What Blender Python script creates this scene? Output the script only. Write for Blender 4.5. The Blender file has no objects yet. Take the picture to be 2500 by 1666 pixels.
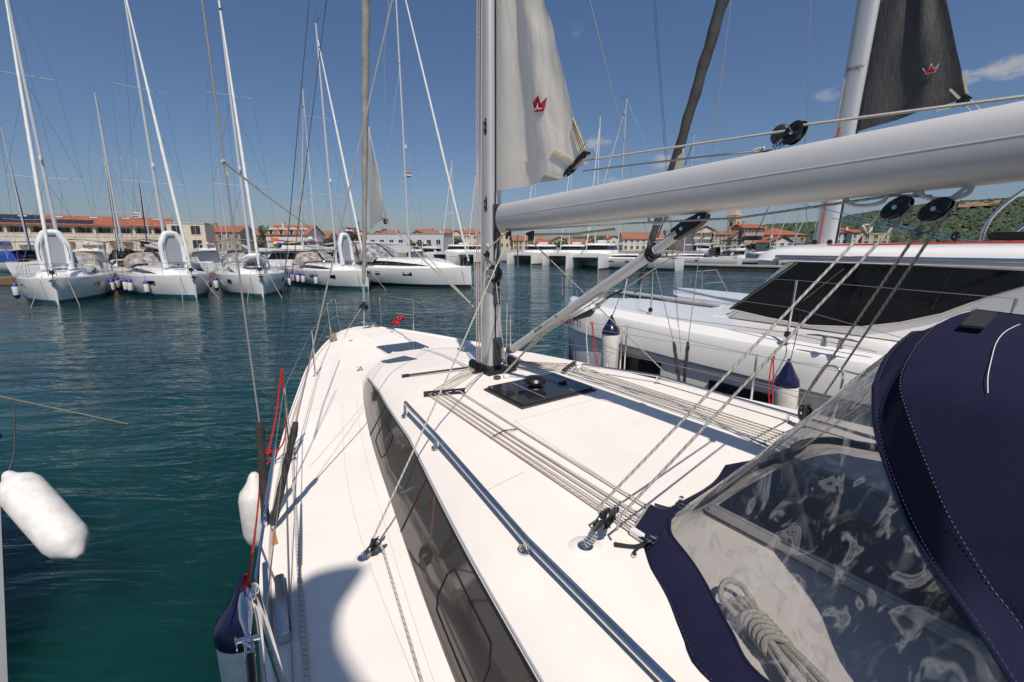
import bpy, bmesh, math, random
from mathutils import Vector, Matrix, noise
random.seed(7)
SC = bpy.context.scene
COL = SC.collection
PI = math.pi
# ------------------------------------------------------------------ camera model
F = 1080.0; CX = 1250.0; CY = 833.0; H = 3.05
PT = math.atan((833 - 600) / F); SP, CP = math.sin(PT), math.cos(PT)

def ray(u, v):
    a = (u - CX) / F; b = (CY - v) / F
    return (a, CP + b * SP, -SP + b * CP)
def wz(u, v, z):
    d = ray(u, v); t = (z - H) / d[2]
    return Vector((d[0] * t, d[1] * t, z))
def wy(u, v, y):
    d = ray(u, v); t = y / d[1]
    return Vector((d[0] * t, y, H + d[2] * t))
TH = math.radians(34)
HX, HY = -math.sin(TH), math.cos(TH)
NX, NY = -math.cos(TH), -math.sin(TH)
M0 = wz(1199, 903, 1.76)
YROT = math.radians(90 + 34)
def loc(P):
    dx, dy = P[0] - M0[0], P[1] - M0[1]
    return Vector((dx * HX + dy * HY, dx * NX + dy * NY, P[2]))
def wor(P):
    return Vector((M0[0] + P[0] * HX + P[1] * NX, M0[1] + P[0] * HY + P[1] * NY, P[2]))
def PZ(u, v, z): return loc(wz(u, v, z))
def _dir(u, v):
    d = ray(u, v); return Vector((d[0] * HX + d[1] * HY, d[0] * NX + d[1] * NY, d[2]))
CL = loc((0, 0, H))
def PY(u, v, Y):
    d = _dir(u, v); t = (Y - CL[1]) / d[1]; return CL + d * t
def PX(u, v, X):
    d = _dir(u, v); t = (X - CL[0]) / d[0]; return CL + d * t
V = Vector
# ------------------------------------------------------------------ materials
MATS = {}
def nt(name):
    m = bpy.data.materials.new(name); m.use_nodes = True
    n = m.node_tree; n.nodes.clear(); MATS[name] = m
    o = n.nodes.new('ShaderNodeOutputMaterial')
    p = n.nodes.new('ShaderNodeBsdfPrincipled')
    n.links.new(p.outputs[0], o.inputs[0])
    return m, n, p, o
def nd(n, t, **k):
    x = n.nodes.new('ShaderNode' + t)
    for a, b in k.items():
        if a in x.inputs: x.inputs[a].default_value = b
        else: setattr(x, a, b)
    return x
def ramp(n, fac, stops):
    r = n.nodes.new('ShaderNodeValToRGB')
    e = r.color_ramp.elements
    while len(e) < len(stops): e.new(0.5)
    for i, (p, c) in enumerate(stops):
        e[i].position = p; e[i].color = (c[0], c[1], c[2], 1)
    n.links.new(fac, r.inputs[0]); return r
def simple(name, col, rough=0.5, metal=0.0, coat=0.0, var=0.0, vscale=3.0, bump=0.0, bscale=40.0, spec=0.5, stretch=None, dirt=None):
    m, n, p, o = nt(name)
    p.inputs['Base Color'].default_value = (*col, 1); p.inputs['Roughness'].default_value = rough
    p.inputs['Metallic'].default_value = metal; p.inputs['Coat Weight'].default_value = coat
    p.inputs['Coat Roughness'].default_value = 0.08
    p.inputs['Specular IOR Level'].default_value = spec
    tc = nd(n, 'TexCoord'); src = tc.outputs['Object']
    if stretch:
        mp = nd(n, 'Mapping'); mp.inputs['Scale'].default_value = stretch
        n.links.new(src, mp.inputs[0]); src = mp.outputs[0]
    if var > 0:
        t = nd(n, 'TexNoise', Scale=vscale, Detail=5.0, Roughness=0.6); n.links.new(src, t.inputs[0])
        d2 = dirt or tuple(c * (1 - var) for c in col)
        r = ramp(n, t.outputs[0], [(0.32, d2), (0.62, col)])
        n.links.new(r.outputs[0], p.inputs['Base Color'])
        mr = nd(n, 'MapRange'); mr.inputs[3].default_value = min(1, rough * 1.35); mr.inputs[4].default_value = rough * 0.85
        n.links.new(t.outputs[0], mr.inputs[0]); n.links.new(mr.outputs[0], p.inputs['Roughness'])
    if bump > 0:
        t2 = nd(n, 'TexNoise', Scale=bscale, Detail=4.0); n.links.new(src, t2.inputs[0])
        b = nd(n, 'Bump', Strength=bump, Distance=0.01); n.links.new(t2.outputs[0], b.inputs['Height'])
        n.links.new(b.outputs[0], p.inputs['Normal'])
    return m
gel = simple('gelcoat_white', (.85, .785, .705), .28, coat=.4, var=.06, vscale=1.6, bump=.03, bscale=2.5)
deckm = simple('deck_nonskid', (.86, .79, .71), .55, var=.10, vscale=1.3, bump=.25, bscale=260)
gelg = simple('gelcoat_cool', (.79, .765, .73), .22, coat=.5, var=.05, vscale=.8, bump=.02, bscale=1.5)
hullm = simple('hull_white', (.78, .765, .74), .25, coat=.5, var=.08, vscale=.6)
seam = simple('seam_grey', (.42, .40, .38), .7)
alu = simple('anodised_alloy', (.60, .60, .60), .42, metal=.45, var=.10, vscale=5, stretch=(8, 8, .6))
alub = simple('boom_alloy', (.64, .62, .60), .46, metal=.35, var=.08, vscale=4, stretch=(.6, 6, 6))
aluf = simple('far_alloy', (.62, .63, .65), .4, metal=.3)
steel = simple('polished_steel', (.72, .72, .72), .10, metal=1.0, var=.15, vscale=30)
wire = simple('steel_wire', (.40, .39, .37), .35, metal=.8)
wired = simple('dark_wire', (.03, .03, .035), .5)
blackp = simple('black_plastic', (.012, .012, .013), .32, var=.4, vscale=20)
greyp = simple('grey_casting', (.10, .10, .10), .42, metal=.5, var=.3, vscale=20)
webbing = simple('black_webbing', (.022, .022, .024), .8, bump=.7, bscale=220)
wrap = simple('shroud_wrap', (.045, .040, .036), .75, var=.5, vscale=18, bump=.9, bscale=60)
smoke = simple('smoked_acrylic', (.022, .021, .022), .035, spec=.7, bump=.015, bscale=3)
win = simple('side_glass', (.060, .049, .040), .04, spec=.9, var=.12, vscale=3, bump=.02, bscale=2)
darkw = simple('dark_window', (.008, .007, .010), .05, spec=.35)
navy = simple('navy_canvas', (.0095, .0105, .036), .9, var=.35, vscale=2.4, bump=.6, bscale=420, dirt=(.016, .0175, .046), spec=.2)
navyp = simple('navy_plastic', (.008, .010, .050), .22, var=.3, vscale=12)
stitch = simple('stitching', (.12, .12, .16), .8)
fend = simple('fender_white', (.76, .73, .68), .36, var=.12, vscale=14, dirt=(.62, .58, .52), bump=.02, bscale=60)
redr = simple('red_rope', (.55, .012, .015), .7, bump=.8, bscale=260)
redt = simple('red_trim', (.45, .02, .02), .5)
creamw = simple('cream_webbing', (.62, .55, .42), .8, bump=.6, bscale=160)
crownm = simple('crown_red', (.42, .015, .02), .5)
whitet = simple('white_thread', (.75, .73, .70), .6)
purple = simple('purple_vinyl', (.20, .012, .11), .35)
inkb = simple('black_ink', (.015, .015, .015), .5)
canvb = simple('beige_canvas', (.42, .34, .26), .85, var=.2, vscale=3)
canvblue = simple('blue_canvas', (.012, .06, .30), .8, var=.3, vscale=2)
canvdk = simple('black_canvas', (.02, .02, .024), .8)
furlw = simple('furled_white', (.74, .73, .70), .6, var=.14, vscale=2, stretch=(6, 6, 1.2))
furlg = simple('furled_grey', (.075, .072, .070), .75, var=.35, vscale=3, bump=.6, bscale=25)
grpvc = simple('dinghy_floor', (.30, .32, .35), .5)
tubew = simple('dinghy_tube', (.72, .73, .74), .42, var=.1, vscale=3)
boot = simple('boot_stripe', (.03, .12, .15), .4)
bootb = simple('antifoul_dark', (.012, .018, .025), .6)
teak = simple('teak', (.22, .12, .06), .7, var=.3, vscale=12)
underg = simple('bridge_underside', (.34, .44, .42), .4)  # green puts the shade and water reflection between the hulls into the colour
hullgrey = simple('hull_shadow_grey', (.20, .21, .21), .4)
rust = simple('rust_stain', (.42, .18, .05), .8)

def ropemat(name, base, fl, k=26.0, w=.30, turn=2.0, bumps=.7):
    m, n, p, o = nt(name); p.inputs['Roughness'].default_value = .8
    uv = nd(n, 'UVMap'); sx = nd(n, 'SeparateXYZ'); n.links.new(uv.outputs[0], sx.inputs[0])
    def mth(op, a, b=None):
        x = nd(n, 'Math', operation=op)
        for i, q in enumerate((a, b)):
            if q is None: continue
            if isinstance(q, (int, float)): x.inputs[i].default_value = q
            else: n.links.new(q, x.inputs[i])
        return x.outputs[0]
    L = mth('MULTIPLY', sx.outputs[0], k); A = mth('MULTIPLY', sx.outputs[1], turn)
    s1 = mth('FRACT', mth('ADD', L, A)); f1 = mth('LESS_THAN', s1, w)
    fine = mth('SINE', mth('MULTIPLY', mth('ADD', mth('MULTIPLY', sx.outputs[0], 160.0), mth('MULTIPLY', sx.outputs[1], 3.0)), 2 * PI))
    fine2 = mth('SINE', mth('MULTIPLY', mth('SUBTRACT', mth('MULTIPLY', sx.outputs[0], 160.0), mth('MULTIPLY', sx.outputs[1], 3.0)), 2 * PI))
    g = mth('GREATER_THAN', fine, -0.35)
    ff = mth('MULTIPLY', f1, g)
    mx = nd(n, 'MixRGB'); mx.inputs[1].default_value = (*base, 1); mx.inputs[2].default_value = (*fl, 1)
    n.links.new(ff, mx.inputs[0])
    no = nd(n, 'TexNoise', Scale=9.0); tc = nd(n, 'TexCoord'); n.links.new(tc.outputs['Object'], no.inputs[0])
    hs = nd(n, 'HueSaturation'); mr = nd(n, 'MapRange'); mr.inputs[3].default_value = .78; mr.inputs[4].default_value = 1.1
    n.links.new(no.outputs[0], mr.inputs[0]); n.links.new(mr.outputs[0], hs.inputs['Value']); n.links.new(mx.outputs[0], hs.inputs['Color'])
    n.links.new(hs.outputs[0], p.inputs['Base Color'])
    b = nd(n, 'Bump', Strength=bumps, Distance=.002); n.links.new(mth('MULTIPLY', fine, fine2), b.inputs['Height'])
    n.links.new(b.outputs[0], p.inputs['Normal'])
    return m
ropeB = ropemat('rope_blue_fleck', (.66, .60, .50), (.05, .13, .25), 26, .30)
ropeD = ropemat('rope_dark_fleck', (.56, .51, .42), (.05, .05, .06), 22, .32)
ropeBB = ropemat('rope_blue_heavy', (.52, .52, .50), (.03, .08, .22), 30, .55)
ropeW = ropemat('rope_white', (.68, .62, .52), (.40, .34, .26), 40, .12)
ropeR = ropemat('rope_red_fleck', (.66, .58, .50), (.50, .10, .07), 24, .38)
ropeJ = ropemat('jackline_fleck', (.66, .63, .58), (.04, .04, .045), 30, .16, 1.0)
ropeM = ropemat('rope_mooring', (.40, .35, .28), (.22, .19, .15), 12, .4)
ropeC = ropemat('rope_cyan', (.05, .24, .48), (.02, .12, .30), 30, .4)
dwire = ropemat('stay_strand', (.34, .325, .30), (.24, .23, .22), 60, .5, 2, .4)

def sailmat(name, col, dirt, creases, tl=.22):
    m, n, p, o = nt(name); p.inputs['Roughness'].default_value = .75
    tc = nd(n, 'TexCoord'); mp = nd(n, 'Mapping'); mp.inputs['Scale'].default_value = (3, 3, .8)
    n.links.new(tc.outputs['Object'], mp.inputs[0])
    a = nd(n, 'TexNoise', Scale=1.6, Detail=7.0, Roughness=.65); n.links.new(mp.outputs[0], a.inputs[0])
    r = ramp(n, a.outputs[0], [(.3, dirt), (.7, col)]); n.links.new(r.outputs[0], p.inputs['Base Color'])
    c = nd(n, 'TexNoise', Scale=5.0, Detail=6.0, Distortion=1.2); n.links.new(mp.outputs[0], c.inputs[0])
    b = nd(n, 'Bump', Strength=creases, Distance=.03); n.links.new(c.outputs[0], b.inputs['Height'])
    n.links.new(b.outputs[0], p.inputs['Normal'])
    tr = nd(n, 'BsdfTranslucent'); tr.inputs[0].default_value = (*col, 1)
    mx = nd(n, 'MixShader'); mx.inputs[0].default_value = tl
    n.links.new(p.outputs[0], mx.inputs[1]); n.links.new(tr.outputs[0], mx.inputs[2]); n.links.new(mx.outputs[0], o.inputs[0])
    return m
sailw = sailmat('sailcloth_white', (.93, .86, .74), (.80, .74, .64), .30, .50)
sailg = sailmat('sailcloth_grey', (.085, .082, .080), (.055, .055, .055), .5)
sailc = sailmat('furled_sail_cover', (.56, .51, .44), (.44, .40, .35), .35)

def vinylmat():
    m, n, p, o = nt('clear_vinyl')
    tc = nd(n, 'TexCoord'); mp = nd(n, 'Mapping'); mp.inputs['Scale'].default_value = (1.8, 1.0, 1.3)
    mp.inputs['Rotation'].default_value = (.4, .9, .2)
    n.links.new(tc.outputs['Object'], mp.inputs[0])
    a = nd(n, 'TexNoise', Scale=1.7, Detail=4.0, Roughness=.55, Distortion=1.4); n.links.new(mp.outputs[0], a.inputs[0])
    b = nd(n, 'Bump', Strength=.6, Distance=.03); n.links.new(a.outputs[0], b.inputs['Height'])
    g = nd(n, 'BsdfGlossy'); g.inputs['Roughness'].default_value = .05; g.inputs['Color'].default_value = (.9, .9, .9, 1)
    n.links.new(b.outputs[0], g.inputs['Normal'])
    t = nd(n, 'BsdfTransparent'); t.inputs[0].default_value = (.68, .68, .68, 1)
    fr = nd(n, 'Fresnel'); fr.inputs[0].default_value = 1.42; gm = nd(n, 'NewGeometry'); mi = nd(n, 'MapRange'); mi.inputs[3].default_value = 1.55; mi.inputs[4].default_value = 1 / 1.55; n.links.new(gm.outputs['Backfacing'], mi.inputs[0]); n.links.new(mi.outputs[0], fr.inputs[0]); n.links.new(b.outputs[0], fr.inputs['Normal'])
    mx = nd(n, 'MixShader'); n.links.new(fr.outputs[0], mx.inputs[0]); n.links.new(t.outputs[0], mx.inputs[1]); n.links.new(g.outputs[0], mx.inputs[2])
    # stretched hazy folds; their pale ribbons put reflections of bright things into the colour
    mpr = nd(n, 'Mapping'); mpr.inputs['Scale'].default_value = (8.5, 7.0, .55); mpr.inputs['Rotation'].default_value = (.25, -.55, .3); n.links.new(tc.outputs['Object'], mpr.inputs[0])
    rb = nd(n, 'TexNoise', Scale=1.5, Detail=3.0, Distortion=.9); n.links.new(mpr.outputs[0], rb.inputs[0])
    rr = ramp(n, rb.outputs[0], [(.535, (0, 0, 0)), (.60, (.24, .24, .24)), (.635, (.06, .06, .06)), (.67, (.20, .20, .20)), (.72, (0, 0, 0))])
    g2 = nd(n, 'BsdfPrincipled'); g2.inputs['Base Color'].default_value = (.62, .60, .57, 1); g2.inputs['Roughness'].default_value = .22; n.links.new(b.outputs[0], g2.inputs['Normal'])
    mxr = nd(n, 'MixShader'); n.links.new(rr.outputs[0], mxr.inputs[0]); n.links.new(mx.outputs[0], mxr.inputs[1]); n.links.new(g2.outputs[0], mxr.inputs[2]); mx = mxr
    # faint milky scuffs
    c = nd(n, 'TexNoise', Scale=6.0, Detail=8.0, Distortion=2.5); n.links.new(mp.outputs[0], c.inputs[0])
    r = ramp(n, c.outputs[0], [(.56, (.01, .01, .01)), (.74, (.07, .07, .07))])
    d = nd(n, 'BsdfDiffuse'); d.inputs[0].default_value = (.7, .7, .7, 1)
    mx2 = nd(n, 'MixShader'); n.links.new(r.outputs[0], mx2.inputs[0]); n.links.new(mx.outputs[0], mx2.inputs[1]); n.links.new(d.outputs[0], mx2.inputs[2])
    n.links.new(mx2.outputs[0], o.inputs[0]); return m
vinyl = vinylmat()
def fvinyl():
    m, n, p, o = nt('far_clear_vinyl')
    p.inputs['Base Color'].default_value = (.20, .20, .22, 1); p.inputs['Roughness'].default_value = .12
    tc = nd(n, 'TexCoord'); a = nd(n, 'TexNoise', Scale=2.5, Detail=4.0); n.links.new(tc.outputs['Object'], a.inputs[0])
    r = ramp(n, a.outputs[0], [(.35, (.10, .10, .12)), (.65, (.42, .40, .38))]); n.links.new(r.outputs[0], p.inputs['Base Color'])
    return m
fvin = fvinyl()

def watermat():
    m, n, p, o = nt('harbour_water')
    p.inputs['Roughness'].default_value = .04; p.inputs['IOR'].default_value = 1.333
    p.inputs['Specular IOR Level'].default_value = .5
    tc = nd(n, 'TexCoord')
    big = nd(n, 'TexNoise', Scale=.12, Detail=3.0); n.links.new(tc.outputs['Object'], big.inputs[0])
    r = ramp(n, big.outputs[0], [(.35, (.0020, .024, .0215)), (.65, (.0045, .040, .035))]); n.links.new(r.outputs[0], p.inputs['Base Color'])
    p.subsurface_method = 'BURLEY'; p.inputs['Subsurface Weight'].default_value = 1.0; p.inputs['Subsurface Radius'].default_value = (1.0, 1.6, 1.6); p.inputs['Subsurface Scale'].default_value = 1.6
    def lay(rot, sc, scale, det, dist):
        mp = nd(n, 'Mapping'); mp.inputs['Rotation'].default_value = (0, 0, rot); mp.inputs['Scale'].default_value = sc
        n.links.new(tc.outputs['Object'], mp.inputs[0])
        t = nd(n, 'TexNoise', Scale=scale, Detail=det, Roughness=.55, Distortion=dist); n.links.new(mp.outputs[0], t.inputs[0])
        return t.outputs[0]
    a = lay(math.radians(-22), (.45, 1.5, 1), 1.5, 3.0, .6)
    b = lay(math.radians(15), (.7, 1.2, 1), 4.5, 3.0, .3)
    c = lay(math.radians(-40), (.5, 1.0, 1), .35, 2.0, .2)
    b1 = nd(n, 'Bump', Strength=1.0, Distance=.13); n.links.new(a, b1.inputs['Height'])
    b2 = nd(n, 'Bump', Strength=1.0, Distance=.018); n.links.new(b, b2.inputs['Height']); n.links.new(b1.outputs[0], b2.inputs['Normal'])
    b3 = nd(n, 'Bump', Strength=1.0, Distance=.16); n.links.new(c, b3.inputs['Height']); n.links.new(b2.outputs[0], b3.inputs['Normal'])
    pt = nd(n, 'TexNoise', Scale=.07, Detail=2.0, Distortion=.5); mpp = nd(n, 'Mapping'); mpp.inputs['Scale'].default_value = (.6, 1.6, 1); n.links.new(tc.outputs['Object'], mpp.inputs[0]); n.links.new(mpp.outputs[0], pt.inputs[0])
    pm = nd(n, 'MapRange'); pm.inputs[1].default_value = .35; pm.inputs[2].default_value = .62; pm.inputs[3].default_value = .35; pm.inputs[4].default_value = 1.0; n.links.new(pt.outputs[0], pm.inputs[0])
    for q_ in (b1, b2): n.links.new(pm.outputs[0], q_.inputs['Strength'])
    n.links.new(b3.outputs[0], p.inputs['Normal'])
    return m
waterm = watermat()

def wallmat(name, col, scale=.6):
    return simple(name, col, .9, var=.18, vscale=scale, bump=.3, bscale=8)
W_cream = wallmat('plaster_cream', (.64, .56, .45)); W_white = wallmat('plaster_white', (.62, .59, .54))
W_stone = wallmat('stone_wall', (.36, .30, .23)); W_yel = wallmat('plaster_yellow', (.56, .45, .26)); W_grey = wallmat('plaster_grey', (.38, .36, .33))
W_pink = wallmat('plaster_pink', (.48, .33, .26)); W_rust = wallmat('cladding_rust', (.30, .11, .04))
def tilemat(name, c1, c2):
    m, n, p, o = nt(name); p.inputs['Roughness'].default_value = .85
    tc = nd(n, 'TexCoord'); a = nd(n, 'TexNoise', Scale=.9, Detail=8.0, Roughness=.75); n.links.new(tc.outputs['Object'], a.inputs[0])
    r = ramp(n, a.outputs[0], [(.35, c1), (.65, c2)]); n.links.new(r.outputs[0], p.inputs['Base Color'])
    w = nd(n, 'TexWave', Scale=2.2); w.bands_direction = 'X'; n.links.new(tc.outputs['Object'], w.inputs[0])
    b = nd(n, 'Bump', Strength=.6, Distance=.08); n.links.new(w.outputs[0], b.inputs['Height']); n.links.new(b.outputs[0], p.inputs['Normal'])
    return m
tile = tilemat('roof_tiles', (.26, .075, .035), (.42, .14, .065)); tile2 = tilemat('roof_tiles_old', (.24, .10, .06), (.36, .17, .10))
solar = simple('solar_glass', (.02, .03, .05), .15)
glassw = simple('town_glass', (.03, .035, .04), .15); shut = simple('green_shutter', (.02, .06, .05), .7)
concr = simple('quay_concrete', (.36, .33, .29), .85, var=.25, vscale=1.2, bump=.4, bscale=10)
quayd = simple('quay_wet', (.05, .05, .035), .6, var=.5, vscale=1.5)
def leafmat(name, c1, c2):
    m, n, p, o = nt(name); p.inputs['Roughness'].default_value = .7
    oi = nd(n, 'TexNoise', Scale=.8, Detail=3.0); tc = nd(n, 'TexCoord'); n.links.new(tc.outputs['Object'], oi.inputs[0])
    r = ramp(n, oi.outputs[0], [(.35, c1), (.65, c2)]); n.links.new(r.outputs[0], p.inputs['Base Color']); return m
leafd = leafmat('foliage_dark', (.018, .04, .012), (.05, .085, .03)); leafl = leafmat('foliage_mid', (.035, .06, .018), (.08, .12, .04))
bark = simple('bark', (.10, .07, .05), .9)
# ------------------------------------------------------------------ mesh builder
class MB:
    def __init__(s):
        s.b = bmesh.new(); s.uv = s.b.loops.layers.uv.new('UVMap')
    def face(s, vs):
        try: return s.b.faces.new(vs)
        except ValueError: return None
    def grid(s, rows, closed=False, capu=False, flip=False):
        R = [[s.b.verts.new(p) for p in r] for r in rows]
        n = len(R[0])
        for i in range(len(R) - 1):
            for j in range(n if closed else n - 1):
                k = (j + 1) % n
                q = [R[i][j], R[i][k], R[i + 1][k], R[i + 1][j]]
                if flip: q.reverse()
                s.face(q)
        if capu:
            s.face(R[0][::-1] if not flip else R[0]); s.face(R[-1] if not flip else R[-1][::-1])
        return R
    def poly(s, pts, th=None, d=None):
        vs = [s.b.verts.new(p) for p in pts]; s.face(vs)
        if th:
            d = V(d) * th; ws = [s.b.verts.new(V(p) + d) for p in pts]; s.face(ws[::-1])
            for i in range(len(vs)):
                j = (i + 1) % len(vs); s.face([vs[j], vs[i], ws[i], ws[j]])
        return s
    def box(s, c, sz, rot=None, bev=0):
        m = Matrix.Translation(V(c)) @ (rot.to_4x4() if rot else Matrix()) @ Matrix.Diagonal((sz[0], sz[1], sz[2], 1))
        g = bmesh.ops.create_cube(s.b, size=1, matrix=m)
        if bev:
            es = list({e for v in g['verts'] for e in v.link_edges})
            bmesh.ops.bevel(s.b, geom=es, offset=bev, segments=2, affect='EDGES')
        return s
    def tube(s, pts, r, n=8, closed=False, sub=0, flat=1.0):
        pts = [V(p) for p in pts]
        if sub: pts = smooth(pts, sub, closed)
        rs = r if isinstance(r, (list, tuple)) else [r] * len(pts)
        if len(rs) != len(pts): rs = [rs[min(len(rs) - 1, int(i * len(rs) / len(pts)))] for i in range(len(pts))]
        N = len(pts); T = []
        for i in range(N):
            a = pts[i - 1] if (i > 0 or closed) else pts[0]; b = pts[(i + 1) % N] if (i < N - 1 or closed) else pts[-1]
            t = (b - a); T.append(t.normalized() if t.length > 1e-9 else V((0, 0, 1)))
        up = V((0, 0, 1)) if abs(T[0].z) < .95 else V((1, 0, 0))
        x = T[0].cross(up).normalized(); L = 0; rings = []; Ls = []
        for i in range(N):
            x = (x - T[i] * x.dot(T[i])); x = x.normalized() if x.length > 1e-6 else T[i].orthogonal().normalized()
            y = T[i].cross(x)
            if i: L += (pts[i] - pts[i - 1]).length
            Ls.append(L)
            rings.append([s.b.verts.new(pts[i] + (x * math.cos(2 * PI * k / n) + y * math.sin(2 * PI * k / n) * flat) * rs[i]) for k in range(n)])
        for i in range(N if closed else N - 1):
            j = (i + 1) % N; L2 = Ls[j] if j else Ls[i] + .02
            for k in range(n):
                l = (k + 1) % n
                f = s.face([rings[i][k], rings[i][l], rings[j][l], rings[j][k]])
                if f:
                    uv = [(Ls[i], k / n), (Ls[i], (k + 1) / n), (L2, (k + 1) / n), (L2, k / n)]
                    for lp, q in zip(f.loops, uv): lp[s.uv].uv = q
        if not closed:
            s.face(rings[0][::-1]); s.face(rings[-1])
        return s
    def lathe(s, prof, c, ax=(0, 0, 1), n=20, sx=None):
        ax = V(ax).normalized(); x = V(sx).normalized() if sx else ax.orthogonal().normalized(); y = ax.cross(x)
        rows = [[V(c) + ax * h + (x * math.cos(2 * PI * k / n) + y * math.sin(2 * PI * k / n)) * max(r, 1e-4) for k in range(n)] for r, h in prof]
        s.grid(rows, closed=True, capu=True); return s
    def build(s, name, mat, par=None, smooth_=True, ang=38, loc_=None, frame=None, label=None, slots=None):
        """vertices are given in the working frame; par is the thing they belong to"""
        bmesh.ops.remove_doubles(s.b, verts=s.b.verts, dist=1e-5)
        bmesh.ops.recalc_face_normals(s.b, faces=s.b.faces)
        off = V((0, 0, 0))
        if par is not None: off = OFF[par.name]
        elif loc_ is not None: off = V(loc_)
        for v in s.b.verts: v.co -= off
        me = bpy.data.meshes.new(name); s.b.to_mesh(me); s.b.free()
        me.materials.append(mat)
        for q in (slots or []): me.materials.append(q)
        if smooth_:
            for p in me.polygons: p.use_smooth = True
            me.set_sharp_from_angle(angle=math.radians(ang))
        o = bpy.data.objects.new(name, me); COL.objects.link(o)
        if par is not None: o.parent = par
        elif frame == 'Y': o.location = wor(off); o.rotation_euler = (0, 0, YROT)
        else: o.location = off
        OFF[o.name] = off
        if label: o['label'] = label
        return o
OFF = {}
def smooth(pts, sub, closed=False):
    out = []; N = len(pts)
    rng = N if closed else N - 1
    for i in range(rng):
        p0 = pts[(i - 1) % N] if (i or closed) else pts[0]; p1 = pts[i]; p2 = pts[(i + 1) % N]; p3 = pts[(i + 2) % N] if (i + 2 < N or closed) else pts[-1]
        for k in range(sub):
            t = k / sub
            out.append(.5 * ((2 * p1) + (p2 - p0) * t + (2 * p0 - 5 * p1 + 4 * p2 - p3) * t * t + (3 * p1 - p0 - 3 * p2 + p3) * t ** 3))
    if not closed: out.append(pts[-1])
    return out
def itp(tab, x):
    """tab: list of (x, y) ascending"""
    if x <= tab[0][0]: return tab[0][1]
    for (a, b), (c, d) in zip(tab, tab[1:]):
        if x <= c: t = (x - a) / (c - a); return b + (d - b) * t
    return tab[-1][1]
def itps(tab, x):
    if x <= tab[0][0]: return tab[0][1]
    if x >= tab[-1][0]: return tab[-1][1]
    for i in range(len(tab) - 1):
        a, b = tab[i]; c, d = tab[i + 1]
        if x <= c:
            t = (x - a) / (c - a)
            m0 = (d - tab[i - 1][1]) / (c - tab[i - 1][0]) if i else (d - b) / (c - a)
            m1 = (tab[i + 2][1] - b) / (tab[i + 2][0] - a) if i + 2 < len(tab) else (d - b) / (c - a)
            h = c - a
            return (2 * t**3 - 3 * t**2 + 1) * b + (t**3 - 2 * t**2 + t) * h * m0 + (-2 * t**3 + 3 * t**2) * d + (t**3 - t**2) * h * m1
def tag(o, label=None, cat=None, group=None, kind=None):
    if label: o['label'] = label
    if cat: o['category'] = cat
    if group: o['group'] = group
    if kind: o['kind'] = kind
    return o
def thing(name, label, cat, at, frame=None, rotz=0, group=None):
    o = bpy.data.objects.new(name, None); COL.objects.link(o); o.empty_display_size = .3
    OFF[o.name] = V(at)
    if frame == 'Y': o.location = wor(at); o.rotation_euler = (0, 0, YROT)
    elif frame == 'L': o.location = V(at); o.rotation_euler = (0, 0, rotz); OFF[o.name] = V((0, 0, 0))
    else: o.location = V(at)
    return tag(o, label, cat, group)
def copy_tree(o, parent=None):
    c = o.copy(); COL.objects.link(c)
    if parent is not None: c.parent = parent
    OFF[c.name] = OFF.get(o.name, V((0, 0, 0)))
    for ch in list(o.children): copy_tree(ch, c)
    return c
def text(body, size, name, mat, par, origin, xdir, ydir, shear=0, sx=1.0, ext=.0005, bold=0):
    cu = bpy.data.curves.new(name, 'FONT'); cu.body = body; cu.size = size; cu.extrude = ext; cu.offset = bold; cu.shear = shear
    cu.align_x = 'CENTER'; cu.align_y = 'CENTER'
    t = bpy.data.objects.new('tmp', cu); COL.objects.link(t)
    dg = bpy.context.evaluated_depsgraph_get(); me = bpy.data.meshes.new_from_object(t.evaluated_get(dg))
    bpy.data.objects.remove(t)
    x = V(xdir).normalized(); y = V(ydir).normalized(); z = x.cross(y).normalized(); y = z.cross(x)
    off = OFF[par.name]
    for v in me.vertices:
        v.co = V(origin) + x * v.co.x * sx + y * v.co.y + z * v.co.z - off
    me.materials.clear(); me.materials.append(mat)
    o = bpy.data.objects.new(name, me); COL.objects.link(o); o.parent = par; return o
def block(mb_black, mb_steel, c, ax, size, up, asp=.68):
    """rope block: two cheek plates with holes look, sheave and centre pin. ax = sheave axis"""
    ax = V(ax).normalized(); up = V(up).normalized(); side = ax.cross(up).normalized()
    r = size
    for sgn in (-1, 1):
        base = V(c) + ax * sgn * r * .30
        rows = []
        for h, k in ((-.06, 1.0), (.06, 1.0), (.12, .82), (.10, .55), (.07, .5)):
            rows.append([base + ax * sgn * r * h + (side * math.cos(t) * asp + up * math.sin(t)) * r * k for t in [2 * PI * i / 24 for i in range(24)]])
        mb_black.grid(rows, closed=True, capu=True)
        for q in range(5):
            t = 2 * PI * q / 5 + .3
            mb_black.tube([base + ax * sgn * r * .08 + (side * math.cos(t) + up * math.sin(t)) * r * .2, base + ax * sgn * r * .11 + (side * math.cos(t) * asp + up * math.sin(t) * .9) * r * .86], r * .09, 5)
        mb_steel.lathe([(r * .17, -.02 * r), (r * .17, .14 * r), (r * .08, .17 * r)], base, ax * sgn, 12)
    mb_black.lathe([(r * .62, -r * .22), (r * .5, 0), (r * .62, r * .22)], c, ax, 20)
    mb_black.lathe([(r * .3, -r * .33), (r * .3, r * .33)], c, ax, 12)
def spring(mb, p0, p1, r0, r1, turns=5, wr=.0022):
    p0, p1 = V(p0), V(p1); ax = (p1 - p0).normalized(); x = ax.orthogonal().normalized(); y = ax.cross(x)
    N = turns * 14
    mb.tube([p0 + (p1 - p0) * (i / N) + (x * math.cos(2 * PI * turns * i / N) + y * math.sin(2 * PI * turns * i / N)) * (r0 + (r1 - r0) * i / N) for i in range(N + 1)], wr, 5)
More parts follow.
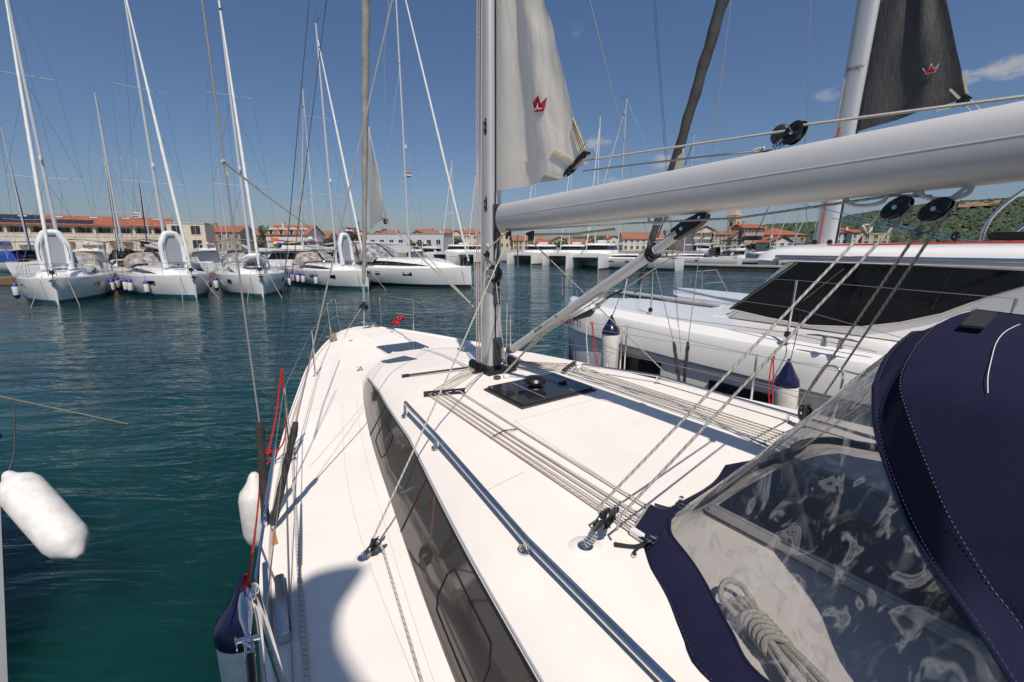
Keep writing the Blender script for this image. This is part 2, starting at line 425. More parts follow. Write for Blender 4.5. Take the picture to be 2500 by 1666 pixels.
# ================================================================== OWN YACHT (frame: X forward, Y port, Z up)
Y0 = V((0, 0, 0))
yacht = thing('sailing_yacht', 'foreground white sailing yacht with silver mast and boom, white sail and navy sprayhood', 'sailing yacht', Y0, 'Y')
BT = [(-7.5, 2.25), (-4, 2.42), (-2.1, 2.37), (-1, 2.26), (.3, 2.00), (1.8, 1.62), (2.6, 1.40), (3.5, 1.08), (4.3, .74), (4.9, .42), (5.15, .22), (5.27, .03)]
def bb(X): return itps(BT, X)
def zs(X): return 1.33 + .017 * max(0, X)
def zdeck(X, Y): b = max(bb(X), .05); return zs(X) + .095 * min(1, b) * (1 - min(1, abs(Y) / b) ** 2)
WB = [(-7.5, 2.0), (-4.6, 1.95), (-2.6, 1.75), (-1.35, 1.56), (-.1, 1.34), (1.1, 1.06), (1.6, .90), (1.95, .66), (2.3, .40), (3.0, .34)]
RZ = [(-7.5, 1.82), (-3, 1.80), (-.5, 1.78), (.5, 1.74), (1.2, 1.67), (1.8, 1.59), (2.3, 1.51), (3.1, 1.46), (3.4, 0)]
def sect(X):
    b = max(bb(X), .02); k = min(1, b / .5); z0 = zs(X)
    wb = min(itps(WB, X), b * .8)
    dz = zdeck(X, wb)
    zr = max(itp(RZ, X), zdeck(X, 0) + .004)
    inset = itp([(-3.0, .15), (-1.0, .19), (.3, .14), (1.1, .05), (1.6, .12), (3, .1)], X) * min(1, wb)
    wt = wb - inset
    hgt = max(0, zr - dz)
    zt = dz + hgt * itp([(-1, .74), (1.1, .60), (1.6, .45), (3, .5)], X)
    ct = max(.02, wt - .17 * min(1, wt)); zc = dz + hgt * .94
    f = [(b, z0 - .03), (b + .004, z0 + .028 * k), (b - .035 * k, z0 + .030 * k), (b - .05 * k, z0)]
    f += [(wb + (b - wb) * .66, zdeck(X, wb + (b - wb) * .66)), (wb + (b - wb) * .33, zdeck(X, wb + (b - wb) * .33)), (wb + .03 * k, dz), (wb, dz + .01)]
    f += [(wb + (wt - wb) * .5, dz + (zt - dz) * .5), (wt, zt), (wt - .02, zt + .02 * min(1, hgt / .3)), (ct, zc), (ct * .92, zc + .012 * k), (ct * .5, zr - .004), (0, zr)]
    return f
m = MB(); rows = []
XS = [-7.4 + .1 * i for i in range(125)] + [5.15, 5.22, 5.27]
for X in XS:
    s = sect(X); rows.append([(X, y, z) for y, z in s] + [(X, -y, z) for y, z in s[-2::-1]])
m.grid(rows)
deck = m.build('deck', deckm, yacht, ang=28)
m = MB(); rows = []
for X in XS:
    b = max(bb(X), .02); z = zs(X) - .03
    r = [(X, b, z), (X, b * .995, z - .35), (X - .02, b * .95, .75), (X - .05, b * .80, .1), (X - .1, b * .6, -.5)]
    rows.append(r + [(p[0], -p[1], p[2]) for p in r[::-1]])
m.grid(rows, capu=True); hull = m.build('hull', gel, yacht, ang=50)
m = MB()
for sg in (1, -1):
    m.grid([[(X, sg * (bb(X) * .985 + .01), .62), (X, sg * (bb(X) * .975 + .01), .56)] for X in XS[:-3]])
m.build('hull_stripe', navyp, yacht)
# long dark side windows
for sg in (1, -1):
    m = MB(); rows = []
    for i in range(80):
        X = -4.5 + 5.55 * i / 79
        s = sect(X); (yb, zb), (ym, zm), (yt, zt) = s[7], s[8], s[9]
        n_ = V((0, zt - zb, yb - yt)).normalized() * .006; taper = 0 if X < .9 else (X - .9) / .16
        lo = .03 + .2 * taper; hi = .99 - .25 * taper
        q = []
        for t in (lo, lo + (hi - lo) * .33, lo + (hi - lo) * .66, hi):
            y = yb + (yt - yb) * t; z = zb + (zt - zb) * t; q.append((X, sg * (y + n_.y), z + n_.z))
        rows.append(q)
    m.grid(rows)
    w = m.build('side_window', win, yacht, ang=60)
    m = MB()   # opening ports drawn by their gaskets + mullion
    def onw(X, t, o=.009):
        s = sect(X); (yb, zb), (yt, zt) = s[7], s[9]; n_ = V((0, zt - zb, yb - yt)).normalized() * o
        return V((X, sg * (yb + (yt - yb) * t + n_.y), zb + (zt - zb) * t + n_.z))
    for xa, xb in ((-.75, -.35), (-2.75, -2.25), (-3.9, -3.4)):
        pp = [onw(xa, .3), onw(xa, .6), onw(xa + .04, .75), onw(xb - .04, .75), onw(xb, .6), onw(xb, .3), onw(xb - .04, .18), onw(xa + .04, .18)]
        m.tube(pp, .0030, 5, closed=True); m.build('window_gasket', blackp, w); m = MB()
    for xm in (-.15, -1.6, -3.15): m = MB(); m.tube([onw(xm, .03), onw(xm, .99)], .0035, 5); m.build('window_joint', blackp, w)
    m = MB(); m.tube([(X, sg * sect(X)[9][0], sect(X)[9][1] + .004) for X in [-4.6 + .2 * i for i in range(29)]], .006, 6)
    m.build('window_trim', blackp, w)
    m = MB(); m.tube([(X, sg * (sect(X)[9][0] - .012), sect(X)[9][1] + .016) for X in [-4.6 + .2 * i for i in range(29)]], .005, 6); m.build('window_trim', alu, w)
def zroof(X, Y):
    s = sect(X); y = abs(Y)
    for (y1, z1), (y2, z2) in zip(s, s[1:]):
        if y <= y1 and y >= y2: return z1 + (z2 - z1) * ((y1 - y) / max(1e-6, y1 - y2))
    return s[-1][1]
def onroof(u, v):
    z = 1.7
    for _ in range(12): p = PZ(u, v, z); z = zroof(p.x, p.y)
    return V((p.x, p.y, z))
def R_(p, d=0.0): return V((p[0], p[1], zroof(p[0], p[1]) + d))
# moulded seams and recess lines on roof and deck
m = MB()
for pts in ([(-1.35, .62), (-2.55, .70)], [(-1.35, -.62), (-2.55, -.62)], [(-1.35, .62), (-1.35, -.62)], [(-2.0, 1.0), (-2.05, 1.33)]):
    a, b_ = pts; m.tube([R_((a[0] + (b_[0] - a[0]) * i / 12, a[1] + (b_[1] - a[1]) * i / 12), -.0015) for i in range(13)], .0035, 5)
for Ye in (.10, ):
    m.tube([R_((X, bb(X) - .52 + (.16 if X > 1 else 0)), -.001) for X in [-4.5 + .3 * i for i in range(28)]], .0018, 5)
m.build('moulded_seam', seam, deck)
for sg in (1, -1):
    m = MB(); m.tube([R_((X, sg * (bb(X) - .15)), -.0006) for X in [-4.5 + .3 * i for i in range(29)]], .0016, 4); m.build('panel_edge', seam, deck)
    m = MB(); m.tube([R_((X, sg * (itps(WB, X) + .07)), -.0006) for X in [-4.5 + .3 * i for i in range(19)]], .0016, 4); m.build('panel_edge', seam, deck)
    for X in (2.0, .35, -1.25, -2.9):
        m = MB(); ya, yb = bb(X) - .15, itps(WB, X) + .07; m.tube([R_((X, sg * (ya + (yb - ya) * i / 6)), -.0006) for i in range(7)], .0016, 4); m.build('panel_edge', seam, deck)
# raised moulding around the roof hatch and mast step pad
def hatch(cx, cy, lx, ly, z, name='deck_hatch', tilt=0, par=yacht, back=0):
    m = MB(); zz = z
    rot = Matrix.Rotation(tilt, 3, 'Y')
    pl = [(-lx / 2, -ly / 2 - back), (lx / 2, -ly / 2), (lx / 2, ly / 2), (-lx / 2, ly / 2 + back)]
    raised = cx < 0
    def ring(gr, h):
        q = []
        for x, y in pl:
            X_, Y_ = cx + x + math.copysign(gr, x), cy + y + math.copysign(gr, y); q.append(V((X_, Y_, (zz if raised else zroof(X_, Y_)) + h)))
        return q
    k_ = 0 if raised else (.010 if lx < .4 else -.004)
    m.grid([ring(.03, -.03), ring(.03, .004 + k_ * .2), ring(.015, .016 + k_), ring(-.02, .016 + k_)], closed=True, capu=True)
    fr = m.build(name, greyp if raised else gel, par, ang=30)
    m = MB(); m.grid([ring(0, .019 + k_), ring(0, .031 + k_), ring(-.006, .034 + k_)], closed=True, capu=True); m.build('hatch_pane', smoke, fr, ang=20)
    return fr, rot
hatch(2.66, .0, .56, .64, zroof(2.66, 0) + .012, tilt=math.atan2(zroof(2.4, 0) - zroof(2.95, 0), .55))
def small_hatch(sg):
    q0 = [PZ(u, v, 1.64) for u, v in ((930, 884), (959, 899), (1024, 882), (988, 870))]
    if sg < 0: q0 = [V((p.x, -p.y, p.z)) for p in q0[::-1]]
    c = sum(q0, V()) / 4
    def rg(k, h): return [c + (p - c) * k + V((0, 0, h - .05 * (p.x - c.x))) for p in q0]
    m = MB(); m.grid([rg(1.22, -.10), rg(1.14, -.004), rg(1.08, .006), rg(.9, .006)], closed=True, capu=True); fr_ = m.build('deck_hatch', gel, yacht, ang=30)
    m = MB(); m.grid([rg(1.0, .004), rg(1.0, .018), rg(.97, .021)], closed=True, capu=True); m.build('hatch_pane', smoke, fr_, ang=20)
small_hatch(1); small_hatch(-1)
hA, _ = hatch(-.89, .03, .54, .76, 1.782)
m = MB(); m.lathe([(.085, 0), (.075, .012), (.05, .02), (.048, .045), (.098, .05), (.102, .066), (.085, .09), (.045, .102), (.01, .105)], (-.87, .07, 1.815), n=26); m.build('ventilator', blackp, hA)
m = MB()
for q in range(8): m.box((-.87 + .096 * math.cos(q * PI / 4), .07 + .096 * math.sin(q * PI / 4), 1.876), (.02, .012, .012), Matrix.Rotation(q * PI / 4, 3, 'Z'))
m.build('vent_slot', greyp, hA)
m = MB(); m.box((-.93, -.20, 1.828), (.028, .10, .022), bev=.008); m.build('hatch_handle', blackp, hA)
m = MB(); m.box((-.93, .26, 1.826), (.026, .07, .02), bev=.008); m.build('hatch_handle', blackp, hA)
m = MB(); m.tube([(-1.14, -.15, 1.817), (-.66, -.15, 1.817)], .002, 4); m.tube([(-1.14, .17, 1.817), (-.66, .17, 1.817)], .002, 4); m.build('hatch_bar', seam, hA)
# sliding companionway hatch and its garage under the sprayhood
m = MB(); m.box((-3.5, .1, 1.822), (1.36, .86, .03), bev=.01)
g = m.build('hatch_garage', gel, yacht, ang=30)
m = MB(); m.grid([[(x_, .13 + y, 1.850 + .02 * (1 - (y / .4) ** 2)) for y in [-.36 + .72 * i / 8 for i in range(9)]] for x_ in (-2.87, -4.15)])
m.build('sliding_hatch', smoke, g)
m = MB()
for y in (-.27, .53): m.box((-3.5, y, 1.85), (1.3, .03, .04), bev=.008)
m.build('hatch_rail', alu, g)
# ------------------------------------------------------------------ handrails
m = MB(); pr = [PZ(990, 984, 1.825), PZ(1066, 1066, 1.825), PZ(1285, 1318, 1.825), PZ(1626, 1660, 1.82)]
e = pr[-1] + (pr[-1] - pr[-2]) * 1.0
m.tube([R_(pr[0] + (pr[0] - pr[1]) * .05, .004), pr[0], pr[1], pr[2], pr[3], e], .0165, 14)
hr = m.build('handrail', steel, yacht, ang=60)
for p in (pr[0], pr[1], pr[2], pr[3] + (e - pr[3]) * .2):
    m = MB(); b_ = R_(p); m.lathe([(.038, 0), (.038, .006), (.016, .010), (.013, .02), (.013, max(.03, p.z - b_.z))], b_, n=18); m.build('rail_post', steel, hr)
m = MB(); c = pr[2]
m.tube([c + V((.05, .012, .0)), c + V((.06, -.02, .005)), c + V((.03, .0, -.03)), c + V((.0, .03, -.04)), c + V((-.02, -.05, -.055)), c + V((.03, -.13, -.065)), c + V((.10, -.17, -.066)), c + V((.2, -.16, -.066))], .0022, 6, sub=5)
tag(m.build('cord', ropeW, None, frame='Y', loc_=c), 'thin cream cord tied round the polished handrail beside the side window', 'cord')
m = MB(); sr = [PZ(1400, 905, 1.80), PZ(1425, 890, 1.85), PZ(1605, 918, 1.85), PZ(1925, 1010, 1.85)]
m.tube([sr[0], sr[1], sr[2], sr[3], sr[3] + (sr[3] - sr[2]) * .9], .0125, 10)
hr2 = m.build('handrail', steel, yacht, ang=60)
for p in (sr[2], sr[3], sr[2] + (sr[2] - sr[3]) * .55):
    m = MB(); m.lathe([(.03, 0), (.03, .006), (.012, .01), (.01, max(.03, p.z - zroof(p.x, p.y)))], R_(p), n=12); m.build('rail_post', steel, hr2)
# ------------------------------------------------------------------ mast
def msec(a, b, X, Z, n=36):
    out = []
    for i in range(n):
        t = 2 * PI * i / n; c_, s_ = math.cos(t), math.sin(t)
        x = a * math.copysign(abs(c_) ** .8, c_); y = b * math.copysign(abs(s_) ** .9, s_)
        if x < -a * .82: x = -a * .82 + (x + a * .82) * .25
        out.append((X + x, y, Z))
    return out
m = MB(); MR = [-.004 * z for z in range(0, 20)]
mx = lambda z: -.012 * (z - 1.76) - .0
m.grid([msec(.118, .088, mx(z), z) for z in (1.80, 3, 5, 8, 12, 19)], closed=True, capu=True)
mast = m.build('mast', alu, yacht, ang=50)
m = MB(); m.tube([(mx(z) - .108, 0.012, z) for z in (1.84, 3.2, 3.56)], .008, 6); m.tube([(mx(z) - .113, 0.010, z) for z in (3.56, 8, 18)], .007, 6); m.build('sail_slot', blackp, mast)
m = MB(); m.grid([msec(.124, .094, 0, z) for z in (1.775, 1.83)], closed=True, capu=True); m.build('mast_collar', greyp, mast)
def slot(zc, zz=.075):
    m = MB()
    pts = [V((mx(zc) - .045 + .020 * math.cos(t), .084, zc + math.copysign(zz - .02, math.sin(t)) * (abs(math.sin(t)) > .02) + .022 * math.sin(t))) for t in [2 * PI * i / 20 for i in range(20)]]
    m.poly(pts, .010, (0, -1, 0)); m.lathe([(.016, 0), (.014, .006), (.005, .007)], (mx(zc) - .045, .088, zc + .03), (0, 1, 0), 12); m.lathe([(.016, 0), (.014, .006), (.005, .007)], (mx(zc) - .045, .088, zc - .03), (0, 1, 0), 12)
    m.build('sheave_box', blackp, mast, ang=30)
zA = PY(1189, 308, .08).z; zB = PY(1192, 498, .08).z
slot(zA); slot(zB)
m = MB()
for u, v in ((1190, 600), (1190, 660)): m.lathe([(.02, -.003), (.018, .004), (.003, .006)], PY(u, v, .084), (0, 1, 0), 14)
m.build('mast_plug', whitet, mast)
m = MB()
for u, v in ((1194, 775), (1194, 856)): m.lathe([(.008, 0), (.007, .005), (.002, .006)], PY(u, v, .088), (0, 1, 0), 10)
m.build('mast_rivet', steel, mast)
# gooseneck casting + winch-like halyard drum + vang bracket
m = MB(); m.box((-.128, 0, 3.27), (.05, .07, .34), bev=.01); m.box((-.16, 0, 3.40), (.05, .05, .03), bev=.008); m.box((-.16, 0, 3.20), (.06, .05, .04), bev=.008); m.box((-.185, 0, 3.30), (.03, .03, .2), bev=.008)
for z in (3.41, 3.36, 3.14):
    for y in (-.024, .024): m.lathe([(.006, 0), (.004, .004)], (-.153, y, z), (-1, 0, 0), 8)
m.build('gooseneck', greyp, mast, ang=30)
m = MB(); m.box((-.125, 0, 2.96), (.03, .06, .30), bev=.006); m.build('mast_bracket', greyp, mast, ang=30); m = MB(); m.box((-.125, .0, 2.55), (.03, .07, .16), bev=.006); m.build('mast_bracket', greyp, mast, ang=30)
wc = V((-.15, .03, 2.78))
m = MB(); m.lathe([(.075, -.02), (.085, .0), (.085, .02), (.055, .026), (.05, .05), (.062, .06), (.056, .07)], wc, (-.35, 1, 0), 28); m.box(wc + V((.02, -.03, .085)), (.05, .06, .05), bev=.015); m.box(wc + V((.01, -.03, -.09)), (.04, .05, .08), bev=.012)
wn = m.build('mast_winch', blackp, mast, ang=30)
m = MB(); m.lathe([(.05, .071), (.044, .080), (.014, .082)], wc, (-.35, 1, 0), 24); m.build('winch_cap', steel, wn)
m = MB(); m.box((-.128, 0, 1.99), (.045, .085, .28), bev=.008); m.box((-.17, 0, 2.07), (.07, .05, .03), bev=.008); m.box((-.17, 0, 1.92), (.07, .06, .04), bev=.008); m.box((-.20, 0, 2.0), (.03, .035, .18), bev=.006)
for z in (2.10, 2.04, 1.93, 1.89):
    for y in (-.032, .032): m.lathe([(.007, 0), (.005, .005)], (-.152, y, z), (-1, 0, 0), 8)
m.build('vang_bracket', greyp, mast, ang=30)
m = MB(); m.box((-.235, 0, 1.98), (.05, .012, .11), bev=.004); m.build('vang_toggle', alu, mast)
m = MB(); m.box((0.0, 0, 1.778), (.44, .32, .02), bev=.006); m.box((-.22, 0, 1.80), (.03, .34, .03), bev=.006); m.build('mast_step', blackp, mast, ang=30)
# turning blocks at the mast foot
for i in range(4):
    m = MB(); s_ = MB(); c = V((.085 - .05 * i, .175 + .012 * i, 1.842))
    m.lathe([(.040, -.018), (.042, -.010), (.026, -.004), (.026, .004), (.042, .010), (.040, .018)], c, (1, .2, 0), 18); m.lathe([(.014, -.024), (.014, .024)], c, (1, .2, 0), 10)
    m.tube([c, (c.x - .01, .10, 1.80)], .008, 6); m.build('turning_block', blackp, mast, ang=30)
for i in range(4):
    m = MB(); c = V((-.19 + .045 * i, -.17 - .01 * i, 1.85)); m.lathe([(.044, -.018), (.046, -.010), (.028, -.004), (.028, .004), (.046, .010), (.044, .018)], c, (1, -.3, 0), 18); m.tube([c, (c.x, -.09, 1.80)], .009, 6); m.build('turning_block', blackp, mast, ang=30)
m = MB(); m.lathe([(.036, 0), (.036, .016), (.028, .022), (.004, .023)], (-.36, .15, 1.782), n=18); m.build('deck_cap', greyp, mast)
m = MB(); m.lathe([(.032, 0), (.032, .02), (.026, .026), (.004, .027)], (-.38, .055, 1.782), n=18); m.build('deck_cap', whitet, mast)
# black rod laid on the roof ahead of the mast
m = MB(); a, b_ = PZ(980, 911, 1.79), PZ(1150, 893, 1.80); a.z = zroof(a.x, a.y) + .02; b_.z = zroof(b_.x, b_.y) + .03
m.tube([a, b_], .011, 10); m.lathe([(.016, 0), (.016, .07), (.012, .075)], a, b_ - a, 12); m.build('whisker_pole', blackp, yacht)
# ------------------------------------------------------------------ boom
def bsec(X, zc, k=1.0, n=40):
    out = []
    for i in range(n):
        t = 2 * PI * i / n; c_, s_ = math.cos(t), math.sin(t)
        out.append((X, .082 * k * math.copysign(abs(c_) ** .85, c_), zc + .132 * k * math.copysign(abs(s_) ** .95, s_)))
    return out
bz = lambda X: 3.30 + (-X - .3) * .030
m = MB(); m.grid([bsec(-.235, bz(-.3), .93)] + [bsec(X, bz(X)) for X in (-.25, -1, -2, -3, -4, -5.2)], closed=True, capu=True)
boom = m.build('boom', alub, yacht, ang=45)
m = MB(); m.tube([(X, .0835, bz(X) + .012) for X in (-.3, -2, -5.2)], .0009, 5); m.build('boom_seam', whitet, boom)
for X in (-1.95, -3.02, -3.27, -3.62, -4.1):
    z = bz(X) - .128; m = MB()
    m.tube([(X, 0, z + .01), (X - .01, 0, z - .022), (X - .05, 0, z - .036), (X - .10, 0, z - .036), (X - .135, 0, z - .022), (X - .145, 0, z + .01)], .0085, 8, sub=4); m.build('boom_bail', alu, boom)
m = MB(); m.box((-.255, 0, bz(-.3)), (.04, .05, .06), bev=.01); m.box((-.22, 0, bz(-.3)), (.04, .025, .03)); m.build('boom_end_fitting', greyp, boom, ang=30)
# boom vang
va = PY(1252, 852, 0); vb = PY(1602, 612, 0); vc = PY(1690, 545, 0)
d_ = (vc - va).normalized(); pn = V((-d_.z, 0, d_.x))
def tb(p, r, k=1, n=20): return [p + V((0, 1, 0)) * (r * math.cos(2 * PI * i / n)) + pn * (r * k * math.sin(2 * PI * i / n)) for i in range(n)]
m = MB(); m.grid([tb(va, .037), tb(va + (vb - va) * .985, .037), tb(vb, .036)], closed=True, capu=True); m.grid([tb(vb - d_ * .02, .031), tb(vc - d_ * .10, .031)], closed=True, capu=True)
vang = m.build('boom_vang', alub, yacht, ang=45)
m = MB(); m.poly([va + pn * .034 - d_ * .0 + V((0, .030, 0)), va - pn * .034 + V((0, .030, 0)), va - pn * .03 - d_ * .07 + V((0, .030, 0)), va - d_ * .10 + V((0, .030, 0)), va + pn * .03 - d_ * .05 + V((0, .030, 0))], .06, (0, -1, 0)); m.build('vang_lower_end', greyp, vang, ang=30)
m = MB()
e0 = vc - d_ * .13
pts = [e0 + pn * .033, e0 - pn * .035, e0 + d_ * .09 - pn * .038, e0 + d_ * .21 - pn * .018, e0 + d_ * .235 + pn * .01, e0 + d_ * .22 + pn * .034, e0 + d_ * .16 + pn * .042]
m.poly([p + V((0, .026, 0)) for p in pts], .052, (0, -1, 0))
m.build('vang_upper_end', blackp, vang, ang=30)
m = MB(); m.lathe([(.013, 0), (.012, .006), (.004, .008)], e0 + d_ * .07 + V((0, .026, 0)), (0, 1, 0), 14); m.build('vang_pin', steel, vang); m = MB(); m.lathe([(.010, 0), (.009, .006)], e0 + d_ * .195 + pn * .008 + V((0, .026, 0)), (0, 1, 0), 12); m.build('vang_pin', steel, vang)
m = MB()
for k in range(5):
    c = vb - d_ * (.005 + .012 * k) ; tilt = d_ * .012 * ((k % 2) * 2 - 1)
    m.tube([c + V((0, 1, 0)) * (.043 * math.cos(t)) + pn * (.043 * math.sin(t)) + tilt * math.sin(t) for t in [2 * PI * i / 20 for i in range(20)]], .007, 6, closed=True)
m.build('vang_lashing', blackp, vang)
m = MB()
for y in (-.012, .014):
    m.tube([V((-.31, y + .03, 1.80)), PY(1335, 800, y), PY(1470, 715, y)], .0055, 8)
m.tube([PY(1290, 855, .03), PY(1330, 815, .03), PY(1475, 722, .03)], .0055, 8)
m.build('vang_line', ropeW, vang)
m = MB(); s_ = MB(); q1 = PY(1400, 780, .01); q2 = PY(1440, 765, .01); q3 = PY(1482, 728, .01); q4 = PY(1520, 708, .01)
m.tube([q1, q2, q2 + (q3 - q2) * .2], [.014, .026, .018], 8); m.tube([q3, q4], .009, 8); m.build('vang_block', blackp, vang)
s_.tube([q4, PY(1600, 655, .01), PY(1680, 605, .01), PY(1745, 562, .0)], .004, 6); s_.tube([q2, q3], .012, 8); s_.lathe([(.02, -.006), (.024, 0), (.02, .006)], (q2 + q3) / 2, (0, 1, 0), 14); s_.build('vang_wire', wire, vang)
# Selden lettering on the vang
text('SELDÉN', .036, 'vang_lettering', inkb, vang, va + d_ * .52 + V((0, .0385, 0)) - pn * .0, -d_ * -1, V((0, 0, 1)), shear=.3)
text('20', .032, 'vang_lettering', inkb, vang, va + d_ * .80 + V((0, .0385, 0)), -d_ * -1, V((0, 0, 1)))
m = MB(); m.poly([va + d_ * .60 + V((0, .0385, 0)) + pn * .006, va + d_ * .60 + V((0, .0385, 0)) - pn * .006, va + d_ * .75 + V((0, .0385, 0)) - pn * .006, va + d_ * .75 + V((0, .0385, 0)) + pn * .006]); m.build('vang_label', seam, vang)
# ------------------------------------------------------------------ mainsail
LE = sorted([(PY(u, v, 0).z, PY(u, v, 0).x) for u, v in ((1436, 385), (1434, 364), (1403, 286), (1374, 172), (1347, 60), (1329, 0))] + [(6.2, -.58), (8.0, -.34), (12, -.17), (17, -.15)])
def sailpt(s, t):
    z0 = 3.56 + (t * 14)
    zz = z0 + (0 if t > .2 else (1 - t / .2) * (.07 * s - .03 * math.sin(PI * s)))
    xl = mx(zz) - .105; xe = itps(LE, max(zz, 3.62)); x = xl + (xe - xl) * s
    w = math.sin(s * PI) * (.05 * min(1, abs(xe))) * math.sin(1.3 + s * 9 + .3 * math.sin(zz * 2.1)) + .020 * noise.noise(V((x * 5, zz * 1.1, 3))) * math.sin(min(1, s * 1.3) * PI) + .010 * noise.noise(V((x * 16 - zz * 2, zz * 5, 7))) * s
    return V((x, w, zz))
m = MB(); m.grid([[sailpt(s / 60, (t / 150) ** 1.6) for s in range(61)] for t in range(151)])
sail = m.build('mainsail', sailw, yacht, ang=80)
def sp(u, v, off=.006):
    best = PY(u, v, 0); z0 = 3.56
    xl = mx(best.z) - .105; xe = itps(LE, max(best.z, 3.62)); s = (best.x - xl) / (xe - xl)
    t = max(0, (best.z - 3.56) / 14)
    q = sailpt(s, t); return V((best.x, q.y + off, best.z))
def flatpoly(pix, f, mat, name, par, th=None):
    m = MB(); vs = [m.b.verts.new(f(u, v)) for u, v in pix]; fc = m.face(vs)
    bmesh.ops.triangulate(m.b, faces=[fc]); return m.build(name, mat, par, smooth_=False)
cr = [(1312, 252), (1321, 258), (1327, 236), (1333, 256), (1345, 239), (1339, 275), (1318, 277)]
flatpoly(cr, lambda u, v: sp(u, v, .016), crownm, 'sail_emblem', sail)
flatpoly([(1327, 252), (1329, 268), (1324, 268)], lambda u, v: sp(u, v, .019), whitet, 'sail_emblem', sail)
flatpoly([(1319, 269), (1337, 266), (1337, 269), (1319, 272)], lambda u, v: sp(u, v, .019), whitet, 'sail_emblem', sail)
flatpoly([(1322, 279), (1332, 277), (1328, 286)], lambda u, v: sp(u, v, .016), seam, 'sail_emblem', sail)
for strip in ([(1396, 320), (1402, 288), (1437, 365), (1425, 384)], [(1355, 372), (1365, 365), (1408, 395), (1400, 405)], [(1325, 447), (1340, 428), (1382, 424), (1376, 440)]):
    flatpoly(strip, lambda u, v: sp(u, v, .010), creamw, 'clew_webbing', sail)
m = MB()
for i in range(5):
    f = i / 4; m.tube([sp(1398 + 5 * f, 318 - 28 * f, .014), PY(1418 + 14 * f, 388 - 16 * f, .016)], .0035, 5)
    m.tube([sp(1356 + 8 * f, 374 - 8 * f, .014), PY(1402 + 8 * f, 404 - 10 * f, .016)], .003, 5)
m.build('clew_stitching', creamw, sail)
m = MB(); a = PY(1380, 430, 0); b_ = PY(1436, 372, 0); d2 = (b_ - a).normalized(); n2 = V((-d2.z, 0, d2.x))
for y in (-.018, .018):
    pts = [a - n2 * .008, a + d2 * .03 - n2 * .02, b_ - d2 * .04 - n2 * .026, b_ - n2 * .006, b_ + n2 * .008, a + d2 * .08 + n2 * .018, a + n2 * .006]
    m.poly([p + V((0, y - .003, 0)) for p in pts], .006, (0, 1, 0))
m.lathe([(.016, -.02), (.012, 0), (.016, .02)], a + d2 * .05, (0, 1, 0), 12); m.lathe([(.016, -.02), (.012, 0), (.016, .02)], b_ - d2 * .05, (0, 1, 0), 12); m.tube([a - d2 * .01, a + n2 * -.02, b_], .007, 6)
m.build('clew_block', blackp, sail, ang=30)
m = MB(); k0 = PY(1428, 398, .0); kt = V((-2.73, .0, 3.60))
m.tube([PY(1430, 392, .01), PY(1700, 352, .01), PY(1935, 318, .0)], .0062, 8); m.tube([PY(1960, 306, 0), PY(2500, 236, 0), PY(2500, 236, 0) + (PY(2500, 236, 0) - PY(1960, 306, 0)) * 1.5], .0062, 8)
m.build('outhaul_rope', ropeW, yacht)
m = MB(); m.tube([PY(1424, 418, -.01), PY(1700, 385, -.01), PY(1845, 370, -.01)], .0060, 8)
kn = PY(1850, 371, 0)
m.tube([kn + V((0, 0, -.005)), kn + V((-.03, .01, .01)), kn + V((-.02, -.01, .018)), kn + V((.015, .012, .006)), kn + V((-.01, -.01, -.006)), kn + V((-.035, 0, 0))], .006, 6, sub=4)
m.tube([PY(1398, 400, .02), PY(1430, 350, .03), PY(1452, 365, .03), PY(1450, 385, .02), PY(1425, 390, .02)], .0035, 6, sub=5); m.build('outhaul_rope', ropeW, yacht)
m = MB(); s_ = MB(); tc_ = PY(1940, 325, 0); block(m, s_, tc_, (.25, 1, 0), .056, (-.6, 0, .8), .7); tb_ = m.build('boom_top_block', blackp, yacht, ang=30)
bt = PY(1888, 364, 0); spring(s_, bt, PY(1918, 342, 0), .014, .02, 5, .0025); s_.build('block_spring', steel, tb_)
m = MB(); m.lathe([(.045, -.01), (.05, 0), (.045, .012), (.02, .02)], PY(1905, 330, -.035), (.25, 1, 0), 20); m.lathe([(.03, 0), (.03, .01), (.012, .016)], PY(1878, 368, 0) - V((0, 0, .012)), n=16); m.build('fairlead', greyp, tb_)
# ------------------------------------------------------------------ mainsheet
PB = onroof(1429, 1335); SB = onroof(1955, 1043)
def dblock(c, lean, name, r=.062):
    m = MB(); s_ = MB(); c = V(c); top = c + V(lean)
    block(m, s_, top, (.55, .83, -.1), r, V(lean)); bo = m.build(name, blackp, yacht, ang=30)
    spring(s_, c + V((0, 0, .012)), c + V(lean) * .52, .022, .017, 5, .0024); s_.build('block_spring', steel, bo); s_ = MB(); s_.lathe([(.034, 0), (.034, .006), (.022, .012), (.016, .013)], c, n=20); s_.tube([c + V((0, 0, .01)), c + V(lean) * .55], .007, 8)
    s_.build('block_base', steel, bo); return top
pb = dblock(PB, PX(1478, 1268, PB.x - .03) - PB, 'mainsheet_block')
sb = dblock(SB, V((-.02, .02, .12)), 'mainsheet_block')
m = MB(); m.lathe([(.075, 0), (.07, .004), (.03, .006)], PB + V((0, 0, -.002)), n=28); m.build('block_pad', gel, yacht)
u1 = PY(2190, 508, .0); u2 = PY(2285, 512, .0)
for c in (u1, u2):
    m = MB(); s_ = MB(); block(m, s_, c, (.15, 1, .1), .054, (-.75, 0, .65), .60); bo = m.build('boom_block', blackp, yacht, ang=30)
    s_.tube([c + V((-.04, 0, .04)), c + V((-.075, 0, .075))], .008, 6); s_.tube([c + V((.03, 0, -.04)), c + V((.055, .014, -.075)), c + V((.06, -.014, -.075)), c + V((.03, 0, -.04))], .005, 6); s_.build('shackle', alu, bo)
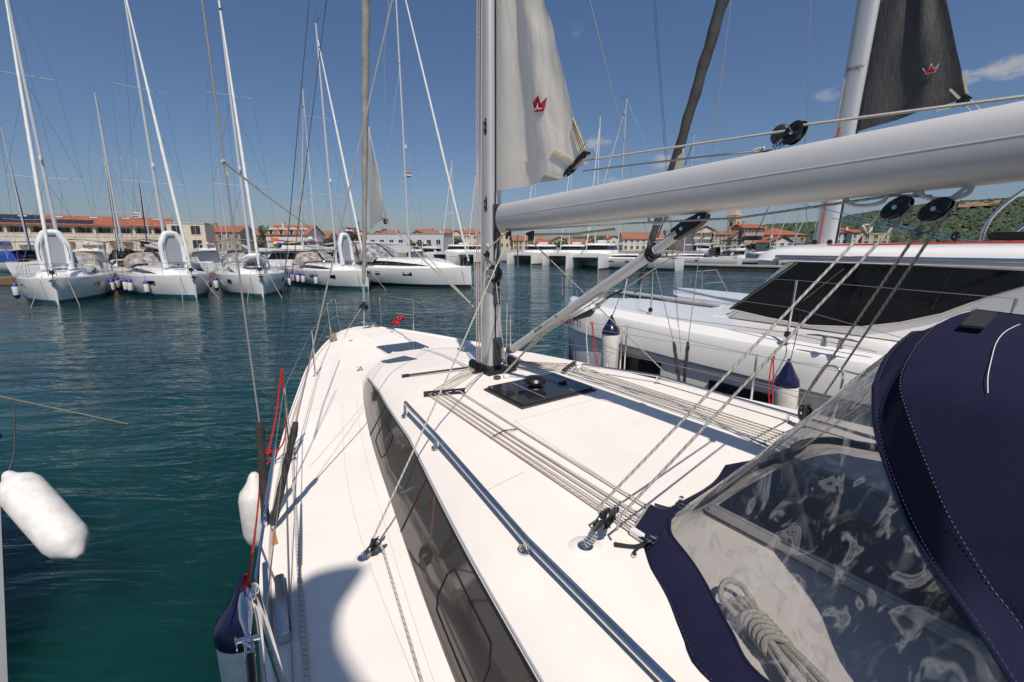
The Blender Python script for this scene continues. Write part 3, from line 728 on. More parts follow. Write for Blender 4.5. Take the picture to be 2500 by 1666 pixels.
def rope(pts, r, mat, name='rope', par=yacht, sub=0, n=10):
    m = MB(); m.tube(pts, r, n, sub=sub); return m.build(name, mat, par, ang=80)
def knot(m, c, r, k=.016):
    m.tube([c + V((math.cos(t) * k, math.sin(2 * t) * k * .8, math.sin(t) * k * 1.3)) for t in [2 * PI * i / 18 for i in range(18)]], r, 6, closed=True)
    m.tube([c + V((math.sin(t) * k * .9, math.cos(t) * k, math.sin(2 * t) * k)) for t in [2 * PI * i / 18 for i in range(18)]], r, 6, closed=True)
kP = PY(2115, 562, .04)
m = MB(); m.tube([pb + V((.03, .0, -.02)), pb + V((.045, 0, .03)), kP], .0058, 10); knot(m, kP, .0055); m.tube([kP, kP + V((-.03, .01, .05)), u1 + V((.055, 0, -.075)), kP + V((.012, 0, .02))], .0055, 8)
m.tube([u1 + V((.0, 0, .052)), u1 + V((-.045, 0, 0)), u1 + V((-.01, .005, -.06)), pb + V((-.055, -.02, .03)), pb + V((-.05, -.02, -.03))], .0058, 10)
m.build('mainsheet', ropeB, yacht, ang=80)
kS = PY(2235, 575, -.05)
m = MB(); m.tube([sb + V((.045, 0, .03)), kS], .0058, 10); knot(m, kS, .0055); m.tube([kS, u2 + V((.055, 0, -.075)), kS + V((-.02, 0, .03))], .0055, 8)
m.tube([u2 + V((-.045, 0, 0)), u2 + V((-.015, -.005, -.06)), sb + V((-.05, 0, .03))], .0058, 10); m.tube([kS, kS + V((-.05, .0, .02)), kS + V((-.06, .01, .05))], .0055, 6, sub=4)
m.build('mainsheet', ropeD, yacht, ang=80)
gk = PY(1241, 573, .05)
m = MB(); m.tube([gk + V((0, 0, .035)), PY(1500, 548, .05), PY(1800, 533, .03), u1 + V((.02, 0, .05)), u2 + V((.02, 0, .05))], .0060, 10)
m.build('mainsheet', ropeB, yacht, ang=80)
m = MB(); s_ = MB(); block(m, s_, gk, (.3, 1, 0), .048, (0, 0, 1)); bo = m.build('gooseneck_block', blackp, yacht, ang=30); s_.tube([gk + V((.0, 0, .05)), gk + V((.03, -.03, .09))], .006, 6); s_.build('shackle', steel, bo)
gs = PY(1297, 578, -.06)
m = MB(); s_ = MB(); block(m, s_, gs, (.3, 1, 0), .046, (.3, 0, -1)); m.poly([gs + V((.07, 0, .03)), gs + V((-.05, 0, .05)), gs + V((-.03, 0, -.02))], .02, (0, 1, 0)); bo = m.build('boom_side_block', blackp, yacht, ang=30); s_.lathe([(.008, 0), (.007, .05)], gs, (0, 1, 0), 8); s_.build('pin', steel, bo)
rope([gs + V((.1, -.02, .02)), PY(1400, 572, -.05), PY(1500, 560, -.05)], .010, ropeW, 'outhaul_rope')
# block on the port side deck and the sheet led aft
DBp = PZ(888, 1362, zdeck(-1.75, 1.8)); DBp.z = zdeck(DBp.x, DBp.y)
dtop = dblock(DBp, PX(915, 1330, DBp.x - .02) - DBp, 'side_deck_block', .060)
m = MB(); m.lathe([(.055, 0), (.05, .004), (.02, .005)], DBp - V((0, 0, .002)), n=24); m.build('block_pad', gel, yacht)
m = MB(); m.tube([gk + V((-.03, .01, -.02)), PX(1170, 700, -.25) if 0 else (gk + V((-.03, .01, -.02))) * .5 + dtop * .5, dtop + V((.02, .0, .03))], .0056, 10)
e1 = PZ(1030, 1666, 1.42); m.tube([dtop + V((.02, 0, .03)), dtop + V((-.03, -.02, .02)), dtop + V((-.05, -.03, -.02)), e1, e1 + (e1 - dtop) * 1.5], .0058, 10)
m.build('mainsheet', ropeB, yacht, ang=80)
sd = PZ(1800, 1100, 1.35); rope([gs + V((0, 0, -.04)), PY(1700, 985, -1.75)], .0056, ropeD, 'mainsheet')
# small mast block + lines beside the mast
mb_ = PY(1188, 621, .10)
m = MB(); m.lathe([(.026, -.018), (.03, -.01), (.02, 0), (.03, .01), (.026, .018)], mb_, (1, .2, 0), 16); m.tube([mb_, mb_ + V((0, -.03, 0))], .01, 6); m.build('cheek_block', blackp, yacht, ang=30)
rope([gk + V((-.02, .02, .03)), mb_ + V((0, .01, .03))], .0068, ropeW, 'reefing_line'); rope([mb_ + V((.01, .0, -.03)), V((.02, .15, 1.85))], .0066, ropeW, 'reefing_line')
for du, mt, r in ((1163, ropeR, .0055), (1168, ropeR, .0045), (1174, ropeW, .005)):
    pt = PY(du, 60, .16); rope([PY(du + 3, -250, .11), PY(du, 500, .14), PY(du + 1, 885, .17)], r, mt, 'halyard')
rope([PY(1218, 560, -.02), PY(1208, 640, .05), PY(1212, 700, .03), PY(1232, 880, -.05)], .0055, ropeB, 'halyard'); rope([PY(1238, 690, -.1), PY(1236, 900, -.12)], .0055, ropeB, 'halyard')
rope([PY(1263, 575, -.3), PY(1268, 845, -.3)], .006, ropeD, 'halyard')
# organisers, lines led aft, clutches
def leads(name_org, start, org, end, mats, offs=.014):
    for i, (s0, o0, e0, mt, r) in enumerate(zip(start, org, end, mats, [.0058, .005, .0058, .0068, .0058, .0055, .005][:len(mats)])):
        mid = (V(o0) + V(e0)) / 2; mid.z = zroof(mid.x, mid.y) + offs
        rope([s0, o0, mid, e0], r, mt, 'deck_line')
zo = .016
orgP = [R_(onroof(u, v), .022) for u, v in ((1046, 968), (1058, 966), (1072, 964), (1086, 963), (1124, 962))]
endP = [R_(onroof(u, v), .022) for u, v in ((1542, 1306), (1548, 1294), (1556, 1281), (1564, 1268), (1580, 1246))]
stP = [V((.09 - .045 * min(i, 3), .19 + .01 * i, 1.81)) for i in range(5)]; stP[4] = V((-.16, .20, 1.80))
leads('o', stP, orgP, endP, [ropeR, ropeW, ropeW, ropeW, ropeW])
def organizer(pts, name='deck_organizer'):
    a, b_ = V(pts[0]), V(pts[1]); a.z = zroof(a.x, a.y) + .004; b_.z = zroof(b_.x, b_.y) + .004; d = (b_ - a).normalized(); w = V((-d.y, d.x, 0))
    m = MB(); m.poly([a - w * .022 - d * .02, b_ - w * .022 + d * .02, b_ + w * .022 + d * .02, a + w * .022 - d * .02], .010, (0, 0, 1)); m.poly([p + V((0, 0, .028)) for p in (a - w * .02 - d * .02, b_ - w * .02 + d * .02, b_ + w * .02 + d * .02, a + w * .02 - d * .02)], .008, (0, 0, 1))
    s_ = MB(); n_ = 5
    for i in range(n_):
        c = a + (b_ - a) * (i / (n_ - 1)); m.lathe([(.02, .008), (.014, .018), (.02, .03)], c, n=14); s_.lathe([(.007, .036), (.006, .042), (.002, .043)], c, n=10)
    o = m.build(name, blackp, yacht, ang=30); s_.build('organizer_bolt', steel, o)
organizer((onroof(1040, 968), onroof(1130, 960)))
organizer((onroof(1376, 912), onroof(1402, 892)))
orgS = [R_(onroof(1374 + 5.2 * i, 913 - 3.8 * i), .02) for i in range(6)]
endS = [R_(onroof(1893 + 5 * i, 1092 - 5.5 * i), .02) for i in range(6)]
stS = [V((-.17 + .03 * i, -.19 - .02 * i, 1.815)) for i in range(6)]
leads('s', stS, orgS, endS, [ropeBB, ropeB, ropeW, ropeW, ropeD, ropeD])
rope([PZ(1390, 905, 1.83), R_(onroof(1640, 985), .02), R_(onroof(1880, 1100), .02)], .0075, ropeBB, 'deck_line')
m = MB(); t1, t2 = onroof(1197, 1074), onroof(1262, 1052); m.tube([R_(t1, .012), R_((t1 + t2) / 2, .034), R_(t2, .012)], .004, 6); m.build('line_strap', webbing, yacht)
def clutch(e, name='rope_clutch'):
    e = V(e); m = MB(); m.box(e + V((-.04, -.0, .0)), (.085, .030, .030), bev=.004)
    m.build(name, gelg, yacht, ang=30)
for e_ in endP[:1]: clutch(e_ + V((.0, 0, 0)))
for e_ in endS[::2]: clutch(e_)
# ------------------------------------------------------------------ furled genoa on the forestay
fb = PY(888, 790, 0); ft = PY(893, 0, 0); fd = (ft - fb)
m = MB(); pts = []; rr = []
for i in range(90):
    t = .155 + i / 60 * 1.0; p = fb + fd * t; rad = itp([(.15, .012), (.17, .034), (.3, .036), (.55, .048), (1, .062), (1.7, .085)], t)
    pts.append(p + V((.003 * math.sin(i * 1.3), .004 * math.sin(i * .9), 0))); rr.append(rad * (1 + .05 * math.sin(i * 2.1)))
m.tube(pts, rr, 14); fs = m.build('furled_genoa', sailc, yacht, ang=80)
m = MB()
for k in range(9):
    t = .20 + .028 * k; c = fb + fd * t; m.tube([c + V((.037 * math.cos(a), .037 * math.sin(a), .035 * a / PI)) for a in [i * PI / 9 for i in range(19)]], .0022, 5)
m.build('sail_wrap_edge', seam, fs)
# clew hanging out of the roll
cA, cB, cC = PY(901, 310, 0), PY(942, 530, -.02), PY(901, 562, 0)
m = MB(); rows = []
for i in range(13):
    f = i / 12; l = cA + (cC - cA) * f; r_ = cA + (cB - cA) * f + V((0, .012 * math.sin(f * 9), 0))
    if f > .97: r_ = cB
    rows.append([l + (r_ - l) * (j / 6) + V((0, .014 * math.sin(j * 1.1 + f * 5), 0)) for j in range(7)])
m.grid(rows); m.build('genoa_clew', sailw, fs, ang=80)
m = MB(); m.tube([PY(904, 556, 0), PY(936, 530, -.02), PY(925, 430, -.01), PY(904, 330, 0)], .0045, 6); m.build('clew_binding', creamw, fs)
gcl = PY(942, 541, -.02)
m = MB(); m.lathe([(.03, -.02), (.045, -.012), (.03, 0), (.045, .012), (.03, .02)], gcl, (1, .4, 0), 16); m.build('genoa_block', blackp, fs, ang=30)
g1 = PY(1150, 742, .35)
m = MB(); m.tube([gcl, PY(1040, 640, .2), g1], .0085, 8); m.tube([gcl + V((0, 0, .03)), PY(1010, 590, .1), PY(1158, 752, .3)], .006, 8); m.build('genoa_sheet', ropeD, yacht)
dr = fb + fd * .065
m = MB(); m.lathe([(.025, -.06), (.055, -.045), (.082, -.02), (.085, .0), (.07, .02), (.082, .035), (.05, .05), (.028, .06), (.03, .10), (.022, .115)], dr, fd, 24); fu = m.build('furler_drum', blackp, yacht, ang=30)
m = MB(); m.lathe([(.024, .052), (.03, .056), (.024, .066)], dr, fd, 16); m.tube([fb - V((0, 0, .06)), dr - fd.normalized() * .05], .008, 8); m.build('forestay_fitting', steel, fu)
m = MB(); m.tube([pts[0], dr + fd.normalized() * .1], .012, 8); m.build('luff_foil', alu, fu)
rope([dr + V((-.05, .06, .0)), PZ(848, 806, 1.46), PZ(838, 830, 1.44)], .005, ropeW, 'furling_line')
# anchor gear
m = MB(); bp = PZ(905, 800, 1.44); m.lathe([(.05, 0), (.055, .02), (.04, .03), (.04, .06), (.06, .075), (.05, .10), (.01, .105)], bp + V((-.05, -.05, .0)), n=18); m.tube([bp + V((.1, 0, .03)), bp + V((.3, 0, .03)), bp + V((.5, .0, 0.02))], .02, 8); m.box(bp + V((.35, 0, .02)), (.45, .10, .04), bev=.01)
m.tube([bp + V((-.16, -.02, .02)), bp + V((-.10, -.1, .05)), bp + V((0, -.14, .05)), bp + V((.06, -.1, .02))], .01, 6, sub=3); m.build('anchor_windlass', steel, yacht, ang=35)
for u, v in ((857, 832), (957, 811)):
    m = MB(); p = onroof(u, v); m.lathe([(.035, 0), (.034, .004), (.02, .005)], p, n=18); m.build('deck_filler', steel, yacht)
m = MB(); p = onroof(877, 905)
for dx in (-.03, .03): m.tube([p + V((dx, -.04, 0)), p + V((dx * .3, -.02, .05)), p + V((0, 0, .02)), p + V((-dx * .3, .03, .06))], .006, 6)
m.lathe([(.03, 0), (.028, .008)], p, n=14); m.build('pad_eye', steel, yacht)
# mooring cleats with lines
def cleat(p, d, s=1.0):
    p = V(p); d = V(d).normalized(); m = MB(); m.tube([p - d * .13 * s + V((0, 0, .05 * s)), p - d * .08 * s + V((0, 0, .056 * s)), p + d * .08 * s + V((0, 0, .056 * s)), p + d * .13 * s + V((0, 0, .05 * s))], [.006, .012, .012, .006], 8)
    for k in (-.04, .04): m.lathe([(.018 * s, 0), (.012 * s, .05 * s)], p + d * k * s, n=10)
    return m
c1 = V((4.15, bb(4.15) - .10, zdeck(4.15, .6))); cleat(c1, (1, -.4, 0)).build('cleat', steel, yacht)
m = MB()
for k in range(7): m.tube([c1 + V((.09 * math.cos(t) * (1 - .05 * k), .05 * math.sin(t), .03 + .012 * k)) for t in [2 * PI * i / 16 for i in range(16)]], .009, 6, closed=True)
m.tube([c1 + V((0, 0, .05)), c1 + V((.15, .1, .03)), V((4.6, bb(4.6) + .02, 1.43)), V((4.8, bb(4.6) + .3, .9)), V((5.6, 1.2, 0))], .010, 6)
tag(m.build('mooring_line', ropeM, None, frame='Y', loc_=c1), 'grey coiled mooring line on the bow cleat of the yacht', 'rope')
# pulpit, both halves
def prail(pts, mid, r=.0125):
    m = MB(); m.tube(pts, r, 10, sub=5); m.tube(mid, .008, 8); return m
P = lambda X, Y, Z: V((X, Y, Z))
def zz(X): return zdeck(X, bb(X) - .05)
m = prail([P(4.95, .40, 1.42), P(5.00, .42, 1.75), P(5.02, .43, 2.0), P(4.92, .48, 2.05), P(4.45, .68, 2.04), P(4.38, .71, 2.0), P(4.36, .70, 1.42)], [P(4.98, .43, 1.74), P(4.37, .71, 1.74)]); m.build('pulpit', steel, yacht)
m = prail([P(4.95, -.40, 1.42), P(5.02, -.43, 1.75), P(5.04, -.43, 2.0), P(4.92, -.48, 2.06), P(4.35, -.78, 2.04), P(4.25, -.82, 1.98), P(4.22, -.80, 1.40)], [P(5.02, -.43, 1.74), P(4.24, -.81, 1.74)]); m.build('pulpit', steel, yacht)
# folded red line on the starboard pulpit foot
m = MB(); c = PZ(965, 792, 1.46)
for k in range(6):
    m.tube([c + V((.10 * math.cos(t) + .02 * k, .05 * math.sin(t) - .03 * k, .01 + .02 * k + .02 * math.sin(3 * t + k))) for t in [2 * PI * i / 14 for i in range(14)]], .014, 6, closed=True)
tag(m.build('rope_bundle', redr, None, frame='Y', loc_=c), 'bundle of red rope lying on the foredeck by the starboard pulpit', 'rope')
# stanchions and lifelines
S1 = PZ(771, 919, 1.37); S2 = PZ(712, 1122, 1.345)
def stan(p, nm='stanchion'):
    p = V(p); m = MB(); m.tube([p, p + V((0, 0, .61))], [.0125, .0110], 10); m.lathe([(.04, 0), (.038, .008), (.018, .012), (.017, .05)], p, n=14); m.box(p + V((.05, 0, .02)), (.05, .02, .03), bev=.004); m.build(nm, steel, yacht)
    return p + V((0, 0, .60))
T1 = stan(S1); T2 = stan(S2)
for X in (1.9, .0, -1.6): stan(P(X, -bb(X) + .07, zs(X)))
gt = PZ(620, 1440, 1.93)
def tube_(pts, r, mat, name, sub=0, n=8): m = MB(); m.tube(pts, r, n, sub=sub); return m.build(name, mat, yacht)
tube_([P(4.37, .71, 2.0), T1, T2, T2 + (gt - T2) * .55], .0028, wire, 'lifeline')
tube_([P(4.37, .71, 1.74), T1 - V((0, 0, .28)), T2 - V((0, 0, .28)), gt - V((-.05, 0, .27)), gt - V((.8, 0, .3))], .0028, wire, 'lifeline')
for h in (.60, .32): tube_([P(4.24, -.80, 1.42 + h)] + [P(X, -bb(X) + .07, zs(X) + h) for X in (1.9, 0, -1.6, -4)], .0028, wire, 'lifeline')
m = MB(); a = T2 + (gt - T2) * .48
m.tube([a, a + (gt - a) * .3, a + (gt - a) * .55], [.006, .011, .011], 10); m.tube([a + (gt - a) * .55, gt], .006, 8); m.lathe([(.016, -.004), (.016, .004)], a + (gt - a) * .62, (0, 1, 0), 12); m.box(a + (gt - a) * .66, (.05, .02, .03), bev=.005); m.build('turnbuckle', steel, yacht)
# gate hoop
g0 = PZ(700, 1690, 1.33); g1_ = PZ(650, 1720, 1.33)
m = MB(); up = V((0, 0, 1))
m.tube([PZ(712, 1740, 1.34), gt.lerp(PZ(712, 1740, 1.34), .14), gt + V((.01, 0, .0)), gt + V((-.04, .01, .005)), gt.lerp(PZ(650, 1800, 1.34), .2) + V((-.03, 0, 0)), PZ(650, 1800, 1.34)], .015, 12, sub=6); m.build('gate_hoop', steel, yacht)
m = MB(); a = gt + V((-.02, .03, .01)); b_ = a + V((-.17, .0, -.01))
m.tube([a, a + (b_ - a) * .25, a + (b_ - a) * .6, b_], [.012, .019, .019, .008], 14); m.tube([b_, b_ + V((-.03, .01, 0)), b_ + V((-.05, -.01, -.01))], .007, 8); m.lathe([(.008, -.03), (.008, .03)], b_ + V((-.02, 0, 0)), (0, 1, .3), 10)
m.tube([b_ + V((-.02 + .02 * math.cos(t), .03, .02 * math.sin(t))) for t in [2 * PI * i / 16 for i in range(16)]], .002, 5, closed=True)
m.tube([b_ + V((-.02, -.008, 0)), b_ + V((-.09, -.010, 0))], .0035, 6); m.tube([b_ + V((-.02, .008, 0)), b_ + V((-.09, .010, 0))], .0035, 6); ph = m.build('pelican_hook', steel, yacht)
m = MB(); m.tube([b_ + V((-.085, 0, 0)), b_ + V((-.15, .0, .0)), b_ + V((-.6, .02, -.03))], [.012, .011, .009], 12); m.build('hook_sleeve', blackp, ph)
# step plates (chromed) near the gate
for c, sz in ((PZ(688, 1480, 1.36), (.42, .045, .055)), (PZ(648, 1430, 1.36), (.34, .02, .05))):
    m = MB(); m.box(c, sz, Matrix.Rotation(math.radians(-4), 3, 'Z'), bev=.006); m.build('fairlead_plate', steel, yacht, ang=30)
m = MB(); m.box(PZ(700, 1515, 1.35), (.16, .02, .03), bev=.004); m.build('drain_slot', greyp, yacht)
# genoa track-like jackline on side deck
jl = [onroof(u, v) for u, v in ((745, 935), (726, 1010), (716, 1120), (722, 1260), (730, 1400), (742, 1560), (750, 1666))]
jl = [p + V((0, 0, .012)) for p in jl]; jl.append(jl[-1] + (jl[-1] - jl[-2]) * 2)
m = MB(); m.tube(jl, .010, 8, sub=3, flat=.4); m.build('jackline', ropeJ, yacht)
tube_([p + V((0, .05, -.002)) for p in jl], .004, wire, 'jackline')
# ------------------------------------------------------------------ shrouds
CP_ = PZ(664, 1293, 1.34); 
def shroud(base, wraptop, top, wr=.0042, rw=.021, name='shroud'):
    m = MB(); d = (V(wraptop) - V(base)); m.tube([wraptop - d * .05, top], wr, 8); o = m.build(name, dwire, yacht)
    w = MB(); N = 14; pp = [V(base) + d * (.04 + .96 * i / N) + V((.002 * math.sin(i * 1.9), .002 * math.cos(i * 2.3), 0)) for i in range(N + 1)]
    w.tube(pp, [rw * (1 + .10 * math.sin(i * 1.7)) * (.75 if i in (0, N) else 1) for i in range(N + 1)], 12); w.build('shroud_cover', wrap, o)
    f = MB(); f.tube([V(base), V(base) + d * .08], .009, 8); f.box(V(base) + V((0, 0, -.02)), (.05, .012, .06), bev=.004); f.build('chainplate', rust if name == 'x' else steel, o)
    return o
capT = V((CP_.x + .02, CP_.y + .02, 8.5))
cap0 = CP_ + V((.03, .03, 0)); shroud(cap0, PX(634, 1030, cap0.x + .03), PX(494, 0, cap0.x + .03) + (PX(494, 0, cap0.x + .03) - PX(634, 1030, cap0.x + .03)) * .6, .0050, .023)
w2 = PX(723, 1030, CP_.x + .13); shroud(CP_, w2, w2 + (w2 - CP_) * 0 + (PX(958, 0, -.45) - w2) * 1.5, .0050, .022)
m = MB(); m.box(CP_ + V((-.09, .01, -.005)), (.14, .05, .002)); m.build('rust_stain', rust, yacht)
SBp = V((-.72, -2.28, 1.34)); 
ws1 = PY(1645, 835, -2.20); ws2 = PY(1680, 835, -2.24)
shroud(SBp, ws1, ws1 + (PY(1440, 0, -1.2) - ws1) * 1.4, .0045, .020); shroud(SBp + V((-.03, -.03, 0)), ws2, ws2 + (PY(1785, 0, -2.3) - ws2) * 1.3, .0045, .020)
for (u1_, v1_), (u0_, v0_), Y1, Y2 in (((672, 930), (755, 0), 2.12, 1.7), ((697, 800), (797, 0), 2.0, 1.55)):
    a = PY(u1_, v1_, Y1); b_ = PY(u0_, v0_, Y2); tube_([a + (a - b_) * (.1 if u1_ == 672 else .18), a, b_ + (b_ - a) * .3], .0022, wired, 'flag_halyard', n=6)
for (u1_, v1_), (u0_, v0_) in (((1655, 800), (1595, 0)), ((1662, 860), (1600, 0))):
    a = PY(u1_, v1_, -2.1); b_ = PY(u0_, v0_, -1.7); tube_([a, b_ + (b_ - a) * .3], .0020, wired, 'flag_halyard', n=6)
# stay led from the masthead to the port side (spiral rope)
# knotted bit on the port cap shroud
kc = PX(545, 395, cap0.x + .03); rope([kc, PX(640, 470, kc.x + .8), PX(757, 556, kc.x + 2.6)], .006, ropeW, 'tie_line')
m = MB(); knot(m, kc, .004, .007); m.tube([kc, PX(556, 430, kc.x)], .005, 6); m.build('tie_knot', ropeW, yacht)
# red fender lanyards, fenders
def fender(name, label, top, bot, r, cap, line_pts, matl, frame='Y', group=None, capend=True):
    top, bot = V(top), V(bot); ax = (bot - top); L = ax.length; ax.normalize()
    t = thing(name, label, 'fender', top, frame, group=group)
    m = MB(); cl = r * .55
    m.lathe([(.018, -.02), (.035, .0), (.055, .05), (r * .62, .09), (r * .88, .13), (r, .19), (r * 1.01, L * .5), (r, L - .19), (r * .88, L - .12), (r * .6, L - .07), (.05, L - .03), (.03, L)], top, ax, 28)
    m.build('fender_body', fend, t, ang=60)
    if cap:
        m = MB(); m.lathe([(.012, -.10), (.022, -.06), (.052, .0), (.075, .05), (r * .70, .09), (r * .95, .13), (r * 1.04, .19), (r * 1.045, .21), (r * 1.0, .213)], top, ax, 28)
        for q in range(4):
            a = q * PI / 2; x = ax.orthogonal().normalized(); y = ax.cross(x); dd = x * math.cos(a) + y * math.sin(a)
            m.tube([top - ax * .08 + dd * .01, top + dd * (r * .66) + ax * .075, top + dd * (r * .98) + ax * .15], .005, 5)
        m.build('fender_cap', navyp, t, ang=60)
    if line_pts:
        m = MB(); m.tube([V(p) for p in line_pts], .0065 if matl is redr else .005, 8, sub=4); m.build('fender_line', matl, t)
    return t
fa = P(S2.x - .02, bb(-.1) + .17, 1.30)
lp = [fa + V((0, 0, -.02)), PX(690, 1085, fa.x + .02), PX(697, 1010, S2.x + .05), PX(690, 930, S2.x + .05), PX(687, 905, S2.x + .05), PX(675, 1010, S2.x), PX(655, 1105, S2.x - .1)]
tA = fender('fender', 'white fender hung with red rope outside the rail beside the black wrapped shrouds', fa, fa - V((0, 0, .66)), .125, False, lp, redr)
m = MB(); kk = PX(655, 1105, S2.x - .1); knot(m, kk, .0065, .016); m.tube([kk, PX(677, 1100, kk.x)], .006, 6)
m.tube([kk, PX(636, 1125, kk.x - .1), PX(633, 1200, kk.x - .35), PX(625, 1280, kk.x - .55), PX(610, 1400, gt.x + .1), PX(602, 1420, gt.x + .05)], .006, 8, sub=4); m.tube([PX(600, 1415, gt.x + .04), PX(590, 1425, gt.x + .05)], .007, 6); knot(m, PX(603, 1412, gt.x + .05), .004, .008)
m.build('fender_line', redr, tA)
fbp = PZ(596, 1448, 1.30)
fender('fender', 'large white fender with navy cap hanging by the chrome gate fitting at the lower edge', fbp, fbp - V((0, .0, .75)), .15, True, [fbp, fbp + V((0, -.02, .1)), gt + V((0, .03, -.02))], redr)
# ================================================================== SPRAYHOOD
def resample(pts, n):
    pts = [V(p) for p in pts]; L = [0]
    for a, b in zip(pts, pts[1:]): L.append(L[-1] + (b - a).length)
    out = []
    for i in range(n):
        t = L[-1] * i / (n - 1); k = 0
        while k < len(L) - 2 and L[k + 1] < t: k += 1
        f = (t - L[k]) / max(1e-9, L[k + 1] - L[k]); out.append(pts[k].lerp(pts[k + 1], f))
    return out
def curve(side, front, ns, nf):
    s = smooth([V(p) for p in side], 6); f = smooth([V(p) for p in front], 6)
    a = resample(s, ns)[:-1] + resample(f, nf)
    return a + [V((p.x, -p.y, p.z)) for p in a[-2::-1]]
NS, NF = 44, 26
b1 = [PZ(u, v, 1.845) for u, v in ((1878, 1666), (1785, 1535), (1727, 1428), (1691, 1370), (1645, 1312))]
corner = PZ(1637, 1290, 1.85)
r1 = curve([P(-4.05, 1.10, 1.85), P(-3.8, 1.08, 1.85)] + b1 + [corner], [corner, P(corner.x + .06, corner.y - .12, 1.85), P(-2.82, .45, 1.86), P(-2.78, 0, 1.87)], NS, NF)
b0 = [PZ(u, v, 1.79) for u, v in ((1736, 1666), (1664, 1553), (1620, 1455), (1584, 1375), (1568, 1310))]
c0 = PZ(1585, 1262, 1.79)
r0 = curve([P(-4.05, 1.26, 1.77), P(-3.8, 1.20, 1.78)] + b0 + [c0], [c0, PZ(1673, 1219, 1.80), PZ(1740, 1178, 1.80), P(-2.62, 0, 1.80)], NS, NF)
def fr(u, v, t): d = _dir(u, v); return CL + d * t
T1s = [P(-4.05, 1.10, 1.87), P(-3.95, 1.07, 2.02), fr(2400, 1550, 1.0), fr(2260, 1350, 1.22), fr(2180, 1180, 1.36), fr(2140, 1050, 1.45), fr(2135, 945, 1.47)]
t1e = fr(2135, 945, 1.47)
r3 = curve(T1s, [t1e, fr(2160, 885, 1.55), P(-3.35, .25, 2.68), P(-3.33, 0, 2.70)], NS, NF)
T2s = [P(-4.15, 1.10, 1.88), P(-4.0, 1.05, 2.05), fr(2500, 1535, 1.0), fr(2432, 1446, 1.05), fr(2365, 1339, 1.12), fr(2298, 1214, 1.2), fr(2218, 1008, 1.35), fr(2202, 925, 1.42), fr(2241, 845, 1.50)]
r4 = curve(T2s, [fr(2241, 845, 1.50), fr(2300, 787, 1.58), fr(2364, 762, 1.62), P(-3.50, 0, 2.795)], NS, NF)
Aft = curve([P(-4.9, 1.22, 1.9), P(-4.9, 1.18, 2.2), P(-4.9, 1.0, 2.45), P(-4.9, .80, 2.55)], [P(-4.9, .80, 2.55), P(-4.9, .5, 2.63), P(-4.9, 0, 2.67)], NS, NF)
hood = bpy.data.objects.new('sprayhood', None)
def wav(p, k, a): return V((a * noise.noise(p * k + V((3, 1, 2))), a * noise.noise(p * k + V((9, 4, 1))), a * noise.noise(p * k)))
# clear window: wavy vinyl between base strip and front seam
m = MB(); rows = []
for j in range(37):
    t = j / 36
    rr_ = []
    for i, (a, b_) in enumerate(zip(r1, r3)):
        p = a.lerp(b_, t); e = math.sin(PI * t) ** .7; nrm = (p - V((-3.6, 0, 1.5))).normalized()
        cre = (1 - abs(noise.noise(V((i * .23 + t * 1.5, t * .9, 4))) * 2.2)) ** 3 * .010 + noise.noise(V((i * .7, t * 1.3, 9))) * .007
        rr_.append(p + wav(p, 2.2, .014 * e) + nrm * cre * e)
    rows.append(rr_)
m.grid(rows)
hoodo = m.build('sprayhood', vinyl, yacht, ang=80)
m = MB(); rows = []
for j in range(7):
    t = j / 6; rows.append([a.lerp(b_, t) + V((0, 0, .012 * math.sin(PI * t))) + wav(a, 4.0, .010 * (1 - t)) for a, b_ in zip(r0, r1)])
m.grid(rows); m.grid([[p for p in rows[0]], [V((p.x, p.y, p.z - .012)) for p in rows[0]]])
m.build('hood_base_strip', navy, hoodo, ang=70)
def band(ra, rb, n, bulge, name, wv=.01):
    m = MB(); rows = []
    for j in range(n + 1):
        t = j / n; rows.append([a.lerp(b_, t) + V((0, 0, bulge * math.sin(PI * t))) + wav(a.lerp(b_, t), 2.2, wv * math.sin(PI * t)) + wav(a.lerp(b_, t), 9.0, .005 * math.sin(PI * t)) for a, b_ in zip(ra, rb)])
    m.grid(rows); return m.build(name, navy, hoodo, ang=75)
band(r3, r4, 6, .0, 'hood_front_band', .006)
band(r4, Aft, 16, .02, 'hood_top', .022)
def seamline(row, d, off, r=.0006, name='hood_stitching', rng=None):
    m = MB(); a, b_ = rng or (0, len(row) - 1)
    pts = [p + off for p in row[a:b_]]
    dense = resample(pts, max(8, int(len(pts) * 4)))
    for i in range(0, len(dense) - 1, 2): m.tube([dense[i], dense[i + 1]], r, 4)
    m.build(name, stitch, hoodo)
ctr = V((-4, 0, 2.0))
def outw(row, k): return [p + (p - ctr).normalized() * k for p in row]
seamline(outw(r3, .008), 0, V((0, 0, 0))); seamline(outw([a.lerp(b_, .12) for a, b_ in zip(r3, r4)], .008), 0, V()); seamline(outw(r4, .006), 0, V(), .0011); seamline(outw([a.lerp(b_, .18) for a, b_ in zip(r0, r1)], .016), 0, V()); seamline(outw([a.lerp(b_, .9) for a, b_ in zip(r0, r1)], .018), 0, V())
m = MB(); m.tube(outw(r1, .004), .006, 6); m.tube(outw(r3, .004), .006, 6); m.build('hood_piping', navy, hoodo)
m = MB(); m.tube([p + (p - ctr).normalized() * -.035 for p in r4], .0125, 10); m.build('hood_bow', steel, hoodo)
def onhood(u, v):
    best = None; d = _dir(u, v).normalized(); 
    for j in range(0, 81):
        t = j / 80
        for a, b_ in zip(r4, Aft):
            p = a.lerp(b_, t) ; w = p - CL; k = w.dot(d); e = (w - d * k).length
            if k > .3 and (best is None or e + k * .02 < best[0]): best = (e + k * .02, CL + d * (k - .03))
    return best[1]
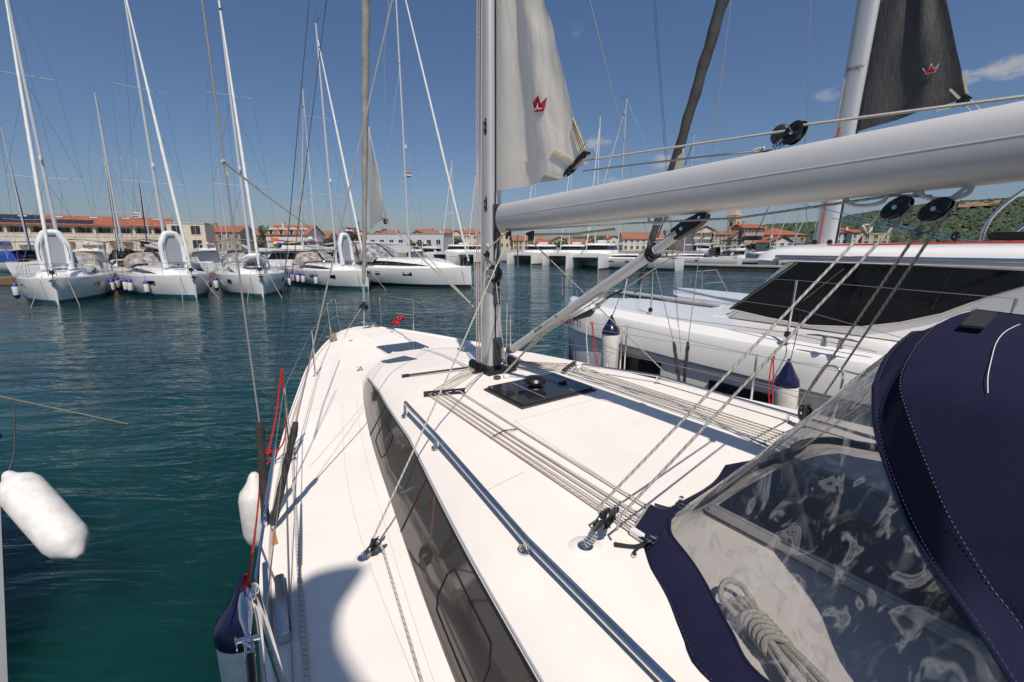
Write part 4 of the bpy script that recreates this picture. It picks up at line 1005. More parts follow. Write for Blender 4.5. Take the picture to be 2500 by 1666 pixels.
# leather patch + long pale seam on the top
pc = onhood(2388, 784)
m = MB(); m.box(pc + V((.0, .0, .004)), (.06, .16, .012), Matrix.Rotation(-.25, 3, 'X'), bev=.004); m.build('hood_patch', webbing, hoodo, ang=30)
m = MB(); m.lathe([(.012, 0), (.010, .006), (.002, .008)], pc + V((-.01, -.05, .010)), n=14); m.build('hood_snap', steel, hoodo)
m = MB(); m.tube([onhood(u, v) for u, v in ((2412, 960), (2412, 920), (2420, 880), (2432, 838), (2452, 812), (2480, 796), (2500, 790))], .0011, 5, sub=4); m.build('hood_tape', whitet, hoodo)
# webbing straps and buckles of the base strip
def strap(pix, zz_, w_=.014):
    m = MB(); pts = [PZ(u, v, z) for (u, v), z in zip(pix, zz_)]; m.tube(pts, w_, 8, sub=3, flat=.22); return m, pts
for pix, z_ in (([(1500, 1328), (1550, 1335), (1580, 1322), (1605, 1308)], (1.80, 1.795, 1.83, 1.85)), ([(1598, 1232), (1640, 1243), (1660, 1236), (1690, 1230)], (1.82, 1.81, 1.83, 1.84)), ([(1560, 1338), (1545, 1350), (1552, 1358)], (1.83, 1.80, 1.79)), ([(1665, 1222), (1655, 1232)], (1.81, 1.82))):
    m, pts = strap(pix, z_); m.build('hood_strap', webbing, hoodo, ang=60)
for u, v in ((1592, 1318), (1666, 1238)):
    m = MB(); c = PZ(u, v, 1.855)
    q = [c + V((.018, .014, 0)), c + V((.018, -.014, .004)), c + V((-.018, -.014, .004)), c + V((-.018, .014, 0))]; m.tube(q, .0028, 6, closed=True); m.tube([(q[0] + q[1]) / 2 - V((.016, 0, 0)), (q[2] + q[3]) / 2 + V((.018, 0, 0))], .0025, 6); m.tube([q[0], q[3]], .0028, 6); m.build('strap_buckle', steel, hoodo)
m = MB()
for u, v in ((1548, 1357), (1664, 1217)): m.lathe([(.011, 0), (.011, .008), (.006, .010)], PZ(u, v, 1.795), n=14)
m.build('strap_snap', steel, hoodo)
# lower corner flap over the clutches
m = MB(); fl = [PZ(u, v, z) for u, v, z in ((1543, 1300, 1.81), (1588, 1231, 1.82), (1612, 1243, 1.84), (1650, 1250, 1.85), (1610, 1300, 1.85), (1575, 1318, 1.83))]
vs = [m.b.verts.new(p) for p in fl]; f = m.face(vs); r = bmesh.ops.extrude_face_region(m.b, geom=[f]); [setattr(v_, 'co', v_.co + V((0, 0, -.008))) for v_ in r['geom'] if isinstance(v_, bmesh.types.BMVert)]
m.build('hood_corner_flap', navy, hoodo, ang=30)
m = MB(); fl = [PZ(u, v, z) for u, v, z in ((1545, 1297, 1.80), (1556, 1262, 1.815), (1584, 1230, 1.80), (1602, 1240, 1.83), (1560, 1300, 1.815))]
vs = [m.b.verts.new(p) for p in fl]; m.face(vs); m.build('hood_clear_flap', vinyl, hoodo)
# coil of rope under the window
cc = PZ(1800, 1520, 1.82)
m = MB(); a0 = PZ(1792, 1462, 1.835); a1 = PZ(1960, 1666, 1.84); dv = (a1 - a0); dn = dv.normalized(); sd_ = V((-dn.y, dn.x, 0))
for k in range(9):
    o_ = sd_ * (-.040 + .010 * k) + V((0, 0, .018 * math.sin(k * 1.1)))
    m.tube([a0 + o_ * .9 + dn * (.02 * (k % 3)), a0 + dn * .14 + o_ * .45 + V((0, 0, .015)), a0 + dn * .3 + o_ * 1.1 + V((0, 0, .008)), a0 + dn * .5 + o_ * 1.3, a0 + dn * .75 + o_ * 1.2], .010, 8, sub=5)
for k in range(6):
    c = a0 + dn * (.105 + .020 * k); m.tube([c + sd_ * (.040 * math.cos(t)) + V((0, 0, .01 + .032 * math.sin(t))) + dn * .01 * math.sin(t * 2) for t in [2 * PI * i / 18 for i in range(18)]], .010, 8, closed=True)
m.tube([a0 + dn * .1 + sd_ * .03, a0 + sd_ * .05 - dn * .02 + V((0, 0, .02)), a0 - dn * .05 + V((0, 0, .03)), a0 - sd_ * .05 + V((0, 0, .01)), a0 + dn * .09 - sd_ * .03], .010, 8, sub=5)
tag(m.build('rope_coil', ropeW, None, frame='Y', loc_=cc, ang=80), 'coil of thick cream rope lying under the clear sprayhood window', 'rope')
# unseen sheet added high overhead, outlined to throw the soft side deck shadow
kx, ky, zc_ = -.13, .60, 9.5
pts = [wz(u, v, 1.35) for u, v in ((560, 1500), (640, 1455), (705, 1438), (760, 1405), (830, 1388), (880, 1384), (893, 1394), (864, 1440), (838, 1480), (826, 1530), (832, 1580), (858, 1630), (890, 1680), (1000, 1850), (950, 2100), (400, 2100), (300, 1600))]
pts = [V((p.x - kx * (zc_ - 1.35), p.y - ky * (zc_ - 1.35), zc_)) for p in pts]
pts = smooth(pts, 3, True)
m = MB(); vs = [m.b.verts.new(p) for p in pts]; f = m.face(vs); bmesh.ops.triangulate(m.b, faces=[f]); r = bmesh.ops.extrude_face_region(m.b, geom=list(m.b.faces)); [setattr(q, 'co', q.co + V((0, 0, .02))) for q in r['geom'] if isinstance(q, bmesh.types.BMVert)]
tag(m.build('shadow_caster', navy, None, smooth_=False, loc_=pts[0]), 'unseen navy sheet added overhead to cast the soft shadow on the side deck', 'shadow_caster')
# ================================================================== NEIGHBOURING CATAMARAN
cat = thing('catamaran', 'large white catamaran alongside on the right with black saloon window, grey sail and purple lettering', 'catamaran', P(-3, -5.75, 0), 'Y')
CT = [(-9, -3.30), (1.5, -3.30), (2.4, -3.40), (2.9, -3.60), (3.15, -3.85), (3.22, -4.05)]
def chull(sgn):
    yc = -5.75; f = (lambda y: y) if sgn > 0 else (lambda y: 2 * yc - y)
    m = MB(); rows = []
    for X in [-9 + .25 * i for i in range(47)] + [2.8, 2.95, 3.1, 3.18, 3.22]:
        yo = itps(CT, X); k = min(1, (3.24 - X) / .9); yi = -4.05 - 1.2 * min(1, k)
        zt = 1.92 + .02 * max(0, X)
        rows.append([(X, f(yi), zt - .02), (X, f(yo - .42 * k), zt + .01), (X, f(yo - .20 * k), zt), (X, f(yo - .04 * k), zt - .10), (X, f(yo), zt - .18), (X, f(yo + .02), zt - .52), (X, f(yo - .055 * k), zt - .58), (X, f(yo - .04 * k), zt - .78), (X, f(yo - .02 * k), .8), (X, f(yo - .10 * k), .2), (X, f(yo - .3 * k), -.4), (X, f(yi + .1), -.4), (X, f(yi), .6)])
    m.grid(rows, closed=True, capu=True); return m.build('hull', gelg, cat, ang=24)
ch = chull(1); chull(-1)
m = MB(); m.poly([(x, y, 1.90) for x, y in ((.9, -4.6), (.9, -6.9), (-9, -6.9), (-9, -4.6))], .8, (0, 0, -1))
m.poly([(x, y, 1.935) for x, y in ((.3, -4.5), (.3, -7.0), (-9, -7.0), (-9, -4.5))], .04, (0, 0, -1)); m.build('bridgedeck', gelg, cat, ang=30)
m = MB(); m.tube([(2.2, -4.3, 1.72), (2.2, -7.2, 1.72)], .06, 14); m.tube([(.9, -5.75, 1.9), (3.6, -5.75, 1.95)], .06, 10); m.build('crossbeam', alu, cat)
m = MB()
for k in range(23):
    y = -4.7 - 2.1 * k / 22; m.tube([(.92, y, 1.86), (2.15, y, 1.84)], .006, 4)
for k in range(14): x = .92 + 1.23 * k / 13; m.tube([(x, -4.7, 1.855), (x, -6.85, 1.855)], .006, 4)
m.build('trampoline', whitet, cat)
# hull windows, letters, emblem
def cpl(pix, name, mat, par, off=.02, Y=-3.33):
    m = MB(); pts = [PY(u, v, Y + off) for u, v in pix]; vs = [m.b.verts.new(p) for p in pts]; f = m.face(vs); bmesh.ops.triangulate(m.b, faces=[f])
    r = bmesh.ops.extrude_face_region(m.b, geom=list(m.b.faces)); [setattr(q, 'co', q.co + V((0, -.03, 0))) for q in r['geom'] if isinstance(q, bmesh.types.BMVert)]
    return m.build(name, mat, par, smooth_=False)
m = MB(); m.poly([(1.42, -3.295, 1.27), (.36, -3.295, 1.27), (.36, -3.295, .62), (1.34, -3.295, .62)], .03, (0, -1, 0)); m.build('hull_window', darkw, ch, smooth_=False)
m = MB(); m.poly([(-.48, -3.295, 1.20), (-1.50, -3.295, 1.22), (-1.50, -3.295, .62), (-.48, -3.295, .62)], .03, (0, -1, 0)); m.build('hull_window', darkw, ch, smooth_=False)
m = MB(); m.poly([(-2.4, -3.295, 1.20), (-3.9, -3.295, 1.22), (-3.9, -3.295, .62), (-2.4, -3.295, .62)], .03, (0, -1, 0)); m.build('hull_window', darkw, ch, smooth_=False)
xd = PY(1455, 798, -3.3) - PY(1330, 772, -3.3)
text('795690 TI', .17, 'registration', purple, cat, PY(1392, 786, -3.3) + V((0, .035, 0)), V((-1, .035, 0)), V((0, 0, 1)), sx=1.0, bold=.002)
lo = PY(1388, 860, -3.42)
def LQ(x, z): return V((lo.x - x, itps(CT, lo.x - x) + .018, lo.z + z))
m = MB()
for pts in ([(-.03, .30), (.01, .22), (.015, -.05), (.09, -.03), (.15, -.16), (.17, -.45), (-.05, -.45), (-.05, .2)],):
    vs = [m.b.verts.new(LQ(x, z)) for x, z in pts]; f = m.face(vs); bmesh.ops.triangulate(m.b, faces=[f])
m.build('bow_emblem', purple, ch, smooth_=False)
m = MB()
def arc(a0_, a1_, rx, rz, w0): 
    o_ = [];i_ = []
    for i in range(21):
        t = math.radians(a0_ + (a1_ - a0_) * i / 20); w = w0 * math.sin(PI * (i + .6) / 21.2)
        o_.append(LQ((rx + w) * math.cos(t) + .04, (rz + w) * math.sin(t) - .18)); i_.append(LQ((rx - w) * math.cos(t) + .04, (rz - w) * math.sin(t) - .18))
    m.grid([o_, i_])
arc(75, -60, .24, .42, .011); arc(150, 240, .20, .30, .008); m.build('bow_emblem', purple, ch)
m = MB(); p = PY(1382, 852, -3.33); m.lathe([(.02, 0), (.015, .05), (.02, .06)], p + V((0, .03, 0)), (0, 1, .2), 10); m.build('hull_fitting', steel, ch)
# saloon
yw = -4.42
wt_ = [PY(u, v, yw) for u, v in ((1785, 755), (1945, 640), (2500, 662))]
low = [PY(u, v, yw) for u, v in ((2500, 700), (2400, 728), (2300, 765), (2200, 786), (2100, 797), (1980, 793), (1880, 775))]
A_, B_, C_ = wt_; C2 = low[0]
m = MB()  # white cabin body
def body(yb, yt, zb):
    return [(.45, yb - .3, zb), (A_.x + .08, yb, zb), (-9, yb, zb)]
rows = []
for t, z in ((0, 1.93), (.12, 2.02), (.35, 2.2), (.7, 2.6), (1, 2.87)):
    xf = A_.x + .22 + (B_.x - A_.x) * t; y = -4.40 - .06 * t
    rows.append([(xf - .25, -5.75 + .0, z)] + [(xf, y - .55, z), (xf - .05, y - .2, z), (xf - .22, y - .02, z), (-3, y, z), (-9, y, z), (-9, -11.5 - y, z), (-3, -11.5 - y, z), (xf - .22, -11.5 - y + .02, z), (xf - .05, -11.5 - y + .2, z), (xf, -11.5 - y + .55, z)])
m.grid(rows, closed=True, capu=True); cab = m.build('saloon', gelg, cat, ang=50)
def wq(p, o=.014): p = V(p); t = (p.z - 1.93) / .94; return V((p.x, -4.40 - .06 * max(0, t) + o, p.z))
m = MB(); poly = [wq(p) for p in [A_, B_, PY(2200, 648, yw), C_] + low]; vs = [m.b.verts.new(p) for p in poly]; f = m.face(vs); bmesh.ops.triangulate(m.b, faces=[f])
m.build('saloon_window', darkw, cab, smooth_=False)
m = MB(); t_ = [wq(p, .018) for p in [A_] + [PY(u, v, yw) for u, v in ((1880, 777), (1980, 795), (2100, 799), (2200, 788), (2300, 767), (2400, 730), (2500, 701))]]; m.tube(t_, .012, 6); m.build('window_trim', seam, cab)
# blurred interior seen through: pale lining + frame bars
m = MB(); m.tube([wq(PY(1960, 735, yw), .02), wq(PY(2060, 655, yw), .02)], .010, 4); m.build('window_mullion', blackp, cab); m = MB(); m.tube([wq(PY(2325, 660, yw), .02), wq(PY(2275, 755, yw), .02)], .005, 4); m.build('window_mullion', blackp, cab)
m = MB()
# saloon side window: darker frame band along leading edge
m.tube([wq(A_, .018), wq(B_, .018)], .02, 4); m.build('window_frame', blackp, cab)
# roof with rounded visor and chrome strip
m = MB(); rows = []
fx = PY(1880, 640, -4.4).x + .15
for t in [i / 12 for i in range(13)]:
    a = PI * t
    pass
RO = [(0, 2.86), (.05, 2.84), (.0, 2.90), (-.02, 2.955), (-.10, 3.005), (-.30, 3.045), (-.8, 3.07), (-1.38, 3.08)]
for X, k in ((fx + .10, .25), (fx + .07, .5), (fx, .75), (fx - .15, .93), (fx - .4, 1.0), (fx - 1.2, 1.03), (fx - 3, 1.15), (-9, 1.3)):
    r = []
    for y, z in RO: r.append((X, -4.37 + y - (1 - min(1, k)) * .25, 2.86 + (z - 2.86) * k))
    rows.append(r + [(p[0], -11.5 - p[1], p[2]) for p in r[::-1]])
m.grid(rows, closed=True, capu=True); roof = m.build('roof', gelg, cat, ang=45)
m = MB(); m.tube([(fx - .25, -4.335, 2.90), (fx - 3, -4.325, 2.905), (-9, -4.32, 2.91)], .020, 8); m.build('roof_trim', steel, roof)
m = MB(); m.tube([(-1.15, -4.72, 3.055), (-3, -4.72, 3.09), (-9, -4.72, 3.12)], .012, 6); m.build('roof_piping', redt, roof)
m = MB()
for X in (-.75, -.95): m = MB(); m.lathe([(.03, -.02), (.04, 0), (.03, .02)], (X, -5.3, 3.10), (0, 1, 0), 12); m.build('roof_block', blackp, roof)
m = MB(); m.box((-2.95, -4.95, 3.15), (.6, .25, .09), bev=.02); m.build('roof_clutch', blackp, roof)
kb = PY(2333, 578, -5.0)
m = MB(); s_ = MB(); block(m, s_, kb, (.3, 1, 0), .055, (0, 0, 1)); m.tube([kb, kb + V((0, 0, -.12))], .015, 6); o_ = m.build('roof_sheet_block', blackp, cat, ang=30); s_.build('pin', steel, o_)
m = MB(); m.tube([PY(1960, 500, -5.2), PY(2333, 582, -5.0)], .006, 6); m.tube([PY(2030, 533, -5.2), PY(2333, 584, -5.0), PY(2430, 592, -4.9)], .006, 6); m.build('sheet', ropeC, cat)
m = MB(); m.tube([PY(2395, 598, -5.3), PY(2402, 565, -5.3), PY(2430, 520, -5.3), PY(2500, 465, -5.3), PY(2620, 400, -5.3)], .020, 10, sub=4); m.tube([PY(2460, 580, -5.3), PY(2500, 550, -5.3), PY(2620, 480, -5.3)], .016, 8); m.build('arch_tube', steel, cat)
# cat mast, sail
ma, mb2 = PY(2012, 612, -5.75), PY(2124, 0, -5.75)
md = mb2 - ma
def cms(p, a=.15, b_=.10): return [p + V((a * math.copysign(abs(math.cos(t)) ** .8, math.cos(t)), b_ * math.sin(t), 0)) for t in [2 * PI * i / 32 for i in range(32)]]
m = MB(); m.grid([cms(ma - md * .15), cms(ma + md * .3), cms(mb2), cms(ma + md * 2.4)], closed=True, capu=True); cm = m.build('mast', alu, cat, ang=60)
text('SELDÉN', .065, 'mast_lettering', inkb, cm, ma + md * .745 + V((0, .103, 0)), V((-1, 0, -.06)), V((0, 0, 1)), shear=.3)
m = MB(); m.tube([ma + md * k + V((.05, .115, 0)) for k in (-.1, .2, .52)], .008, 6); m.build('halyard', redt, cm)
m = MB(); m.tube([ma + md * k + V((.11, .08, 0)) for k in (.1, .6, .72)], .007, 6); m.build('halyard', ropeW, cm)
m = MB(); m.lathe([(.03, 0), (.028, .01), (.004, .012)], ma + md * .30 + V((-.02, .098, 0)), (0, 1, 0), 14); m.build('mast_plug', whitet, cm)
m = MB(); m.tube([ma + md * k + V((-.147, .02, 0)) for k in (.0, .5, 2.3)], .02, 5); m.build('sail_slot', blackp, cm)
def S2p(u, v, off=0):
    p = PY(u, v, -5.75); return p
sl = [(2070, 325), (2095, 240), (2130, 110), (2157, 0)]; 
m = MB(); rows = []
for i in range(60):
    t = i / 40
    vL = 332 - 332 * t; uL = 2063 + 94 * t
    vR = 240 - 240 * t; uR = 2362 - 52 * t
    if t < .03: uR = 2355
    r = []
    for j in range(25):
        s = j / 24; p = PY(uL + (uR - uL) * s, vL + (vR - vL) * s, -5.75)
        w = .05 * math.sin(s * 12 + 1.5 * noise.noise(V((p.z, s, 1)))) * math.sin(PI * s) + .03 * noise.noise(V((p.x * 3, 0, p.z * 1.5)))
        r.append(p + V((0, w * min(1, .3 + s), 0)))
    rows.append(r)
m.grid(rows); cs = m.build('mainsail', sailg, cat, ang=80)
def c5(u, v, o): return PY(u, v, -5.75 + .05 + o)
m = MB()
def fp(pix, mat, name, o): 
    m = MB(); vs = [m.b.verts.new(c5(u, v, o)) for u, v in pix]; f = m.face(vs); bmesh.ops.triangulate(m.b, faces=[f]); m.build(name, mat, cs, smooth_=False)
fp([(2252, 166), (2266, 173), (2273, 154), (2281, 168), (2295, 153), (2283, 177), (2260, 182)], whitet, 'sail_emblem', .01)
fp([(2255, 168), (2267, 175), (2273, 158), (2281, 170), (2291, 158), (2282, 176), (2261, 180)], crownm, 'sail_emblem', .014)
for st in ([(2348, 180), (2354, 180), (2366, 230), (2358, 235)], [(2316, 220), (2322, 216), (2348, 240), (2342, 246)], [(2284, 268), (2286, 273), (2340, 262), (2338, 254)]): fp(st, creamw, 'clew_webbing', .02)
m = MB(); a, b_ = PY(2342, 256, -5.7), PY(2366, 234, -5.7); m.tube([a, b_], [.06, .05], 8); m.build('clew_block', blackp, cs)
m = MB(); m.tube([PY(2365, 240, -5.7), PY(2420, 295, -5.7)], .008, 6); m.tube([PY(2360, 262, -5.7), PY(2385, 285, -5.7)], .008, 6); m.build('outhaul', ropeW, cs)
# cat boom hidden behind ours; furled grey genoa with drum
gb = PY(1547, 738, -5.75); gt2 = PY(1765, 0, -5.75); gd = gt2 - gb
m = MB(); N = 60; pts = [gb + gd * (.07 + 1.5 * i / N) + V((.01 * math.sin(i * 1.1), 0, 0)) for i in range(N + 1)]
m.tube(pts, [itp([(0, .03), (3, .06), (12, .085), (30, .10), (60, .12)], i) * (1 + .06 * math.sin(i * 1.9)) for i in range(N + 1)], 12); cg = m.build('furled_genoa', furlg, cat, ang=80)
m = MB(); m.lathe([(.04, -.08), (.10, -.06), (.125, -.02), (.11, 0), (.125, .03), (.09, .06), (.05, .08), (.05, .16), (.03, .18)], gb + gd * .012, gd, 20); m.tube([gb - gd * .03, gb], .03, 8); m.build('furler_drum', blackp, cat, ang=35)
m = MB(); m.tube([PY(1640, 385, -5.75), PY(1668, 365, -5.75), PY(1662, 412, -5.75)], .02, 6); rowsz = [[PY(1645, 390, -5.7), PY(1672, 368, -5.7)], [PY(1632, 420, -5.7), PY(1671, 412, -5.7)]]; m.grid(rowsz); m.build('genoa_clew', sailw, cg)
m = MB(); m.tube([gb + gd * .02, PY(1430, 748, -4.2)], .006, 6); m.build('furling_line', ropeW, cat)
# stays
def ctube(pts, r, mat, name): m = MB(); m.tube(pts, r, 6); return m.build(name, mat, cat)
ctube([PY(1968, 345, -5.0), PY(1979, 0, -5.0), PY(1990, -300, -5.0)], .006, wire, 'stay'); ctube([PY(1965, 338, -5.0), PY(1970, 560, -5.0)], .006, wire, 'stay')
# cat pulpits, stanchions, lifelines
def cst(u0, v0, u1, v1, Y, r=.013):
    a = PY(u0, v0, Y); b_ = PY(u1, v1, Y); m = MB(); m.tube([a, b_], [r * 1.1, r], 8); m.lathe([(.035, 0), (.03, .01)], V((a.x, a.y, a.z)), n=12); return m.build('stanchion', steel, cat), b_
_, q1 = cst(1588, 776, 1594, 665, -3.62); _, q2 = cst(1919, 838, 1945, 685, -3.40); _, q3 = cst(2470, 770, 2482, 730, -3.5)
cst(1517, 755, 1531, 680, -4.6); cst(1560, 750, 1566, 690, -5.0)
for (u, v) in ((1588, 758), (1922, 818)):
    m = MB(); m.lathe([(.02, -.03), (.04, -.01), (.03, .02), (.035, .04)], PY(u, v, -3.6 if u < 1700 else -3.38), n=12); m.build('stanchion_cup', blackp, cat)
ctube([PY(1375, 675, -4.2), q1, q2, q3], .0035, wire, 'lifeline')
ctube([PY(1375, 705, -4.2), PY(1592, 705, -3.6), PY(1935, 752, -3.4), PY(2475, 900, -3.45)], .0035, wire, 'lifeline')
ctube([PY(1432, 762, -3.7), PY(1590, 770, -3.62), PY(1920, 812, -3.4), PY(2140, 860, -3.4)], .006, ropeD, 'jackline')
m = MB(); m.tube([PY(1374, 750, -4.2), PY(1372, 676, -4.2), PY(1388, 674, -4.3), PY(1392, 745, -4.3)], .014, 8); m.tube([PY(1372, 700, -4.2), PY(1450, 712, -4.2)], .010, 8); m.tube([PY(1388, 676, -4.25), PY(1432, 700, -4.2), PY(1440, 705, -4.2)], .010, 8); m.tube([PY(1380, 672, -4.25), PY(1402, 690, -4.25), PY(1412, 735, -4.25)], .016, 8); m.build('pulpit', steel, cat)
m = MB(); fz = 1.94; A1, A2, A3, A4 = PY(1714, 727, -8.0), PY(1714, 662, -8.0), PY(1750, 659, -8.0), PY(1782, 722, -8.0)
m.tube([PY(1684, 728, -8.0), PY(1688, 664, -8.0), A2, A3, A4], .014, 8); m.tube([A1, A2], .014, 8); m.tube([PY(1686, 695, -8.0), PY(1764, 688, -8.0)], .010, 8); m.tube([PY(1686, 664, -8.0), PY(1560, 700, -6.0)], .004, 5); m.tube([PY(1686, 695, -8.0), PY(1480, 710, -5.0)], .004, 5); m.build('pulpit', steel, cat)
# raised deck box, hatches & cleat
cl = V((-2.0, -3.62, 1.94)); cleat(PZ(2030, 848, 1.94), (1, 0, 0), 2.0).build('cleat', steel, cat)
# fenders between the boats
f1 = PY(1493, 775, -3.02); f1b = PY(1452, 945, -3.02)
fender('fender', 'long white fender with navy cap at the catamaran bow beside the purple lettering', f1 + V((0, 0, -.06)), V((f1.x + .02, -3.05, f1.z - 1.25)), .14, True, [f1, PY(1505, 745, -3.3), PY(1535, 662, -3.55)], navyp, group='navy capped fenders along the catamaran')
f2 = PY(1925, 893, -3.02)
fender('fender', 'white fender with glossy navy cap hanging amidships on the catamaran below its cleat', f2 + V((0, 0, -.02)), V((f2.x - .02, -3.05, f2.z - .95)), .125, True, [f2, PY(1935, 860, -3.2), PY(1955, 770, -3.40)], navyp, group='navy capped fenders along the catamaran')
def lanyard(pix, Y, label):
    m = MB(); a = PY(*pix[0], Y); b_ = PY(*pix[1], Y)
    m.tube([a, a.lerp(b_, .5) + V((.025, 0, 0)), b_], .006, 6, sub=4); m.tube([a + V((-.01, 0, 0)), a.lerp(b_, .5) + V((-.02, 0, 0)), b_ + V((-.015, 0, 0))], .006, 6, sub=4); knot(m, a, .007, .017); knot(m, b_, .006, .012)
    tag(m.build('lanyard', redr, None, frame='Y', loc_=a), label, 'rope')
lanyard(((1445, 790), (1460, 915)), -2.25, 'red lanyard loop tied to the starboard lifeline in front of the purple lettering')
lanyard(((1886, 875), (1880, 1006)), -2.35, 'red lanyard loop tied to the starboard lifeline beside the glossy navy capped fender')
# own starboard gate hoops
m = MB(); hz = -2.30
m.tube([PY(1940, 1010, hz), PY(2005, 905, hz), PY(2022, 895, hz), PY(2040, 897, hz), PY(2056, 912, hz), PY(2056, 935, hz), PY(2035, 1020, hz)], .0125, 10, sub=4); m.build('gate_hoop', steel, yacht)
ctube_ = lambda pts, r, mat, name: tube_(pts, r, mat, name, n=6)
ctube_([PY(1443, 790, -2.2), PY(1530, 798, -2.2), PY(1888, 877, hz), PY(2000, 892, hz)], .0035, wire, 'lifeline'); ctube_([PY(1443, 830, -2.2), PY(1527, 864, -2.2), PY(1880, 948, hz), PY(1960, 975, hz)], .0035, wire, 'lifeline')
m = MB(); m.tube([PY(1520, 980, -2.16), PY(1531, 795, -2.16)], .0125, 10); m.build('stanchion', steel, yacht)
ctube_([PY(2060, 905, hz), PY(2100, 915, hz), PY(2130, 922, hz)], .006, steel, 'lifeline_hook'); ctube_([PY(1438, 905, -2.0), PY(1432, 830, -2.0), PY(1432, 770, -2.1), PY(1440, 745, -2.1)], .008, ropeW, 'tie_line')
# ================================================================== BOAT AT THE FAR LEFT EDGE + its fender
lt = wz(5, 1060, 1.4)
# ================================================================== BACKGROUND YACHTS
def hb(t, B): return B / 2 * itps([(0, .03), (.03, .20), (.08, .42), (.16, .66), (.3, .90), (.45, 1.0), (.7, 1.0), (1, .90)], t)
def make_yacht(name, label, L=12, B=4.0, mast_h=17.5, hood=canvb, big=False, group=None, furl=True, stripe=boot, simple_=False, bimini=True, furlm=None):
    furlm = furlm or furlw; HC = .60 if big else .42
    t = thing(name, label, 'sailing yacht', (0, 0, 0), 'L', group=group)
    sh = lambda x: 1.25 + .12 * max(0, 1 + x / 5)
    xs = [0, .08, .25, .5] + [1 + .5 * i for i in range(int((L - 1) / .5) + 1)]
    m = MB(); rows = []
    for x in xs:
        b = hb(x / L, B); s = sh(-x); k = min(1, x / 2.5)
        r = [(-x, b, s), (-x, b * .995, s - .30), (-x - .02, b * (.97 - .06 * (1 - k)), .75), (-x - .03, b * (.90 - .22 * (1 - k)), .22), (-x - .05, b * (.84 - .28 * (1 - k)), 0), (-x - .1, b * .5, -.5)]
        rows.append(r + [(p[0], -p[1], p[2]) for p in r[::-1]])
    m.grid(rows, capu=True); hu = m.build('hull', hullm, t, ang=35)
    m = MB()
    for sg in (1, -1):
        R = []
        for x in xs:
            b = hb(x / L, B) + .02; k = min(1, x / 2.5); f = lambda z: b * ((.84 - .28 * (1 - k)) + (z / .22) * ((.90 - .22 * (1 - k)) - (.84 - .28 * (1 - k)))) + .012
            R.append([(-x + (.015 if x == 0 else 0), sg * f(z), z) for z in (.03, .24)])
        m.grid(R)
    m.build('waterline_stripe', stripe, hu)
    # deck with coachroof
    m = MB(); rows = []
    for x in [.05, .3, .7] + [1 + .4 * i for i in range(int((L - 1) / .4))]:
        b = hb(x / L, B) - .005; s = sh(-x); k = min(1, b)
        w = b * .62 * min(1, max(0, (x - 1.2) / 1.2)) + .02; h = HC * min(1, max(0, (x - 1.3) / 2.6)) ** .7 * (1 if x < L * .72 else max(0, 1 - (x - L * .72) / .4))
        r = [(-x, b, s), (-x, b - .02 * k, s + .05), (-x, b - .07 * k, s + .01), (-x, w + .06, s + .03), (-x, w, s + .04 + h * .1), (-x, w * .90, s + .03 + h * .75), (-x, w * .80, s + .05 + h * .95), (-x, 0, s + .09 + h)]
        rows.append(r + [(p[0], -p[1], p[2]) for p in r[-2::-1]])
    m.grid(rows); dk = m.build('deck', gelg, t, ang=35)
    for sg in (1, -1):
        m = MB(); top, bot = [], []
        for i in range(14):
            x = 3.1 + (L * .70 - 3.1) * i / 13; b = hb(x / L, B); s = sh(-x); w = b * .62 * min(1, max(0, (x - 1.2) / 1.2)); h = HC * min(1, max(0, (x - 1.3) / 2.6)) ** .7
            e = math.sin(PI * min(1, (i + .3) / 9) * .5) if i < 9 else 1 - max(0, (i - 11)) * .35
            def q(f): return V((-x, sg * (w - w * .10 * (f - .1) / .65 + .045), s + .03 + h * f))
            bot.append(q(.22)); top.append(q(.22 + .50 * max(.02, e)))
        m.grid([top, bot]); m.build('cabin_window', darkw, dk)
    for sg in (1, -1):
        for x0, ln in ((2.1, .55), (4.6, .62), (6.6, .5)) if not big else ((4.0, .8), (7.0, .5), (8.6, .5)):
            m = MB(); R = []
            for x in (x0, x0 + ln):
                b = hb(x / L, B); R.append([(-x, sg * (b * .993 + .012), 1.02), (-x, sg * (b * .975 + .014), .80)])
            m.grid(R); m.build('hull_window', darkw, hu)
    m = MB(); m.box((-2.6, 0, 1.60 + .02), (.55, .55, .03), bev=.01); m.build('foredeck_hatch', smoke, dk)
    # pulpit + rails
    m = MB(); g = 1.5
    m.tube([(-1.5, hb(1.5 / L, B) - .08, g - .1), (-1.45, hb(1.5 / L, B) - .1, g + .55), (-.6, hb(.6 / L, B) * .8, g + .6), (-.15, .12, g + .62), (-.15, -.12, g + .62), (-.6, -hb(.6 / L, B) * .8, g + .6), (-1.45, -hb(1.5 / L, B) + .1, g + .55), (-1.5, -hb(1.5 / L, B) + .08, g - .1)], .016, 6); 
    m.tube([(-.25, .15, g), (-.25, .15, g + .6)], .016, 6); m.tube([(-.25, -.15, g), (-.25, -.15, g + .6)], .016, 6); m.build('pulpit', steel, t)
    for sg in (1, -1):
        m = MB(); xx = [1.5, 3.2, 5.0, 6.8, 8.6, L - .3]
        for x in xx[1:]: b = hb(x / L, B) - .06; m.tube([(-x, sg * b, sh(-x)), (-x, sg * b, sh(-x) + .6)], .012, 5)
        for h in (.6, .3): m.tube([(-x, sg * (hb(x / L, B) - .06), sh(-x) + h) for x in xx], .005, 4)
        m.build('guard_rail', steel, t)
    # mast, spreaders, boom
    xm = -L * .40; zb = 1.85
    m = MB(); m.tube([(xm, 0, zb - .3), (xm - .05, 0, mast_h * .5), (xm - .15, 0, mast_h)], [.095, .09, .06], 12, flat=.7); ms = m.build('mast', aluf, t)
